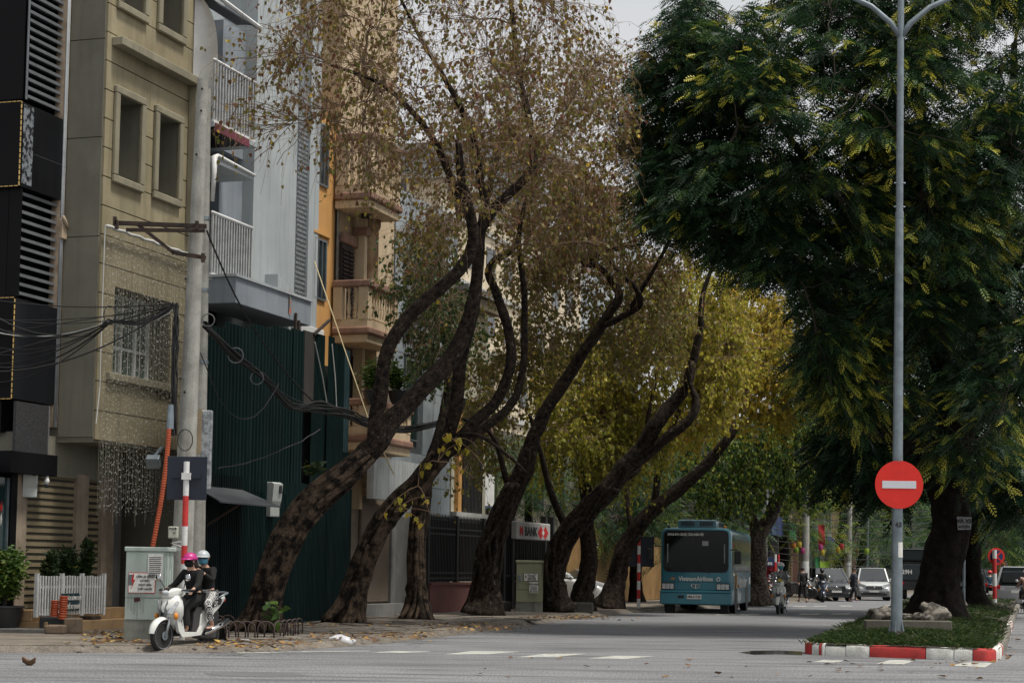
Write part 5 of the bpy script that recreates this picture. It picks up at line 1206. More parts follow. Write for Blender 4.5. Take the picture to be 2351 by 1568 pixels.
for a, b_, s in (((460,810,35),(640,880,38.2),1.),((500,1075,38),(735,985,41),.15)):
    q = thing('loose_wire', 'thin loose wire drooping across the dark hoarding' if s > .5 else 'thin wire with ties slung low across the hoarding', 'wire', W(*a)); pts = sag(W(*a), W(*b_), s, 16, .01)
    MB().tube([p-W(*a) for p in pts], .012, 4, cap=False).build('wire', wire, q)
# orange corrugated riser
pts = smooth([(*W(u, v, 34.1), .06) for u, v in ((388,985),(384,1040),(377,1100),(368,1160),(358,1215),(349,1262))], .012)
m = MB(); m.tube([Vector(p[:3])-W(349,1262,34.1) for p in pts], [.044+.005*math.sin(i*1.6) for i in range(len(pts))], 12)
oc = tag(m.build('conduit', orange, smooth=True), 'long orange corrugated conduit climbing the concrete pole above the cabinet', 'conduit'); oc.location = W(349,1262,34.1)
MB().tube([W(394,930,34.2)-W(349,1262,34.1), W(390,985,34.15)-W(349,1262,34.1)], .07, 10).build('spring_sleeve', steel, oc)
mt = thing('meter_box', 'pale electric meter box strapped low on the concrete pole', 'meter', W(398,1222,34.2))
MB().box(-.09,.09,-.06,.06,-.11,.11).build('case', surf('meter_case', (.50,.50,.42), (.4,.4,.34), rough=.5), mt, bevel=.02)
text('lettering', 'P438', .07, ink, mt, (0,-.064,.07), (R(90),0,0)); text('lettering', 'H', .06, ink, mt, (.03,-.064,-.01), (R(90),0,0))
m = MB()
for k in range(5): m.tube([W(410+random.uniform(-20,12),1250+random.uniform(-8,14),34.1)-W(398,1222,34.2) for _ in range(4)], .012, 5)
m.build('wire_tangle', wirew, mt, kind='stuff')
mt2 = thing('service_box', 'tall grey service box with a wooden backing on the rear pole', 'box', W(455,990,34.9)); c3 = W(455,990,34.9)
MB().box(-.07,.07,-.05,.05,-.42,.42).build('wood_back', surf('wood_pale', (.35,.28,.18), (.26,.2,.13)), mt2)
MB().box(.06,.26,-.04,.10,-1.1,.40).build('case', surf('silver_case', (.33,.35,.36), (.16,.17,.18), scale=9, rough=.5, contrast=.9), mt2, bevel=.02)
# sign seen from behind on a red and white post
def striped(root, h, r, pattern, z0=0., mats=(white, red)):
    z = z0; 
    for k, ln in pattern:
        MB().cyl((0,0,z), (0,0,min(h,z+ln)), r, n=12).build('post_band', mats[k], root, smooth=False, auto=40); z += ln
        if z >= h: break
p = G(417,1482,.05)
d0 = p.y; ht = lambda v: W(417, v, d0).z
SP = thing('road_sign', 'square sign back on a red and white post behind the two riders', 'sign', p)
zz = [ht(v)-p.z for v in (1482,1294,1252,1208,1170,1138,1075)]
striped(SP, zz[-1], .052, [(1,zz[1]),(0,.0001),(1,zz[2]-zz[1]),(0,zz[3]-zz[2]),(1,zz[3]-zz[3]+.0001),(0,zz[4]-zz[3])] if 0 else [(0,zz[1]),(1,zz[2]-zz[1]+.3*0),(0,zz[3]-zz[2]),(1,zz[4]-zz[3]),(1,0.0001),(1,0.0001)])
z = zz[4]
MB().cyl((0,0,z),(0,0,zz[5]),.052,n=12).build('post_band', red, SP, auto=40); MB().cyl((0,0,zz[5]),(0,0,zz[6]+.12),.052,n=12).build('post_band', white, SP, auto=40)
navy = surf('sign_back', (.014,.019,.032), (.011,.015,.026), rough=.5, grain=.03)
za, zb_ = ht(1147)-p.z, ht(1047)-p.z; hw = 46/pxm(d0)
MB().box(-hw,hw,.06,.08,za,zb_).build('sign_plate', navy, SP, bevel=.01); MB().box(-hw*.72,hw*.72,.03,.06,(za+zb_)/2-.0,(za+zb_)/2+.06).build('sign_rail', navy, SP); MB().box(-.075,.075,-.065,.06,(za+zb_)/2-.03,(za+zb_)/2+.09).build('clamp', white, SP)
# utility cabinets
def cabinet(label, p, w_, d_, h_, rz, colr_, base, cover=True):
    c = thing('utility_cabinet', label, 'cabinet', p, rz, 'electricity cabinets on the pavement')
    mA = surf('cabinet_'+colr_[0], colr_[1], colr_[2], scale=1.4, rough=.6, streak=.3, sc=(.10,.10,.085), grain=.05)
    MB().box(-w_/2-.01,w_/2+.01,-d_/2-.01,d_/2+.01,0,base).build('plinth', surf('plinth', (.24,.25,.22), (.13,.135,.12), scale=3, rough=.95, bump=.3, streak=.5), c, bevel=.01)
    MB().box(-w_/2,w_/2,-d_/2,d_/2,base,h_-.08).build('body', mA, c, bevel=.008)
    MB().box(-w_/2-.03,w_/2+.04,-d_/2-.03,d_/2+.03,h_-.08,h_).build('lid', mA, c, bevel=.015)
    zs_ = base+(h_-base)*.30
    MB().box(-w_/2+.004,w_/2-.004,-d_/2-.02,-d_/2+.01,zs_+.012,h_-.10).build('door', mA, c, bevel=.006); MB().box(-w_/2+.004,w_/2-.004,-d_/2-.018,-d_/2+.01,base+.01,zs_-.006).build('lower_panel', mA, c, bevel=.006)
    for x in (-.12,.1): MB().box(w_/2-.002,w_/2+.016,x-.02,x+.02,h_-.35,h_-.1).build('hinge', mA, c)
    for k in range(4): MB().box(w_/2-.002,w_/2+.010,-d_/2+.06+k*d_/4.4,-d_/2+.08+k*d_/4.4,base+.02,h_-.1).build('side_rib', mA, c)
    MB().box(-w_/2+.06,-w_/2+.16,-d_/2-.04,-d_/2-.015,h_*.60,h_*.60+.20).build('latch', surf('latch', (.16,.19,.20)), c, bevel=.01)
    return c
def plate(c, x0, x1, y, z0, z1, mat, name='notice', edge=None):
    if edge: MB().box(x0-.012,x1+.012,y,y+.004,z0-.012,z1+.012).build('notice_edge', edge, c)
    MB().box(x0,x1,y-.003,y+.002,z0,z1).build(name, mat, c)
pc = G(325,1478,.06); sc_ = 1/pxm(pc.y); w_ = 88*sc_; h_ = (1478-1257)*sc_
C1 = cabinet('larger pale green grey utility cabinet with a red lightning notice beside the scooter', pc+Vector((.05,.3,0)), w_, .62, h_, R(-6), ('a',(.40,.46,.42),(.34,.40,.365)), .42)
yf = -.345
plate(C1, -.27, .20, yf, h_*.60-.12, h_*.60+.22, paper, edge=inkred)
z = h_*.60+.05
for k, (s_, a) in enumerate((('CẤM LẠI GẦN !', .052),('CÓ ĐIỆN', .047),('NGUY HIỂM', .047),('CHẾT NGƯỜI', .047))): text('lettering', s_, a, ink, C1, (.025, yf-.006, z+.11-k*.073), (R(90),0,0), bold=.001, sx=.9)
MB().add([(-.20,yf-.006,z+.16),(-.23,yf-.006,z+.01),(-.19,yf-.006,z+.03),(-.235,yf-.006,z-.13),(-.15,yf-.006,z+.06),(-.185,yf-.006,z+.05),(-.175,yf-.006,z+.15)], [tuple(range(7))]).build('lightning_mark', inkred, C1, fix=False)
plate(C1, .07, .34, yf, h_-.58, h_-.12, paper, 'posted_notice')
for k in range(11): MB().box(.09,.32-.03*random.random(),yf-.006,yf-.003,h_-.19-k*.034,h_-.178-k*.034).build('print_line', ink, C1)
MB().box(.0,.11,yf-.004,yf,h_*.44,h_*.44+.07, Matrix.Rotation(R(-12),4,'Y')).build('sticker', surf('sticker_maroon', (.06,.015,.02)), C1)
stn = surf('drip_stain', (.20,.235,.20), (.27,.31,.28), scale=12, rough=.8)
for k in range(6): x = -.28+k*.055; MB().box(x,x+.012,yf-.001,yf+.001,.62-.1*random.random()+ (.0 if k!=3 else -.15),.95-.05*random.random()).build('drip_stain', stn, C1)
pc = G(1216,1406,SZ-.02); sc_ = 1/pxm(pc.y); w_ = 60*sc_; h_ = (1406-1287)*sc_
C2 = cabinet('smaller olive utility cabinet with paper notices between the leaning trunks', pc+Vector((0,.3,0)), w_, .62, h_, R(-4), ('b',(.25,.26,.165),(.20,.205,.13)), .32)
plate(C2, -.16, .26, yf, h_*.60+.02, h_*.60+.24, paper, edge=ink); 
for k, s_ in enumerate(('CẤM LẠI GẦN !','CÓ ĐIỆN','NGUY HIỂM','CHẾT NGƯỜI')): text('lettering', s_, .045, ink, C2, (.08, yf-.006, h_*.60+.20-k*.048), (R(90),0,0), bold=.001)
MB().add([(-.12,yf-.006,h_*.6+.22),(-.14,yf-.006,h_*.6+.13),(-.10,yf-.006,h_*.6+.13),(-.13,yf-.006,h_*.6+.04),(-.07,yf-.006,h_*.6+.15),(-.10,yf-.006,h_*.6+.15)], [tuple(range(6))]).build('lightning_mark', ink, C2, fix=False)
plate(C2, .0, .28, yf, h_*.60-.36, h_*.60-.02, paper, 'posted_notice'); text('lettering', 'SỬA NHÀ', .085, ink, C2, (.14,yf-.006,h_*.6-.09), (R(90),0,0), bold=.003, sx=.8); text('lettering', '0836 643 854', .06, ink, C2, (.14,yf-.006,h_*.6-.32), (R(90),0,0), bold=.002, sx=.75)
for k in range(4): MB().box(.03,.25,yf-.006,yf-.003,h_*.6-.17-k*.033,h_*.6-.155-k*.033).build('print_line', ink, C2)
for x, y, rz in ((-1.1,.5,.2),(.95,.35,-.1),(1.5,.6,.05)):
    s_ = tag(MB().box(-.5,.5,-.22,.22,0,.32).build('stone_block', surf('dark_stone', (.09,.085,.075), (.05,.048,.042), scale=3, bump=.4), bevel=.04), {-1.1:'dark stone block on the near side of the olive cabinet', .95:'low dark stone block against the olive cabinet', 1.5:'dark stone block under the slanting limb past the olive cabinet'}[x], 'stone block')
    s_.location = C2.location+Vector((x,y,0)); s_.rotation_euler.z = rz
# grey meter cases on the walls
def meter(label, p, rz, w_, h_):
    o = thing('meter_box', label, 'meter', p, rz); g = surf('meter_grey', (.42,.44,.42), (.33,.35,.33), rough=.55, streak=.3)
    MB().box(-w_/2,w_/2,-.16,0,0,h_).build('case', g, o, bevel=.015)
    MB().add([(-w_/2,-.20,h_*.45),(w_/2,-.20,h_*.45),(w_/2,-.24,h_*.95),(-w_/2,-.24,h_*.95),(-w_/2,-.16,h_*.3),(w_/2,-.16,h_*.3),(w_/2,-.16,h_),(-w_/2,-.16,h_)], [(0,1,2,3),(0,4,5,1),(3,2,6,7),(0,3,7,4),(1,5,6,2)]).build('cover', g, o)
    MB().box(w_*.1,w_*.38,-.247,-.235,h_*.68,h_*.9).build('dial_window', black, o); return o
x, z = fp(620,1186,YF-.05); meter('grey electric meter case fixed to the green hoarding', FW(x,YF-.03,z), TH-.2, .34, .78)
x, z = fp(66,1142,.84); meter('grey electric meter case on the pier beside the slatted shutter', FW(x,.84,z), TH-.9, .28, .62)
# white barrier with parking notice
xa, _ = fp(84,1400,.15); xb, _ = fp(238,1400,.15)
BR = Bld('barrier', 'white slatted barrier with a dark parking notice on the shop step', 'barrier', xa, .15); wp = surf('barrier_white', (.62,.63,.62), (.48,.49,.48), scale=6, rough=.7, streak=.3)
z0 = .42; n_ = 26
me = MB().box(-.018,.018,-.012,.012,0,.76).mesh('slat', wp)
for i in range(n_+1): BR.rep('slat', me, xa+(xb-xa)*i/n_, .15, z0+.02+.02*random.random())
for z in (z0+.03,z0+.55): BR.box('rail', wp, xa, xb, .165, .19, z, z+.05)
for f in (0,.36,.66,1): BR.box('post', wp, xa+(xb-xa)*f-.035, xa+(xb-xa)*f+.035, .13, .2, z0-.0, z0+.84)
for f in (.25,.8): BR.put(MB().prism([(-.04,.33),(.3,.33),(.22,.42),(.03,.42)],1,.0,.3), 'foot', rust) if 0 else BR.box('foot', rust, xa+(xb-xa)*f-.18, xa+(xb-xa)*f+.18, .02, .3, .335, .40)
x0, z1 = fp(142,1362,.12); x1, z0_ = fp(181,1400,.12)
BR.box('notice_board', surf('notice_teal', (.012,.035,.042), (.01,.028,.034)), x0, x1, .11, .13, z0_, z1)
for k, s_ in enumerate(('QUÝ KHÁCH DÙNG CAFE','DỪNG ĐỂ XE TẠI ĐÂY')): BR.txt('lettering', s_, .105, paper, (x0+x1)/2, .105, z1-.10-k*.17, sx=.62, bold=.002)
# plants by the shop
def potted(name, label, p, h, nl, spread, mat, pot=None, leafL=.09, upright=False, seed=1):
    o = thing(name, label, 'plant', p); rg = np.random.default_rng(seed); z0 = 0
    if pot:
        r, hp = pot; MB().lathe([(r*.62,0),(r*.85,hp*.35),(r*.98,hp*.8),(r,hp*.93),(r*1.1,hp*.94),(r*1.1,hp),(r*.9,hp),(r*.85,hp*.9),(0,hp*.9)], n=20).build('pot', surf('pot_black', (.022,.022,.024), (.03,.03,.032), rough=.45), o, smooth=False, auto=40); z0 = hp*.9
    m = MB(); tips = []
    for k in range(14):
        a = rg.uniform(0,6.28); R_ = spread*rg.uniform(.2,1)*(.6 if upright else 1); t = Vector((math.cos(a)*R_, math.sin(a)*R_, z0+h*rg.uniform(.55,1.05)))
        m.tube([(0,0,z0),(t.x*.35,t.y*.35,z0+(t.z-z0)*.5),t], [.018,.012,.005], 5); tips.append((Vector((t.x*.3,t.y*.3,z0+(t.z-z0)*.35)), t))
    m.build('stems', twigd, o, kind='stuff')
    i = rg.integers(0, len(tips), nl); f = rg.random(nl); A = np.array([tips[k][0] for k in i]); B_ = np.array([tips[k][1] for k in i])
    P = A*(1-f[:,None])+B_*f[:,None]+rg.normal(0,spread*(.06 if upright else .22),(nl,3)); P[:,2] = np.maximum(P[:,2], .08)
    d = rg.normal(0,1,(nl,3)); d[:,2] = d[:,2]*.3+(.6 if upright else -.1); d = nrm(d); hh = nrm(np.cross(d, rg.normal(0,1,(nl,3)))); nn = np.cross(d,hh)
    V = heartV(P, d, hh*(.45 if upright else .7), nn, rg.uniform(.7,1.2,nl)*leafL); F = (np.array([[0,1,2,3],[0,3,4,5]])[None]+(np.arange(nl)*6)[:,None,None]).reshape(-1,4)
    bulk('foliage', V.reshape(-1,3), F, mat, o, tone=np.repeat(np.clip(rg.normal(.5,.22,nl),0,1),6)); return o
bushy = leafm('bush_leaf', [(0,(.02,.05,.012)),(.5,(.06,.12,.02)),(.85,(.14,.20,.04)),(1,(.28,.28,.05))])
darkl = leafm('shade_leaf', [(0,(.008,.02,.008)),(.6,(.022,.045,.014)),(.9,(.06,.08,.02)),(1,(.18,.16,.03))])
potted('potted_shrub', 'light green bushy shrub at the corner of the black shop', G(10,1450,SZ), 1.15, 3200, .42, bushy, (.34,.5), seed=3)
potted('potted_shrub', 'bushy green shrub in a large round black pot', G(58,1443,SZ), 1.05, 3000, .40, leafm('bush_leaf_mid', [(0,(.012,.035,.01)),(.5,(.035,.075,.016)),(.85,(.08,.13,.03)),(1,(.2,.2,.04))]), (.33,.48), seed=5)
for k, (u, lab) in enumerate(((112,'dark upright leafy plant behind the white barrier, by the round pot'),(150,'dark upright plant in the middle behind the white barrier'),(192,'tall dark spiky plant behind the barrier by the marble pier'))):
    x, _ = fp(u,1390,.5); potted('shade_plant', lab, FW(x,.5,.55), (.85,.95,1.15)[k], 1300, .34, darkl, (.2,.25), .13, True, 11+k)
# orange conduit stubs, blocks
for u, v, h_, lab in ((124,1415,.31,'shorter orange corrugated conduit stub rising from the concrete block'),(143,1421,.44,'taller orange corrugated conduit stub rising from the concrete block')):
    p = W(u, v, 35.4); n_ = 40; o = tag(MB().tube([(0,0,h_*i/n_) for i in range(n_+1)], [.078+.014*math.sin(i*1.5) for i in range(n_+1)], 14).build('conduit_stub', orange, smooth=True), lab, 'conduit', 'orange conduit stubs'); o.location = p; o.rotation_euler = (0,.04,0)
cblk = surf('rough_block', (.20,.145,.10), (.12,.09,.065), scale=5, rough=.95, bump=.6, bscale=40)
for (u0, u1, v0, v1, d, mat_, lab) in ((95,168,1415,1452,35.9,surf('dark_block', (.03,.032,.036)),'dark painted concrete block around the conduit stubs'),(107,152,1434,1456,35.2,cblk,'rough brown concrete block lying before the dark one'),(150,186,1418,1452,35.5,cblk,'upright rough concrete block beside the conduit stubs')):
    a, b_ = W(u0,v1,d), W(u1,v0,d); o = tag(MB().box(-(b_.x-a.x)/2,(b_.x-a.x)/2,-.2,.2,0,b_.z-SZ).build('concrete_block', mat_, bevel=.03), lab, 'block'); o.location = ((a.x+b_.x)/2, d, SZ)
st = tag(MB().box(-.55,.6,-.28,.28,0,.10).build('kerb_slab', surf('slab_grey', (.15,.145,.135), (.09,.088,.08), bump=.3), bevel=.02), 'flat grey slab lying under the black pot', 'slab'); st.location = G(45,1452,SZ) + Vector((0,.2,-.02))
# hoop fence round the first tree
HG = 'low hoop guards round the first tree'
hoop = surf('hoop_rust', (.065,.042,.038), (.04,.028,.025), rough=.8)
hb = [(500,1462),(522,1466),(544,1468),(566,1468),(588,1466),(610,1468)] + [(640,1466),(652,1464),(664,1462),(676,1460),(686,1458)]
hm = MB().tube([(-.15,0,0),(-.15,0,.16)] + [(-.15*math.cos(a),0,.20+.13*math.sin(a)) for a in np.linspace(0,math.pi,9)] + [(.15,0,.16),(.15,0,0)], .016, 6).mesh('hoop', hoop, smooth=True)
hf = thing('hoop_fence', 'low rusty hoop fence guarding the base of the largest leaning tree', 'fence', G(570,1466,SZ)); ho = G(570,1466,SZ)
for k, (u, v) in enumerate(hb):
    o = link('hoop', hm, hf); p = G(u, v, SZ-.01)-ho; o.location = p; o.rotation_euler.z = (.1 if k < 6 else 1.15)+random.gauss(0,.06)
for k in range(3):
    o = link('hoop', hm, hf); o.location = G(478+k*22, 1452-k*1, SZ)-ho; o.rotation_euler.z = -.15
# litter and leaves
bag = surf('plastic_bag', (.55,.55,.56), (.4,.4,.42), scale=14, rough=.3)
for u, v, s_, lab in ((562,1474,.16,'crumpled clear plastic bag in the gutter by the first tree'),(785,1470,.30,'long torn white plastic bag on the kerb before the second tree'),(985,1420,.10,'small dark bottle with a red cap on the paving')):
    o = MB().ball((0,0,0), s_, s_*.5, s_*.35, 14, 9); o.v = [tuple(Vector(p)*(1+.5*noise.noise(Vector(p)*9/s_*.2+Vector((u,0,0))))) for p in o.v]
    o = tag(o.build('litter_bag' if u != 985 else 'bottle', bag if u != 985 else surf('bottle_dark', (.03,.04,.06)), smooth=True), lab, 'litter'); o.location = G(u, v, .09)
def leaf_litter(name, label, n, spots, mat, size, z):
    """Dry fallen leaves lying flat, curled up a little."""
    P = []
    for _ in range(n):
        u0, v0, u1, v1 = random.choice(spots); u, v = random.uniform(u0,u1), random.uniform(v0,v1); g = G(u, v, z); P.append((g.x+random.gauss(0,.15), g.y+random.gauss(0,.3), z+.008+random.random()*.02))
    P = np.array(P); a = rng.uniform(0,6.28,n); d = np.stack([np.cos(a),np.sin(a),rng.normal(0,.15,n)],1); d = nrm(d); h = nrm(np.cross(d, np.array([0,0,1.])+rng.normal(0,.2,(n,3)))); nn = np.cross(h,d)
    V = heartV(P, d, h, nn, rng.uniform(.5,1.1,n)*size); F = (np.array([[0,1,2,3],[0,3,4,5]])[None]+(np.arange(n)*6)[:,None,None]).reshape(-1,4)
    o = bulk(name, V.reshape(-1,3), F, mat, tone=np.repeat(rng.random(n),6)); tag(o, label, 'leaves', kind='stuff'); return o
dry = leafm('dry_leaf', [(0,(.07,.035,.02)),(.5,(.14,.07,.03)),(.8,(.30,.17,.05)),(1,(.45,.30,.06))], trans=.1)
leaf_litter('fallen_leaves', 'dry brown leaves lying along the pavement edge', 1400, [(190,1450,340,1478),(460,1470,700,1488),(700,1452,1000,1468),(1000,1430,1200,1448),(1200,1415,1400,1422),(620,1430,1100,1440)], dry, .11, SZ)
leaf_litter('fallen_leaves', 'scattered yellow leaves lying on the road by the median', 90, [(1850,1520,2300,1560),(1900,1518,2250,1530),(2290,1440,2340,1520),(1000,1500,1800,1560),(1300,1412,1500,1425)], dry, .13, .003)
lf = tag(MB().grid(lambda a, b: ((a-.5)*.19, (b-.5)*.13*(1-abs(a-.5)), .02+.16*abs(b-.5)+.03*math.sin(a*5+2)), 6, 4).build('curled_leaf', surf('curled_leaf', (.20,.11,.055), (.12,.065,.035)), smooth=True), 'single curled brown leaf lying on the empty road', 'leaf'); lf.location = G(66,1527,0)
# fern shoot and vine leaves on the first trunk
gl = potted('shoot', 'bright green heart leaved shoot at the foot of the largest tree', W(628,1455,36.25), .62, 34, .26, leafm('shoot_leaf', [(0,(.03,.09,.02)),(1,(.12,.20,.03))]), None, .20, False, 4)
potted('fern', 'small dark fern growing on the leaning trunk', W(715,1095,36.6), .25, 120, .22, darkl, None, .14, False, 6)
# light curtain on the beige house
LC = Bld('light_curtain', 'curtain of tiny unlit string lights hanging over the beige front', 'string lights', -.3)
x0, x1 = -.30, 3.5; m = MB(); nw = 74
for i in range(nw):
    x = x0+(x1-x0)*i/(nw-1); zt_ = 8.28 - .02*random.random(); zb_ = 2.55+random.uniform(-.35,.35)+(.25 if i > 44 else 0); yy = -.13+random.uniform(-.02,.02)
    m.box(x-.0022,x+.0022,yy,yy+.004,zb_,zt_)
LC.put(m, 'light_wire', surf('clear_wire', (.30,.28,.22), (.22,.2,.16), rough=.4, grain=0), kind='stuff', fix=False)
m = MB()
for i in range(nw):
    x = x0+(x1-x0)*i/(nw-1); z = 8.2-random.random()*.1
    while z > 2.5:
        if random.random() < .85:
            a = random.uniform(-.8,.8); L = .05; m.bar((x,-.15,z),(x+random.choice((-1,1))*L*math.cos(a),-.155,z+L*math.sin(a)),.0065,.0065)
        z -= .165+random.uniform(-.03,.03)
LC.put(m, 'bulb', surf('bulb_clear', (.55,.54,.48), (.4,.4,.36), rough=.3, grain=0), kind='stuff', fix=False)
LC.put(MB().tube([(x0+(x1-x0)*i/20, -.12, 8.30+.015*math.sin(i*2.1)) for i in range(21)], .035, 6), 'top_bundle', wirew, smooth=True)
LC.put(MB().tube([(x0-.02,-.1,8.3),(x0-.04,-.1,6.),(x0-.06,-.12,5.),(x0-.2,-.14,4.25)], .014, 5), 'feed_wire', wirew)
fl = thing('floodlight', 'small flood lamp under the bay beside the pole', 'lamp', W(352,1060,35.6)); MB().box(-.13,.13,-.08,.08,-.12,.12, Matrix.Rotation(R(35),4,'X')).build('housing', steel, fl, bevel=.02); MB().bar((0,.05,.1),(.1,.3,.3),.04).build('arm', steel, fl)
# bamboo pole leaning across the cream house
bp = tag(MB().tube([W(722,600,46)-W(850,975,45), W(850,975,45)-W(850,975,45), W(905,1090,44.5)-W(850,975,45)], [.013,.016,.016], 8).build('bamboo_pole', surf('bamboo', (.46,.38,.22), (.36,.29,.16)), smooth=True), 'long pale bamboo pole leaning across the cream balconies', 'pole'); bp.location = W(850,975,45)
# plants on the lower cream balcony
for k, (u, lab) in enumerate(((858,'leafy green balcony plant in a brown pot, nearer the hoarding'),(915,'leafy green balcony plant in a brown pot behind the leaning limb'))):
    d = 47.6+k*1.2; potted('balcony_plant', lab, W(u, 928, d), .75, 900, .40, bushy, (.28,.35), .10, False, 21+k)
# lattice pole with whitewashed foot, conduit
p = G(1052,1397,SZ); LP_ = thing('lattice_pole', 'open concrete lattice pole with whitewashed lower part', 'pole', p); h_ = W(1052,960,p.y).z; wl_ = W(1052,1228,p.y).z-p.z
for x0_, x1_ in ((-.19,-.13),(.13,.19)):
    lean = .0
    MB().box(x0_-.03,x1_+.03,-.09,.09,0,wl_).build('whitewashed_leg', white, LP_, bevel=.01); MB().box(x0_-.025,x1_+.025,-.085,.085,wl_,h_).build('upper_leg', surf('pole_dark', (.08,.075,.065), (.05,.047,.04)), LP_)
k = 0; z = .35
while z < h_:
    MB().box(-.13,.13,-.07,.07,z,z+.10).build('rung', white if z < wl_ else MATS['pole_dark'], LP_); z += .62
cd = tag(MB().tube([W(1030,1243,p.y-.2)-p, W(1052,1176,p.y-.2)-p], .05, 8).build('conduit', surf('ochre_plastic', (.50,.22,.04), (.42,.18,.035)), smooth=True), 'short ochre conduit tied aslant to the lattice pole', 'conduit'); cd.location = p
tr_ = tag(MB().box(-.13,.13,-.1,.1,0,.85).build('meter_case', surf('grille_grey', (.09,.095,.10), (.05,.053,.056)), bevel=.02), 'dark slatted meter case high on the lattice pole', 'meter'); tr_.location = W(1078,1172,p.y-.1)
# striped post before the bus with the back of a dark sign
p = G(1466,1396,SZ); d0 = p.y; SB = thing('road_sign', 'dark sign back on a striped post just before the bus', 'sign', p); zt_ = W(1466,1222,d0).z-p.z; q = zt_/8.6
striped(SB, zt_, .06, [(0,q*1.1)]+[(1,q),(0,q)]*5)
x0_, z0_ = W(1432,1300,d0).x-p.x, W(1432,1300,d0).z-p.z; x1_, z1_ = W(1502,1232,d0).x-p.x, W(1502,1232,d0).z-p.z
MB().box(x0_,x1_,.07,.09,z0_,z1_).build('sign_plate', navy, SB); MB().box(x0_*.7,x1_*.7,.05,.07,(z0_+z1_)/2,(z0_+z1_)/2+.05).build('sign_rail', navy, SB)
# ================================================================= median: lamp post, signs, beam and rocks
p = G(2058,1470,.26); LPp = thing('street_lamp', 'tall grey galvanised lamp post with forked arms on the median tip', 'street lamp', p); d0 = p.y
ztop_ = W(2068,60,d0).z-p.z; xt = W(2068,60,d0).x-p.x
def lp(z): return Vector((xt*z/ztop_, 0, z))
for z0_, z1_, r0, r1 in ((0,7.9,.108,.074),(7.9,ztop_+1.6,.068,.058)):
    MB().tube([lp(z0_), lp((z0_+z1_)/2), lp(z1_)], [r0,(r0+r1)/2,r1], 20).build('shaft', steel, LPp, auto=40)
MB().tube([lp(7.84), lp(7.96)], [.079,.077], 20).build('joint_band', steel, LPp, auto=40)
for z in (8.05,8.5): 
    for s_ in (-1,1): MB().cyl(lp(z)+Vector((s_*.06,-.02,0)), lp(z)+Vector((s_*.105,-.02,0)), .016, n=8).build('bolt', steel, LPp)
MB().box(-.2,.2,-.2,.2,-.02,.02).build('base_plate', steel, LPp)
for a in range(6):
    c, s_ = math.cos(a*math.pi/3+.25), math.sin(a*math.pi/3+.25); MB().prism([(.11,0),(.20,0),(.115,.36)], 1, -.008, .008).build('gusset', steel, LPp).matrix_local = Matrix.Rotation(a*math.pi/3+.25, 4, 'Z')
zf = W(2068,88,d0).z-p.z
for s_ in (-1,1):
    MB().tube([lp(zf), lp(zf)+Vector((s_*.18,0,.28)), lp(zf)+Vector((s_*.55,0,.60)), lp(zf)+Vector((s_*1.3,0,.95)), lp(zf)+Vector((s_*1.9,0,1.1))], [.055,.055,.05,.05,.045], 12).build('arm', steel, LPp, smooth=True)
    MB().tube([lp(zf+.72), lp(zf+.95)+Vector((s_*.45,0,0)), lp(zf+1.1)+Vector((s_*.9,0,0))], [.04,.04,.035], 10).build('brace', steel, LPp, smooth=True); MB().tube([lp(zf)+Vector((s_*.60,0,.66)), lp(zf)+Vector((s_*.62,0,1.0))], .025, 8).build('tie_rod', steel, LPp)
z = W(2060,1205,d0).z-p.z; text('lettering', '43', .13, ink, LPp, lp(z)+Vector((0,-.110,0)), (R(90),0,0), bold=.004)
z = W(2063,1262,d0).z-p.z; MB().grid(lambda a, b: (lp(z).x+.106*math.sin((a-.45)*1.1+.5), -.106*math.cos((a-.45)*1.1+.5), z-.14+b*.28), 6, 2).build('sticker', paper, LPp, smooth=True)
m = MB()
for k in range(26): a = random.uniform(0,6.28); r_ = random.uniform(.1,.32); m.bar((math.cos(a)*r_,-abs(math.sin(a))*r_-.05,.0),(math.cos(a+.6)*r_*.9,-abs(math.sin(a+.6))*r_-.05,random.uniform(.03,.2)),random.uniform(.012,.03))
m.build('debris', surf('twig_debris', (.09,.075,.06), (.16,.14,.11)), LPp, kind='stuff')
c = W(2061,1113,d0); NS = thing('no_entry_sign', 'round red no entry sign with a white bar on the lamp post', 'sign', c-Vector((0,.13,0))); rS = 55/pxm(d0)
MB().tube([(0,0,0),(0,.02,0)], rS, 48).build('disc', signred, NS, auto=40); MB().box(-rS*.705,rS*.705,-.006,0,-rS*.155,rS*.155).build('white_bar', surf('sign_white', (.62,.63,.66), (.58,.59,.62), rough=.4, grain=.03), NS)
MB().box(-.14,.14,.02,.05,-.04,.04).build('clamp', steel, NS); MB().box(-.012,.012,-.004,.02,rS-.02,rS+.03).build('rim_tab', steel, NS)
a, b_ = W(1985,1456,36.2), W(2183,1432,36.2); bmw = b_.x-a.x
BM = tag(MB().box(0,bmw,-.13,.13,-.2,b_.z-a.z+.0).build('concrete_beam', surf('beam_stone', (.13,.12,.095), (.085,.078,.062), scale=3, rough=.95, bump=.5, streak=.2), bevel=.02), 'long grey concrete beam lying in the grass behind the lamp post', 'beam'); BM.location = a+Vector((0,0,.06))
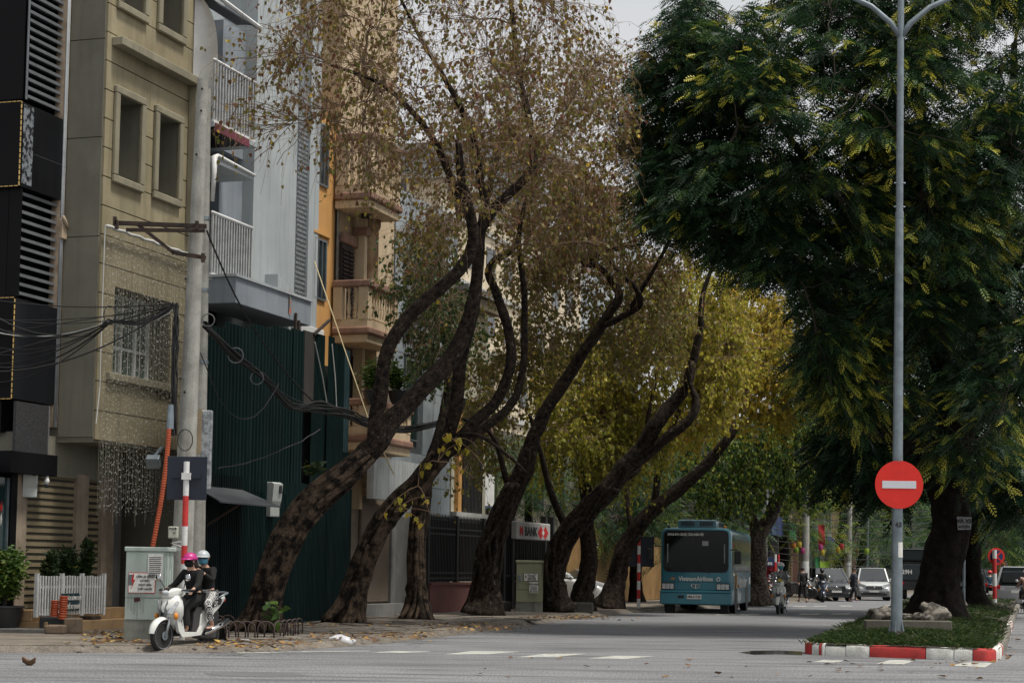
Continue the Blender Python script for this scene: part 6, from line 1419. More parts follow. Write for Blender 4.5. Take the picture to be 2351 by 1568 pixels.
def rock(label, u0, u1, v0, v1, d, seed):
    a, b_ = W(u0,v1,d), W(u1,v0,d); w_, h_ = (b_.x-a.x)/2, (b_.z-a.z)/2; m = MB().ball((0,0,0), w_, w_*.6, h_, 28, 18); out = []
    for p in m.v:
        q = Vector((p[0]/w_,p[1]/w_,p[2]/h_)); f = .92+.7*noise.noise(q*1.3+Vector((seed,0,0)))+.4*noise.noise(q*3.5+Vector((seed,0,0)))+.12*abs(noise.noise(q*8+Vector((seed,0,0)))); out.append((p[0]*f,p[1]*f,p[2]*f))
    m.v = out; o = tag(m.build('rock', surf('lime_rock', (.20,.18,.15), (.05,.045,.038), scale=6, rough=.95, bump=.9, bscale=30, contrast=.9), smooth=True), label, 'rock', 'weathered rocks on the median'); o.location = (a+b_)/2
rock('pale weathered rock behind the lamp post on the beam', 1994, 2054, 1390, 1432, 36.5, 3); rock('long pitted pale rock at the foot of the big trunk', 2102, 2172, 1388, 1434, 36.6, 8); rock('flat dark stone lying in the grass between the two pale rocks', 2058, 2098, 1408, 1420, 38.5, 12)
rock('small brown boulder between the two median trunks', 2185, 2216, 1370, 1398, 56, 15)
pp = W(2214,1201,45.9); PQ = thing('notice_board', 'small grey hand lettered board nailed to the big median trunk', 'sign', pp); hw, hh_ = 16.5/pxm(45.9), 15/pxm(45.9)
MB().add([(-hw*1.05,0,hh_),(hw*1.05,0,hh_*.95),(hw*.92,0,-hh_*.95),(-hw*.9,0,-hh_)], [(0,1,2,3)]).build('board', surf('board_grey', (.22,.22,.22), (.15,.15,.15), scale=8), PQ, fix=False); MB().box(-hw*.9,hw*.9,.003,.02,-hh_*.9,hh_*.9).build('backing', black, PQ)
text('lettering', 'VÁ XE', .135, ink, PQ, (0,-.005,.05), (R(90),0,0), bold=.006); text('lettering', '01715791', .095, ink, PQ, (0,-.005,-.09), (R(90),0,0), bold=.004, sx=.75)
p = G(2284,1394,.22); d0 = p.y; NP = thing('no_stopping_sign', 'round red and blue no stopping sign on a striped post at the island edge', 'sign', p); zt_ = W(2290,1262,d0).z-p.z; q = zt_/5
striped(NP, zt_, .085, [(0,q*.75),(1,q*1.1),(0,q*1.1),(1,q*1.3),(0,q)])
m = Matrix.Translation((.1,.10,zt_-.25)); MB().tube([m@Vector((0,0,0)), m@Vector((0,.02,0))], .33, 28).build('red_ring', signred, NP, auto=40); MB().tube([m@Vector((0,-.006,0)), m@Vector((0,0,0))], .25, 28).build('blue_disc', surf('sign_blue', (.03,.06,.16)), NP, auto=40); MB().box(-.26,.26,-.016,-.008,-.03,.03, m@Matrix.Rotation(R(45),4,'Y')).build('slash', signred, NP); MB().box(-.26,.26,-.014,-.0075,-.03,.03, m@Matrix.Rotation(R(-45),4,'Y')).build('slash', signred, NP)
p = G(2303,1388,.02); p = W(2303,1388,84); p.z = 0; d0 = 84; SBd = thing('banner_sign', 'tall dark vertical shop banner with an orange letter and red emblem by the roadside', 'sign', p)
hw = 11/pxm(84); H_ = W(2303,1288,84).z
MB().box(-hw,hw,0,.06,.1,H_).build('panel', surf('banner_dark', (.05,.045,.045), (.08,.07,.065)), SBd); MB().box(-hw*.98,hw*.98,-.01,0,.12,H_*.42).build('red_field', CM['r'], SBd); MB().box(-.15,.1,-.012,0,H_-.38,H_-.05).build('orange_field', CM['o'], SBd)
text('lettering', 'B', .3, ink, SBd, (-.02,-.016,H_-.21), (R(90),0,0), bold=.01); MB().tube([(math.cos(a)*.2,-.015,H_*.26+math.sin(a)*.2) for a in np.linspace(0,6.28,19)], .025, 5).build('emblem', paper, SBd)
MB().tube([(0,-.012,H_*.26),(0,-.018,H_*.26)], .08, 12).build('emblem_dot', paper, SBd)
for k in range(4): MB().box(-.2,.2,-.012,0,H_*.5+k*.22,H_*.5+k*.22+.1).build('text_line', CM['y'], SBd)
# ================================================================= vehicles: forward is local -Y, ground at z = 0
silver = surf('alloy', (.42,.43,.44), (.30,.31,.32), rough=.3, metal=.8, grain=0)
lampg = surf('lamp_glass', (.55,.57,.58), (.30,.32,.33), scale=14, rough=.12, spec=.8, grain=0)
redl = surf('tail_lamp', (.42,.012,.012), (.30,.01,.01), rough=.2, grain=0)
amber = surf('amber_lamp', (.60,.22,.03), (.5,.2,.03), rough=.2, grain=0)
plastic = surf('black_plastic', (.014,.014,.015), (.02,.02,.021), rough=.5, grain=.04)
carglass = glassm('car_glass', (.018,.024,.026), rough=.05, spec=.7)
def wheel(parent, c, r, w_, name='wheel', spokes=5, rim=silver, thin=False):
    """Tyre, rim, spokes and hub about the local X axis."""
    mx = Matrix.Rotation(R(90), 4, 'Y'); k = .60 if not thin else .78
    t = MB().lathe([(r*k,-w_*.42),(r*.86,-w_*.5),(r*.97,-w_*.36),(r,-w_*.12),(r,w_*.12),(r*.97,w_*.36),(r*.86,w_*.5),(r*k,w_*.42)], n=28, m=mx)
    o = t.build(name, rubber, parent, smooth=True); o.location = c
    ri = MB().lathe([(r*k*.86,-w_*.3),(r*k*1.02,-w_*.44),(r*k*1.02,w_*.44),(r*k*.86,w_*.3),(r*k*.84,0)], n=24, m=mx).build('rim', rim, o, auto=35)
    m = MB()
    for i in range(spokes):
        a = 2*math.pi*i/spokes; d = Vector((0, math.cos(a), math.sin(a))); q = Vector((0, -d.z, d.y))
        for s_ in (-1, 1): m.bar(d*r*.10+q*s_*r*.03, d*r*k*.95+q*s_*r*.10, w_*.5, r*.055, up=(1,0,0))
    m.build('spokes', rim, o); MB().lathe([(r*.16,-w_*.4),(r*.17,0),(r*.16,w_*.4)], n=12, m=mx).build('hub', plastic if thin else rim, o)
    return o
def ringx(w_, z0, z1, rt, rb, y, n=4, inset=0.):
    """Rounded rectangle in x-z at y."""
    pts = []
    for cx, cz, r, a0 in ((w_-rb,z0+rb,rb,-90),(w_-rt,z1-rt,rt,0),(-w_+rt,z1-rt,rt,90),(-w_+rb,z0+rb,rb,180)):
        for i in range(n+1):
            a = R(a0+90*i/n); pts.append(Vector((cx+r*math.cos(a), y, cz+r*math.sin(a))))
    return pts
def rrect(x0, x1, z0, z1, r, n=5):
    pts = []
    for cx, cz, a0 in ((x1-r,z0+r,-90),(x1-r,z1-r,0),(x0+r,z1-r,90),(x0+r,z0+r,180)):
        for i in range(n+1): a = R(a0+90*i/n); pts.append((cx+r*math.cos(a), cz+r*math.sin(a)))
    return pts
def front_poly(name, poly, y0, y1, mat, parent): return MB().prism(poly, 1, y0, y1).build(name, mat, parent)
# ---------------------------------------------------------------- the teal bus
teal = surf('bus_teal', (.024,.175,.235), (.019,.14,.19), scale=.7, rough=.28, spec=.6, coat=.4, streak=.2, sc=(.02,.05,.06), grain=.03)
pB = G(1597,1408,.0); BUS = thing('bus', 'teal airline staff bus parked at the kerb facing the camera', 'bus', pB, R(-11.8))
HW, LB = 1.235, 8.6
ring = [ringx(HW-.10,.36,2.90,.24,.10,.0), ringx(HW-.03,.31,2.94,.22,.08,.05), ringx(HW,.29,2.96,.22,.06,.22), ringx(HW,.29,2.96,.22,.06,LB-.2), ringx(HW-.06,.33,2.92,.22,.06,LB)]
MB().loft(ring).build('body', teal, BUS, auto=35)
front_poly('windscreen_rubber', rrect(-1.13,1.13,1.42,2.87,.17), -.012, .05, plastic, BUS)
busglass = glassm('bus_glass', (.008,.010,.011), rough=.04, spec=.35)
ws = front_poly('windscreen', rrect(-1.09,1.09,1.46,2.83,.14), -.020, .04, busglass, BUS); MB().box(-.012,.012,-.028,.0,1.47,2.82).build('centre_bar', plastic, BUS)
text('lettering', 'XE ĐƯA ĐÓN CÁN BỘ, CÔNG NHÂN VIÊN', .115, paper, BUS, (-.36,-.026,2.72), (R(90),0,0), sx=.56, bold=.003)
MB().box(.22,.43,-.024,-.02,2.34,2.50).build('windscreen_notice', surf('notice_grey', (.35,.36,.35)), BUS)
for x in (-.98,.99): MB().box(x-.02,x+.02,-.0235,-.02,1.75,2.4).build('curtain_edge', surf('curtain_grey', (.25,.27,.28), (.12,.13,.135), scale=12), BUS)
for x, dx in ((-.42,-.22),(.48,-.42)): MB().bar((x,-.05,1.36),(x+dx,-.045,1.86),.025,.02).build('wiper', plastic, BUS)
text('lettering', 'VietnamAirlines', .215, paper, BUS, (.0,-.012,1.19), (R(90),0,0), sx=.86, bold=.004)
gold = surf('lotus_gold', (.42,.24,.06), (.34,.19,.05), rough=.4)
m = MB()
for k in range(7): a = R(-75+25*k); m.add([(-.80,-.010,1.15),(-.80+.06*math.sin(a)-.025,-.012,1.15+.06*math.cos(a)),(-.80+.125*math.sin(a),-.012,1.15+.115*math.cos(a)),(-.80+.06*math.sin(a)+.025,-.012,1.15+.06*math.cos(a))], [(0,1,2,3)])
m.build('lotus_emblem', gold, BUS, fix=False)
MB().tube([(.78+.06*math.cos(a),-.01,1.19+.06*math.sin(a)) for a in np.linspace(0,6.28,15)], .012, 5).build('round_emblem', paper, BUS)
MB().tube([(-.16,-.02,1.0),(-.15,-.02,.93),(0,-.022,.87),(.15,-.02,.93),(.16,-.02,1.0),(-.16,-.02,1.0)], .014, 6).build('grille_badge', chrome, BUS); MB().bar((0,-.02,.89),(0,-.02,1.0),.03).build('badge_bar', chrome, BUS)
for x0, x1 in ((-1.17,-.76),(.72,1.16)):
    MB().box(x0-.02,x1+.02,-.02,.05,.81,1.05).build('headlight_frame', plastic, BUS)
    for k in range(3): MB().box(x0+(x1-x0)*k/3+.01,x0+(x1-x0)*(k+1)/3-.01,-.03,.0,.84,1.02).build('headlight', lampg, BUS)
MB().box(-HW-.01,HW+.01,-.06,.12,.72,.79).build('bumper_lip', teal, BUS, bevel=.02); MB().box(-HW-.005,HW+.005,-.05,.2,.32,.72).build('bumper', teal, BUS, bevel=.03)
MB().box(-.30,.20,-.062,-.05,.50,.65).build('licence_plate', paper, BUS); text('lettering', '29B-517.20', .115, ink, BUS, (-.05,-.066,.575), (R(90),0,0), sx=.85, bold=.003)
MB().box(-.62,-.40,-.056,-.05,.52,.62).build('bumper_slot', plastic, BUS)
for z in (1.08,.80): MB().box(-HW+.08,HW-.08,-.006,.02,z,z+.012).build('panel_line', plastic, BUS)
MB().loft([ringx(.66,2.95,3.22,.08,.02,.35), ringx(.72,2.95,3.26,.10,.02,.65), ringx(.70,2.95,3.25,.10,.02,2.6), ringx(.6,2.95,3.1,.08,.02,3.0)]).build('air_conditioner', teal, BUS, auto=40)
for s_ in (-1,1):
    for k in range(9): MB().box(s_*(.12+k*.052)-.011,s_*(.12+k*.052)+.011,.30,.52,3.04,3.18).build('vent_slot', plastic, BUS)
for k in range(6): MB().box(.70,.735,.8+k*.3,.95+k*.3,3.04,3.16).build('side_vent', plastic, BUS)
for x in (-.98,.98): MB().ball((x,.25,2.99), .06,.06,.05).build('marker_lamp', amber if x > 0 else plastic, BUS, smooth=True)
swin = surf('side_window', (.05,.055,.055), (.16,.17,.165), scale=7, rough=.1, spec=.7, contrast=.9, grain=0, streak=.5, sc=(.02,.022,.022))
for k in range(6):
    y0 = 1.15+k*1.2; MB().box(HW-.01,HW+.006,y0,y0+1.16,1.45,2.62).build('window_frame', plastic, BUS); MB().box(HW,HW+.012,y0+.05,y0+.56,1.5,2.57).build('pane', swin, BUS); MB().box(HW,HW+.010,y0+.60,y0+1.12,1.5,2.57).build('pane', swin, BUS)
MB().box(HW-.01,HW+.006,.25,1.05,1.30,2.7).build('driver_window', carglass, BUS)
MB().box(HW,HW+.008,.3,8.4,2.66,2.69).build('drip_rail', teal, BUS)
text('lettering', 'Vietnam Airlines', .62, paper, BUS, (HW+.004,4.6,1.08), (R(90),0,R(90)), sx=.95, bold=.01); MB().box(HW,HW+.006,7.6,8.1,1.0,1.25).build('side_notice', paper, BUS)
MB().tube([(HW+.005,1.6+.2*math.cos(a),1.12+.26*math.sin(a)) for a in np.linspace(0,6.28,13)], .04, 5).build('side_emblem', gold, BUS)
for y, nm in ((1.75,'front'),(6.55,'rear')):
    for s_ in (-1,1):
        m = MB(); mx = Matrix.Rotation(R(90), 4, 'Y'); m.lathe([(.60,-.004),(.60,.006)], n=30, m=mx); m.build('wheel_arch', plastic, BUS).location = (s_*(HW+.003),y,.52)
        wheel(BUS, (s_*(HW-.12),y,.47), .47, .27, spokes=8)
    if nm == 'rear':
        for s_ in (-1,1): wheel(BUS, (s_*(HW-.46),y,.47), .47, .25, spokes=8)
for x0 in (-.95,.95): MB().box(x0-.13,x0+.13,.3,.9,.0,.34).build('mud_flap', rubber, BUS)
MB().box(-.9,.9,.8,7.8,.30,.40).build('underbody', plastic, BUS)
MB().tube([(HW-.05,.02,2.2),(HW+.18,-.06,2.22),(HW+.24,-.05,2.15)], .02, 6).build('mirror_arm', plastic, BUS); MB().box(HW+.10,HW+.34,-.10,.0,1.72,2.18).build('mirror', plastic, BUS, bevel=.04)
MB().tube([(-HW+.05,.02,2.3),(-HW-.25,-.15,2.32),(-HW-.36,-.15,2.2)], .02, 6).build('mirror_arm', plastic, BUS); MB().box(-HW-.44,-HW-.26,-.2,-.1,1.85,2.22).build('mirror', plastic, BUS, bevel=.04)
MB().ball((HW+.02,2.6,.95), .05,.09,.05).build('side_indicator', amber, BUS, smooth=True); MB().tube([(HW-.1,7.9,.32),(HW-.05,8.3,.32)], .05, 8).build('exhaust_pipe', rust, BUS)
# ---------------------------------------------------------------- cars
def car(name, label, cat, p, rz, L, w_, h, body, lower=None, front=True, sedan=False, hood=.95, belt=.98, group='cars on the avenue', plate='', dark=False):
    c = thing(name, label, cat, p, rz, group); hw = w_/2; lo = lower or body; zb = belt
    if sedan: prof = [(0,.42,.62),(.12,.26,.74),(.5,.2,.80),(hood+.25,.2,zb),(L-.75,.2,zb+.02),(L-.1,.26,zb),(L,.4,zb-.15)]
    else: prof = [(0,.42,.66),(.12,.26,.78),(.45,.22,.90),(hood,.22,zb+.04),(L-.3,.22,zb+.04),(L-.06,.28,zb+.02),(L,.45,zb-.1)]
    rings = []
    for i, (y, z0, z1) in enumerate(prof):
        k = hw*(.86 if i in (0,len(prof)-1) else .95 if i in (1,len(prof)-2) else 1.); rings.append(ringx(k, z0, z1, .12, .08, y))
    MB().loft(rings).build('body', body, c, auto=40)
    y0, y1 = (hood+.2, L-.45) if sedan else (hood-.05, L-.06); q0, q1 = (y0+.75, y1-.75) if sedan else (y0+.75, y1-.25)
    wt = hw*.74
    def gh(f): return [Vector((x*((hw-.05)*(1-f)+wt*f), (y0*(1-f)+q0*f) if y < 0 else (y1*(1-f)+q1*f), zb+.02+(h-.06-zb)*f)) for x, y in ((-1,-1),(1,-1),(1,1),(-1,1))]
    MB().loft([gh(0), gh(.5), gh(1)]).build('window_glass', carglass, c)
    rf = gh(1); MB().loft([[p_+Vector((0,0,-.02)) for p_ in rf], [Vector((p_.x*.98,p_.y,h-.03)) for p_ in rf], [Vector((p_.x*.85, p_.y+(.15 if p_.y < (q0+q1)/2 else -.1), h)) for p_ in rf]]).build('roof', body, c, auto=50)
    a, b_ = gh(0), gh(1)
    for i in range(4): MB().bar(a[i], b_[i], .075, .06).build('pillar', body, c)
    for f in (.38,.68):
        for s_ in (0,1): pa, pb_ = (a[0].lerp(a[3],f), b_[0].lerp(b_[3],f)) if s_ == 0 else (a[1].lerp(a[2],f), b_[1].lerp(b_[2],f)); MB().bar(pa, pb_, .06, .05).build('pillar', plastic, c)
    rw = .34 if not sedan else .32
    for y in (.85, L-.85):
        for s_ in (-1,1):
            MB().lathe([(rw*1.16,-.003),(rw*1.16,.006)], n=24, m=Matrix.Rotation(R(90),4,'Y')).build('wheel_arch', plastic, c).location = (s_*(hw+.002),y,rw)
            wheel(c, (s_*(hw-.10),y,rw), rw, .22, spokes=6)
    MB().box(-hw*.96,hw*.96,.0,.5,.2,.40 if lower is None else .56).build('bumper', lo, c, bevel=.06); MB().box(-hw*.96,hw*.96,L-.5,L-.0,.22,.5).build('rear_bumper', lo, c, bevel=.06)
    for s_ in (-1,1):
        MB().box(s_*(hw+.11)-.11,s_*(hw+.11)+.11,hood+.25,hood+.40,zb+.02,zb+.20).build('mirror', body, c, bevel=.05)
    if front:
        zz = zb-.24 if not sedan else .66
        for s_ in (-1,1):
            MB().loft([[Vector((s_*hw*x, y, z)) for x, y, z in ((.50,-.05,zz-.06),(.50,-.03,zz+.08),(.98,.16,zz+.20),(1.0,.16,zz-.02))], [Vector((s_*hw*x, y+.12, z)) for x, y, z in ((.52,-.02,zz-.03),(.52,-.0,zz+.06),(.97,.22,zz+.17),(.97,.22,zz-.02))]]).build('headlight', lampg, c)
        MB().box(-hw*.50,hw*.50,-.03,.05,zz-.16,zz+.05).build('grille', plastic, c, bevel=.03)
        for k in range(3): MB().box(-hw*.48,hw*.48,-.045,-.02,zz-.13+k*.065,zz-.105+k*.065).build('grille_bar', chrome, c)
        MB().ball((0,-.05,zz-.03), .06,.02,.045).build('badge', chrome, c, smooth=True)
        MB().box(-hw*.8,hw*.8,-.01,.06,.28,.44).build('air_intake', plastic, c, bevel=.03); MB().box(-.26,.26,-.035,-.01,.45,.56).build('licence_plate', paper, c)
        if plate: text('lettering', plate, .09, ink, c, (0,-.04,.505), (R(90),0,0), sx=.8)
        for s_ in (-1,1): MB().ball((s_*hw*.72,.03,.42), .07,.04,.05).build('fog_lamp', lampg, c, smooth=True)
        for s_ in (-.45,.2): MB().bar((s_*hw,hood-.10,zb+.08),(s_*hw+.45,hood+.02,zb+.14),.02).build('wiper', plastic, c)
    else:
        MB().box(-hw*.72,hw*.72,L-.11,L-.0,zb+.15,h-.22).build('rear_window', carglass, c, bevel=.04)
        for s_ in (-1,1): MB().box(s_*hw*.86-.07,s_*hw*.86+.07,L-.10,L+.02,zb-.12,zb+.05).build('tail_lamp', redl, c, bevel=.03)
        MB().box(-hw*.55,hw*.55,L-.05,L+.025,zb-.10,zb-.04).build('chrome_strip', chrome, c); MB().box(-.25,.25,L-.0,L+.02,zb-.30,zb-.17).build('licence_plate', paper, c)
    return c
def cpaint(n, c): return surf('paint_'+n, c, tuple(x*.85 for x in c), scale=.8, rough=.25, spec=.6, coat=.5, grain=.02)
def at(u, v, z=0.): return G(u, v, z)
def face(p, extra=0.): return -math.atan2(p.x, p.y) + R(extra)
p = W(2007,1380,99); p.z = 0; car('minivan', 'silver minivan driving towards the camera beside the lamp post', 'minivan', p, face(p,3), 4.5, 1.72, 1.75, cpaint('silver', (.50,.51,.52)), surf('bumper_grey', (.16,.165,.17)))
p = W(1921,1384,95); p.z = 0; car('dark_suv', 'dark grey off-road car waiting behind the motorbike rider', 'car', p, face(p,14), 4.4, 1.8, 1.72, cpaint('graphite', (.035,.04,.045)))
p = W(1490,1394,71); p.z = .0; car('white_car', 'white car parked on the pavement between the striped post and the bus', 'car', W(1398,1392,70.5)+Vector((0,0,-W(1398,1392,70.5).z+SZ)), R(62), 4.3, 1.72, 1.46, cpaint('white', (.62,.63,.63)), sedan=True, group='parked cars')
p = W(2245,1386,98); p.z = 0; car('dark_suv', 'dark car with red tail lamps driving away past the second median trunk', 'car', p+Vector((-1.2,-4.4,0)), face(p,-2), 4.4, 1.8, 1.75, cpaint('black', (.018,.02,.022)), front=False)
for o in [o for o in bpy.data.objects if o.get('label') == 'dark car with red tail lamps driving away past the second median trunk']: o.rotation_euler.z += math.pi; o.location = p+Vector((-.2,0,0))
p = W(2352,1392,86); p.z = 0; q = car('silver_suv', 'silver off-road car driving away at the edge of the view', 'car', p, face(p,-4)+math.pi, 4.4, 1.82, 1.85, cpaint('silver2', (.38,.39,.40)), front=False)
# army-like truck behind the median trunk
p = W(2112,1379,106); p.z = 0; TR = thing('truck', 'dark green truck seen from behind, half hidden by the median trunk', 'truck', p, face(p)); dk = surf('truck_dark', (.028,.036,.038), (.02,.026,.028), rough=.5)
MB().box(-1.2,1.2,0,.1,1.1,2.0).build('tailgate', dk, TR, bevel=.03); MB().box(-1.2,1.2,.1,4.5,1.0,1.9).build('cargo_bed', dk, TR); MB().box(-1.05,1.05,4.4,6,.9,2.9).build('cab', dk, TR, bevel=.12); MB().box(-.9,.9,4.36,4.4,2.05,2.75).build('rear_window', carglass, TR)
MB().tube([(-1.15,.1,1.9),(-1.15,.1,2.85),(1.15,.1,2.85),(1.15,.1,1.9)], .05, 6).build('canopy_frame', dk, TR); MB().box(-1.1,1.1,.12,4.3,2.2,2.9).build('canvas_cover', surf('canvas_dark', (.022,.028,.03)), TR, bevel=.1)
text('lettering', '29H', .34, paper, TR, (-.72,-.01,1.55), (R(90),0,0), bold=.01)
for s_ in (-1,1): wheel(TR, (s_*.95,1.0,.5), .5, .45); wheel(TR, (s_*.95,5.2,.5), .5, .3); MB().box(s_*1.0-.12,s_*1.0+.12,-.02,.0,.85,1.0).build('tail_lamp', redl, TR)
MB().box(-1.1,1.1,.0,.08,.55,1.0).build('under_guard', plastic, TR)
# ---------------------------------------------------------------- scooters
def scooter(label, p, rz, body, lean=0., group='motorbikes on the road', plate=None, sport=False, simple=False):
    o = thing('scooter' if not sport else 'motorbike', label, 'scooter' if not sport else 'motorbike', p, rz, group); o.rotation_euler.y = lean
    r = .275
    def arc(c, rad, a0, a1, w_, th=.012, n=12):
        m = MB()
        for s0, rr in ((0,rad),):
            vs = []
            for i in range(n+1):
                a = R(a0+(a1-a0)*i/n); k = 1-.35*abs(2*i/n-1)**3
                for x, dr in ((-w_*k,-.035),(-w_*k*.8,.0),(0,.014),(w_*k*.8,.0),(w_*k,-.035)): vs.append((x, c[0]+(rr+dr)*math.cos(a), c[1]+(rr+dr)*math.sin(a)))
            m.add(vs, [(i*5+j, i*5+j+1, (i+1)*5+j+1, (i+1)*5+j) for i in range(n) for j in range(4)])
        return m
    rg_ = surf('rim_grey', (.40,.41,.42), (.30,.31,.32), rough=.35, grain=0); fw = wheel(o, (0,-.625,r), r, .10, 'front_wheel', 5, rg_, True); MB().lathe([(.075,0),(.075,.006)], n=18, m=Matrix.Rotation(R(90),4,'Y')).build('brake_disc', steel, fw).location = (.065,0,0)
    rw_ = wheel(o, (0,.63,r), r, .12, 'rear_wheel', 5, rg_, True)
    arc((-.625,r), .305, 50, 172, .075).build('front_fender', body, o, smooth=True)
    arc((.63,r), .33, 0, 100, .08).build('rear_mudguard', plastic, o, smooth=True); MB().add([(-.09,.94,.40),(.09,.94,.40),(.085,1.05,.16),(-.085,1.05,.16)], [(0,1,2,3)]).build('mud_flap', plastic, o, fix=False)
    for s_ in (-1,1): MB().tube([(s_*.075,-.63,r-.02),(s_*.075,-.55,.48),(s_*.07,-.46,.78)], [.026,.03,.03], 8).build('fork_leg', silver, o, smooth=True)
    # apron: pointed shield
    rings = []
    for z, yf, yb, w_ in ((.40,-.40,-.33,.08),(.50,-.52,-.33,.16),(.62,-.60,-.34,.215),(.74,-.63,-.36,.235),(.86,-.58,-.37,.215),(.95,-.52,-.37,.15),(.99,-.46,-.37,.09)):
        rings.append([Vector((x*w_, yb+(yf-yb)*y, z)) for x, y in ((-1,0),(-.98,.35),(-.72,.68),(-.32,.93),(0,1),(.32,.93),(.72,.68),(.98,.35),(1,0),(.5,-.15),(-.5,-.15))])
    MB().loft(rings).build('front_shield', body, o, smooth=False, auto=50)
    for s_ in (-1,1):
        MB().loft([[Vector((s_*.09,-.625,.66)), Vector((s_*.20,-.50,.86)), Vector((s_*.225,-.47,.84)), Vector((s_*.16,-.58,.64))], [Vector((s_*.09,-.605,.66)), Vector((s_*.20,-.48,.86)), Vector((s_*.215,-.45,.84)), Vector((s_*.16,-.56,.64))]]).build('indicator', lampg, o)
        MB().ball((s_*.205,-.52,.60), .035,.05,.06).build('side_lamp', amber, o, smooth=True)
    MB().prism([(-.62,.58),(-.60,.72),(-.50,.93),(-.485,.93),(-.575,.74),(-.60,.58)], 0, -.05, .05).build('shield_vent', plastic, o)
    for s_ in (-1,1):
        MB().add([(s_*.035,-.632,.60),(s_*.075,-.615,.60),(s_*.115,-.585,.74),(s_*.10,-.545,.86),(s_*.05,-.575,.86),(s_*.045,-.632,.74)], [(0,1,2,3,4,5)]).build('shield_vent', surf('vent_grey', (.10,.105,.11), (.05,.052,.055), rough=.4), o, fix=False)
        MB().tube([(s_*.165,-.36,.92),(s_*.215,-.355,.84),(s_*.225,-.35,.74),(s_*.205,-.335,.62),(s_*.16,-.32,.50),(s_*.15,-.22,.34),(s_*.155,.10,.33)], .010, 6).build('edge_trim', plastic, o, smooth=True)
    # cowl with headlight
    rings = []
    for y, w_, z0, z1 in ((-.59,.04,.93,.98),(-.555,.09,.90,1.02),(-.49,.125,.90,1.06),(-.40,.155,.94,1.075),(-.31,.18,.97,1.06),(-.25,.13,.99,1.03)):
        rings.append(ringx(w_, z0, z1, .045 if w_ > .1 else .03, .03, y))
    MB().loft(rings).build('headlight_cowl', body, o, auto=50)
    MB().ball((0,-.555,.985), .085,.05,.05, 14, 8).build('headlight', lampg, o, smooth=True); MB().prism([(-.575,.99),(-.50,1.05),(-.44,1.07),(-.44,1.085),(-.52,1.065),(-.59,1.0)], 0, -.06, .06).build('cowl_visor', plastic, o)
    MB().tube([(-.36,-.26,1.03),(-.22,-.33,1.03),(0,-.36,1.03),(.22,-.33,1.03),(.36,-.26,1.03)], .017, 8).build('handlebar', plastic, o, smooth=True)
    for s_ in (-1,1):
        MB().tube([(s_*.23,-.325,1.03),(s_*.36,-.26,1.03)], .025, 8).build('grip', rubber, o); MB().tube([(s_*.20,-.37,1.02),(s_*.35,-.33,1.0)], .010, 6).build('brake_lever', silver, o)
        MB().tube([(s_*.20,-.33,1.06),(s_*.25,-.36,1.16),(s_*.29,-.37,1.21)], .008, 6).build('mirror_stalk', plastic, o); mm = MB().lathe([(0,-.012),(.055,-.012),(.06,0),(.055,.015),(0,.02)], n=14, m=Matrix.Rotation(R(90),4,'X')).build('mirror', chrome if not simple else plastic, o, smooth=True); mm.location = (s_*.31,-.37,1.25)
    MB().box(-.15,.15,-.36,-.345,.42,.92).build('inner_shield', plastic, o); MB().box(-.16,.16,-.36,.16,.27,.315).build('floor_board', plastic, o, bevel=.02)
    side = [(-.37,.90),(-.31,.86),(-.275,.50),(-.22,.335),(.10,.325),(.17,.42),(.20,.60),(.30,.70),(.60,.80),(.97,.93),(1.0,.88),(.80,.72),(.50,.56),(.34,.40),(.22,.265),(-.28,.235),(-.38,.34),(-.43,.50),(-.46,.70)]
    for s_ in (-1,1):
        m = MB(); n_ = len(side); f = [(s_*(.165 if y < .3 else .165-.09*min(1,(y-.3)/.6)), y, z) for y, z in side]; b_ = [(s_*.10*(1 if y < .3 else .6), y, z) for y, z in side]
        m.add(f+b_, [tuple(range(n_)), tuple(range(2*n_-1,n_-1,-1))] + [(i,n_+i,n_+(i+1)%n_,(i+1)%n_) for i in range(n_)]); m.build('side_panel', body, o, bevel=.012)
        m = MB(); poly = [(-.02,.34),(.10,.33),(.17,.42),(.20,.62),(.26,.74),(.10,.76),(.02,.62)]; m.prism(poly, 0, s_*.10, s_*.155); m.build('leg_panel', surf('taupe_plastic', (.05,.045,.048), (.04,.036,.038), rough=.5), o)
        MB().prism([(.32,.62),(.75,.80),(.92,.86),(.90,.82),(.62,.68),(.40,.52)], 0, s_*.145, s_*.150).build('side_trim', plastic, o) if 0 else None
    MB().loft([ringx(.10,.70,.80,.03,.03,.10), ringx(.14,.70,.82,.04,.03,.25), ringx(.145,.72,.85,.04,.03,.55), ringx(.12,.78,.90,.04,.03,.82), ringx(.06,.82,.90,.03,.03,.92)]).build('seat', plastic, o, auto=50)
    MB().tube([(-.13,.72,.90),(-.13,.98,.98),(0,1.04,.99),(.13,.98,.98),(.13,.72,.90)], .02, 8).build('grab_rail', steel, o, smooth=True); MB().ball((0,.98,.86), .09,.05,.05).build('tail_lamp', redl, o, smooth=True)
    MB().loft([ringx(.10,.20,.42,.05,.05,.30), ringx(.12,.18,.46,.06,.06,.50), ringx(.11,.20,.40,.05,.05,.72)]).build('engine', surf('engine_grey', (.16,.165,.17), (.08,.082,.085), scale=10, rough=.45, metal=.5), o, auto=40)
    MB().tube([(.14,.35,.28),(.165,.55,.36),(.17,.95,.50)], [.03,.055,.06], 12).build('exhaust', chrome, o, smooth=True); MB().box(.19,.225,.55,.92,.42,.56, Matrix.Rotation(R(12),4,'X')).build('heat_shield', silver, o, bevel=.01) if 0 else None
    MB().box(-.10,.10,.02,.8,.30,.68).build('frame_cover', plastic, o, bevel=.03)
    if plate: MB().box(-.10,.10,.99,1.0,.50,.66).build('licence_plate', paper, o)
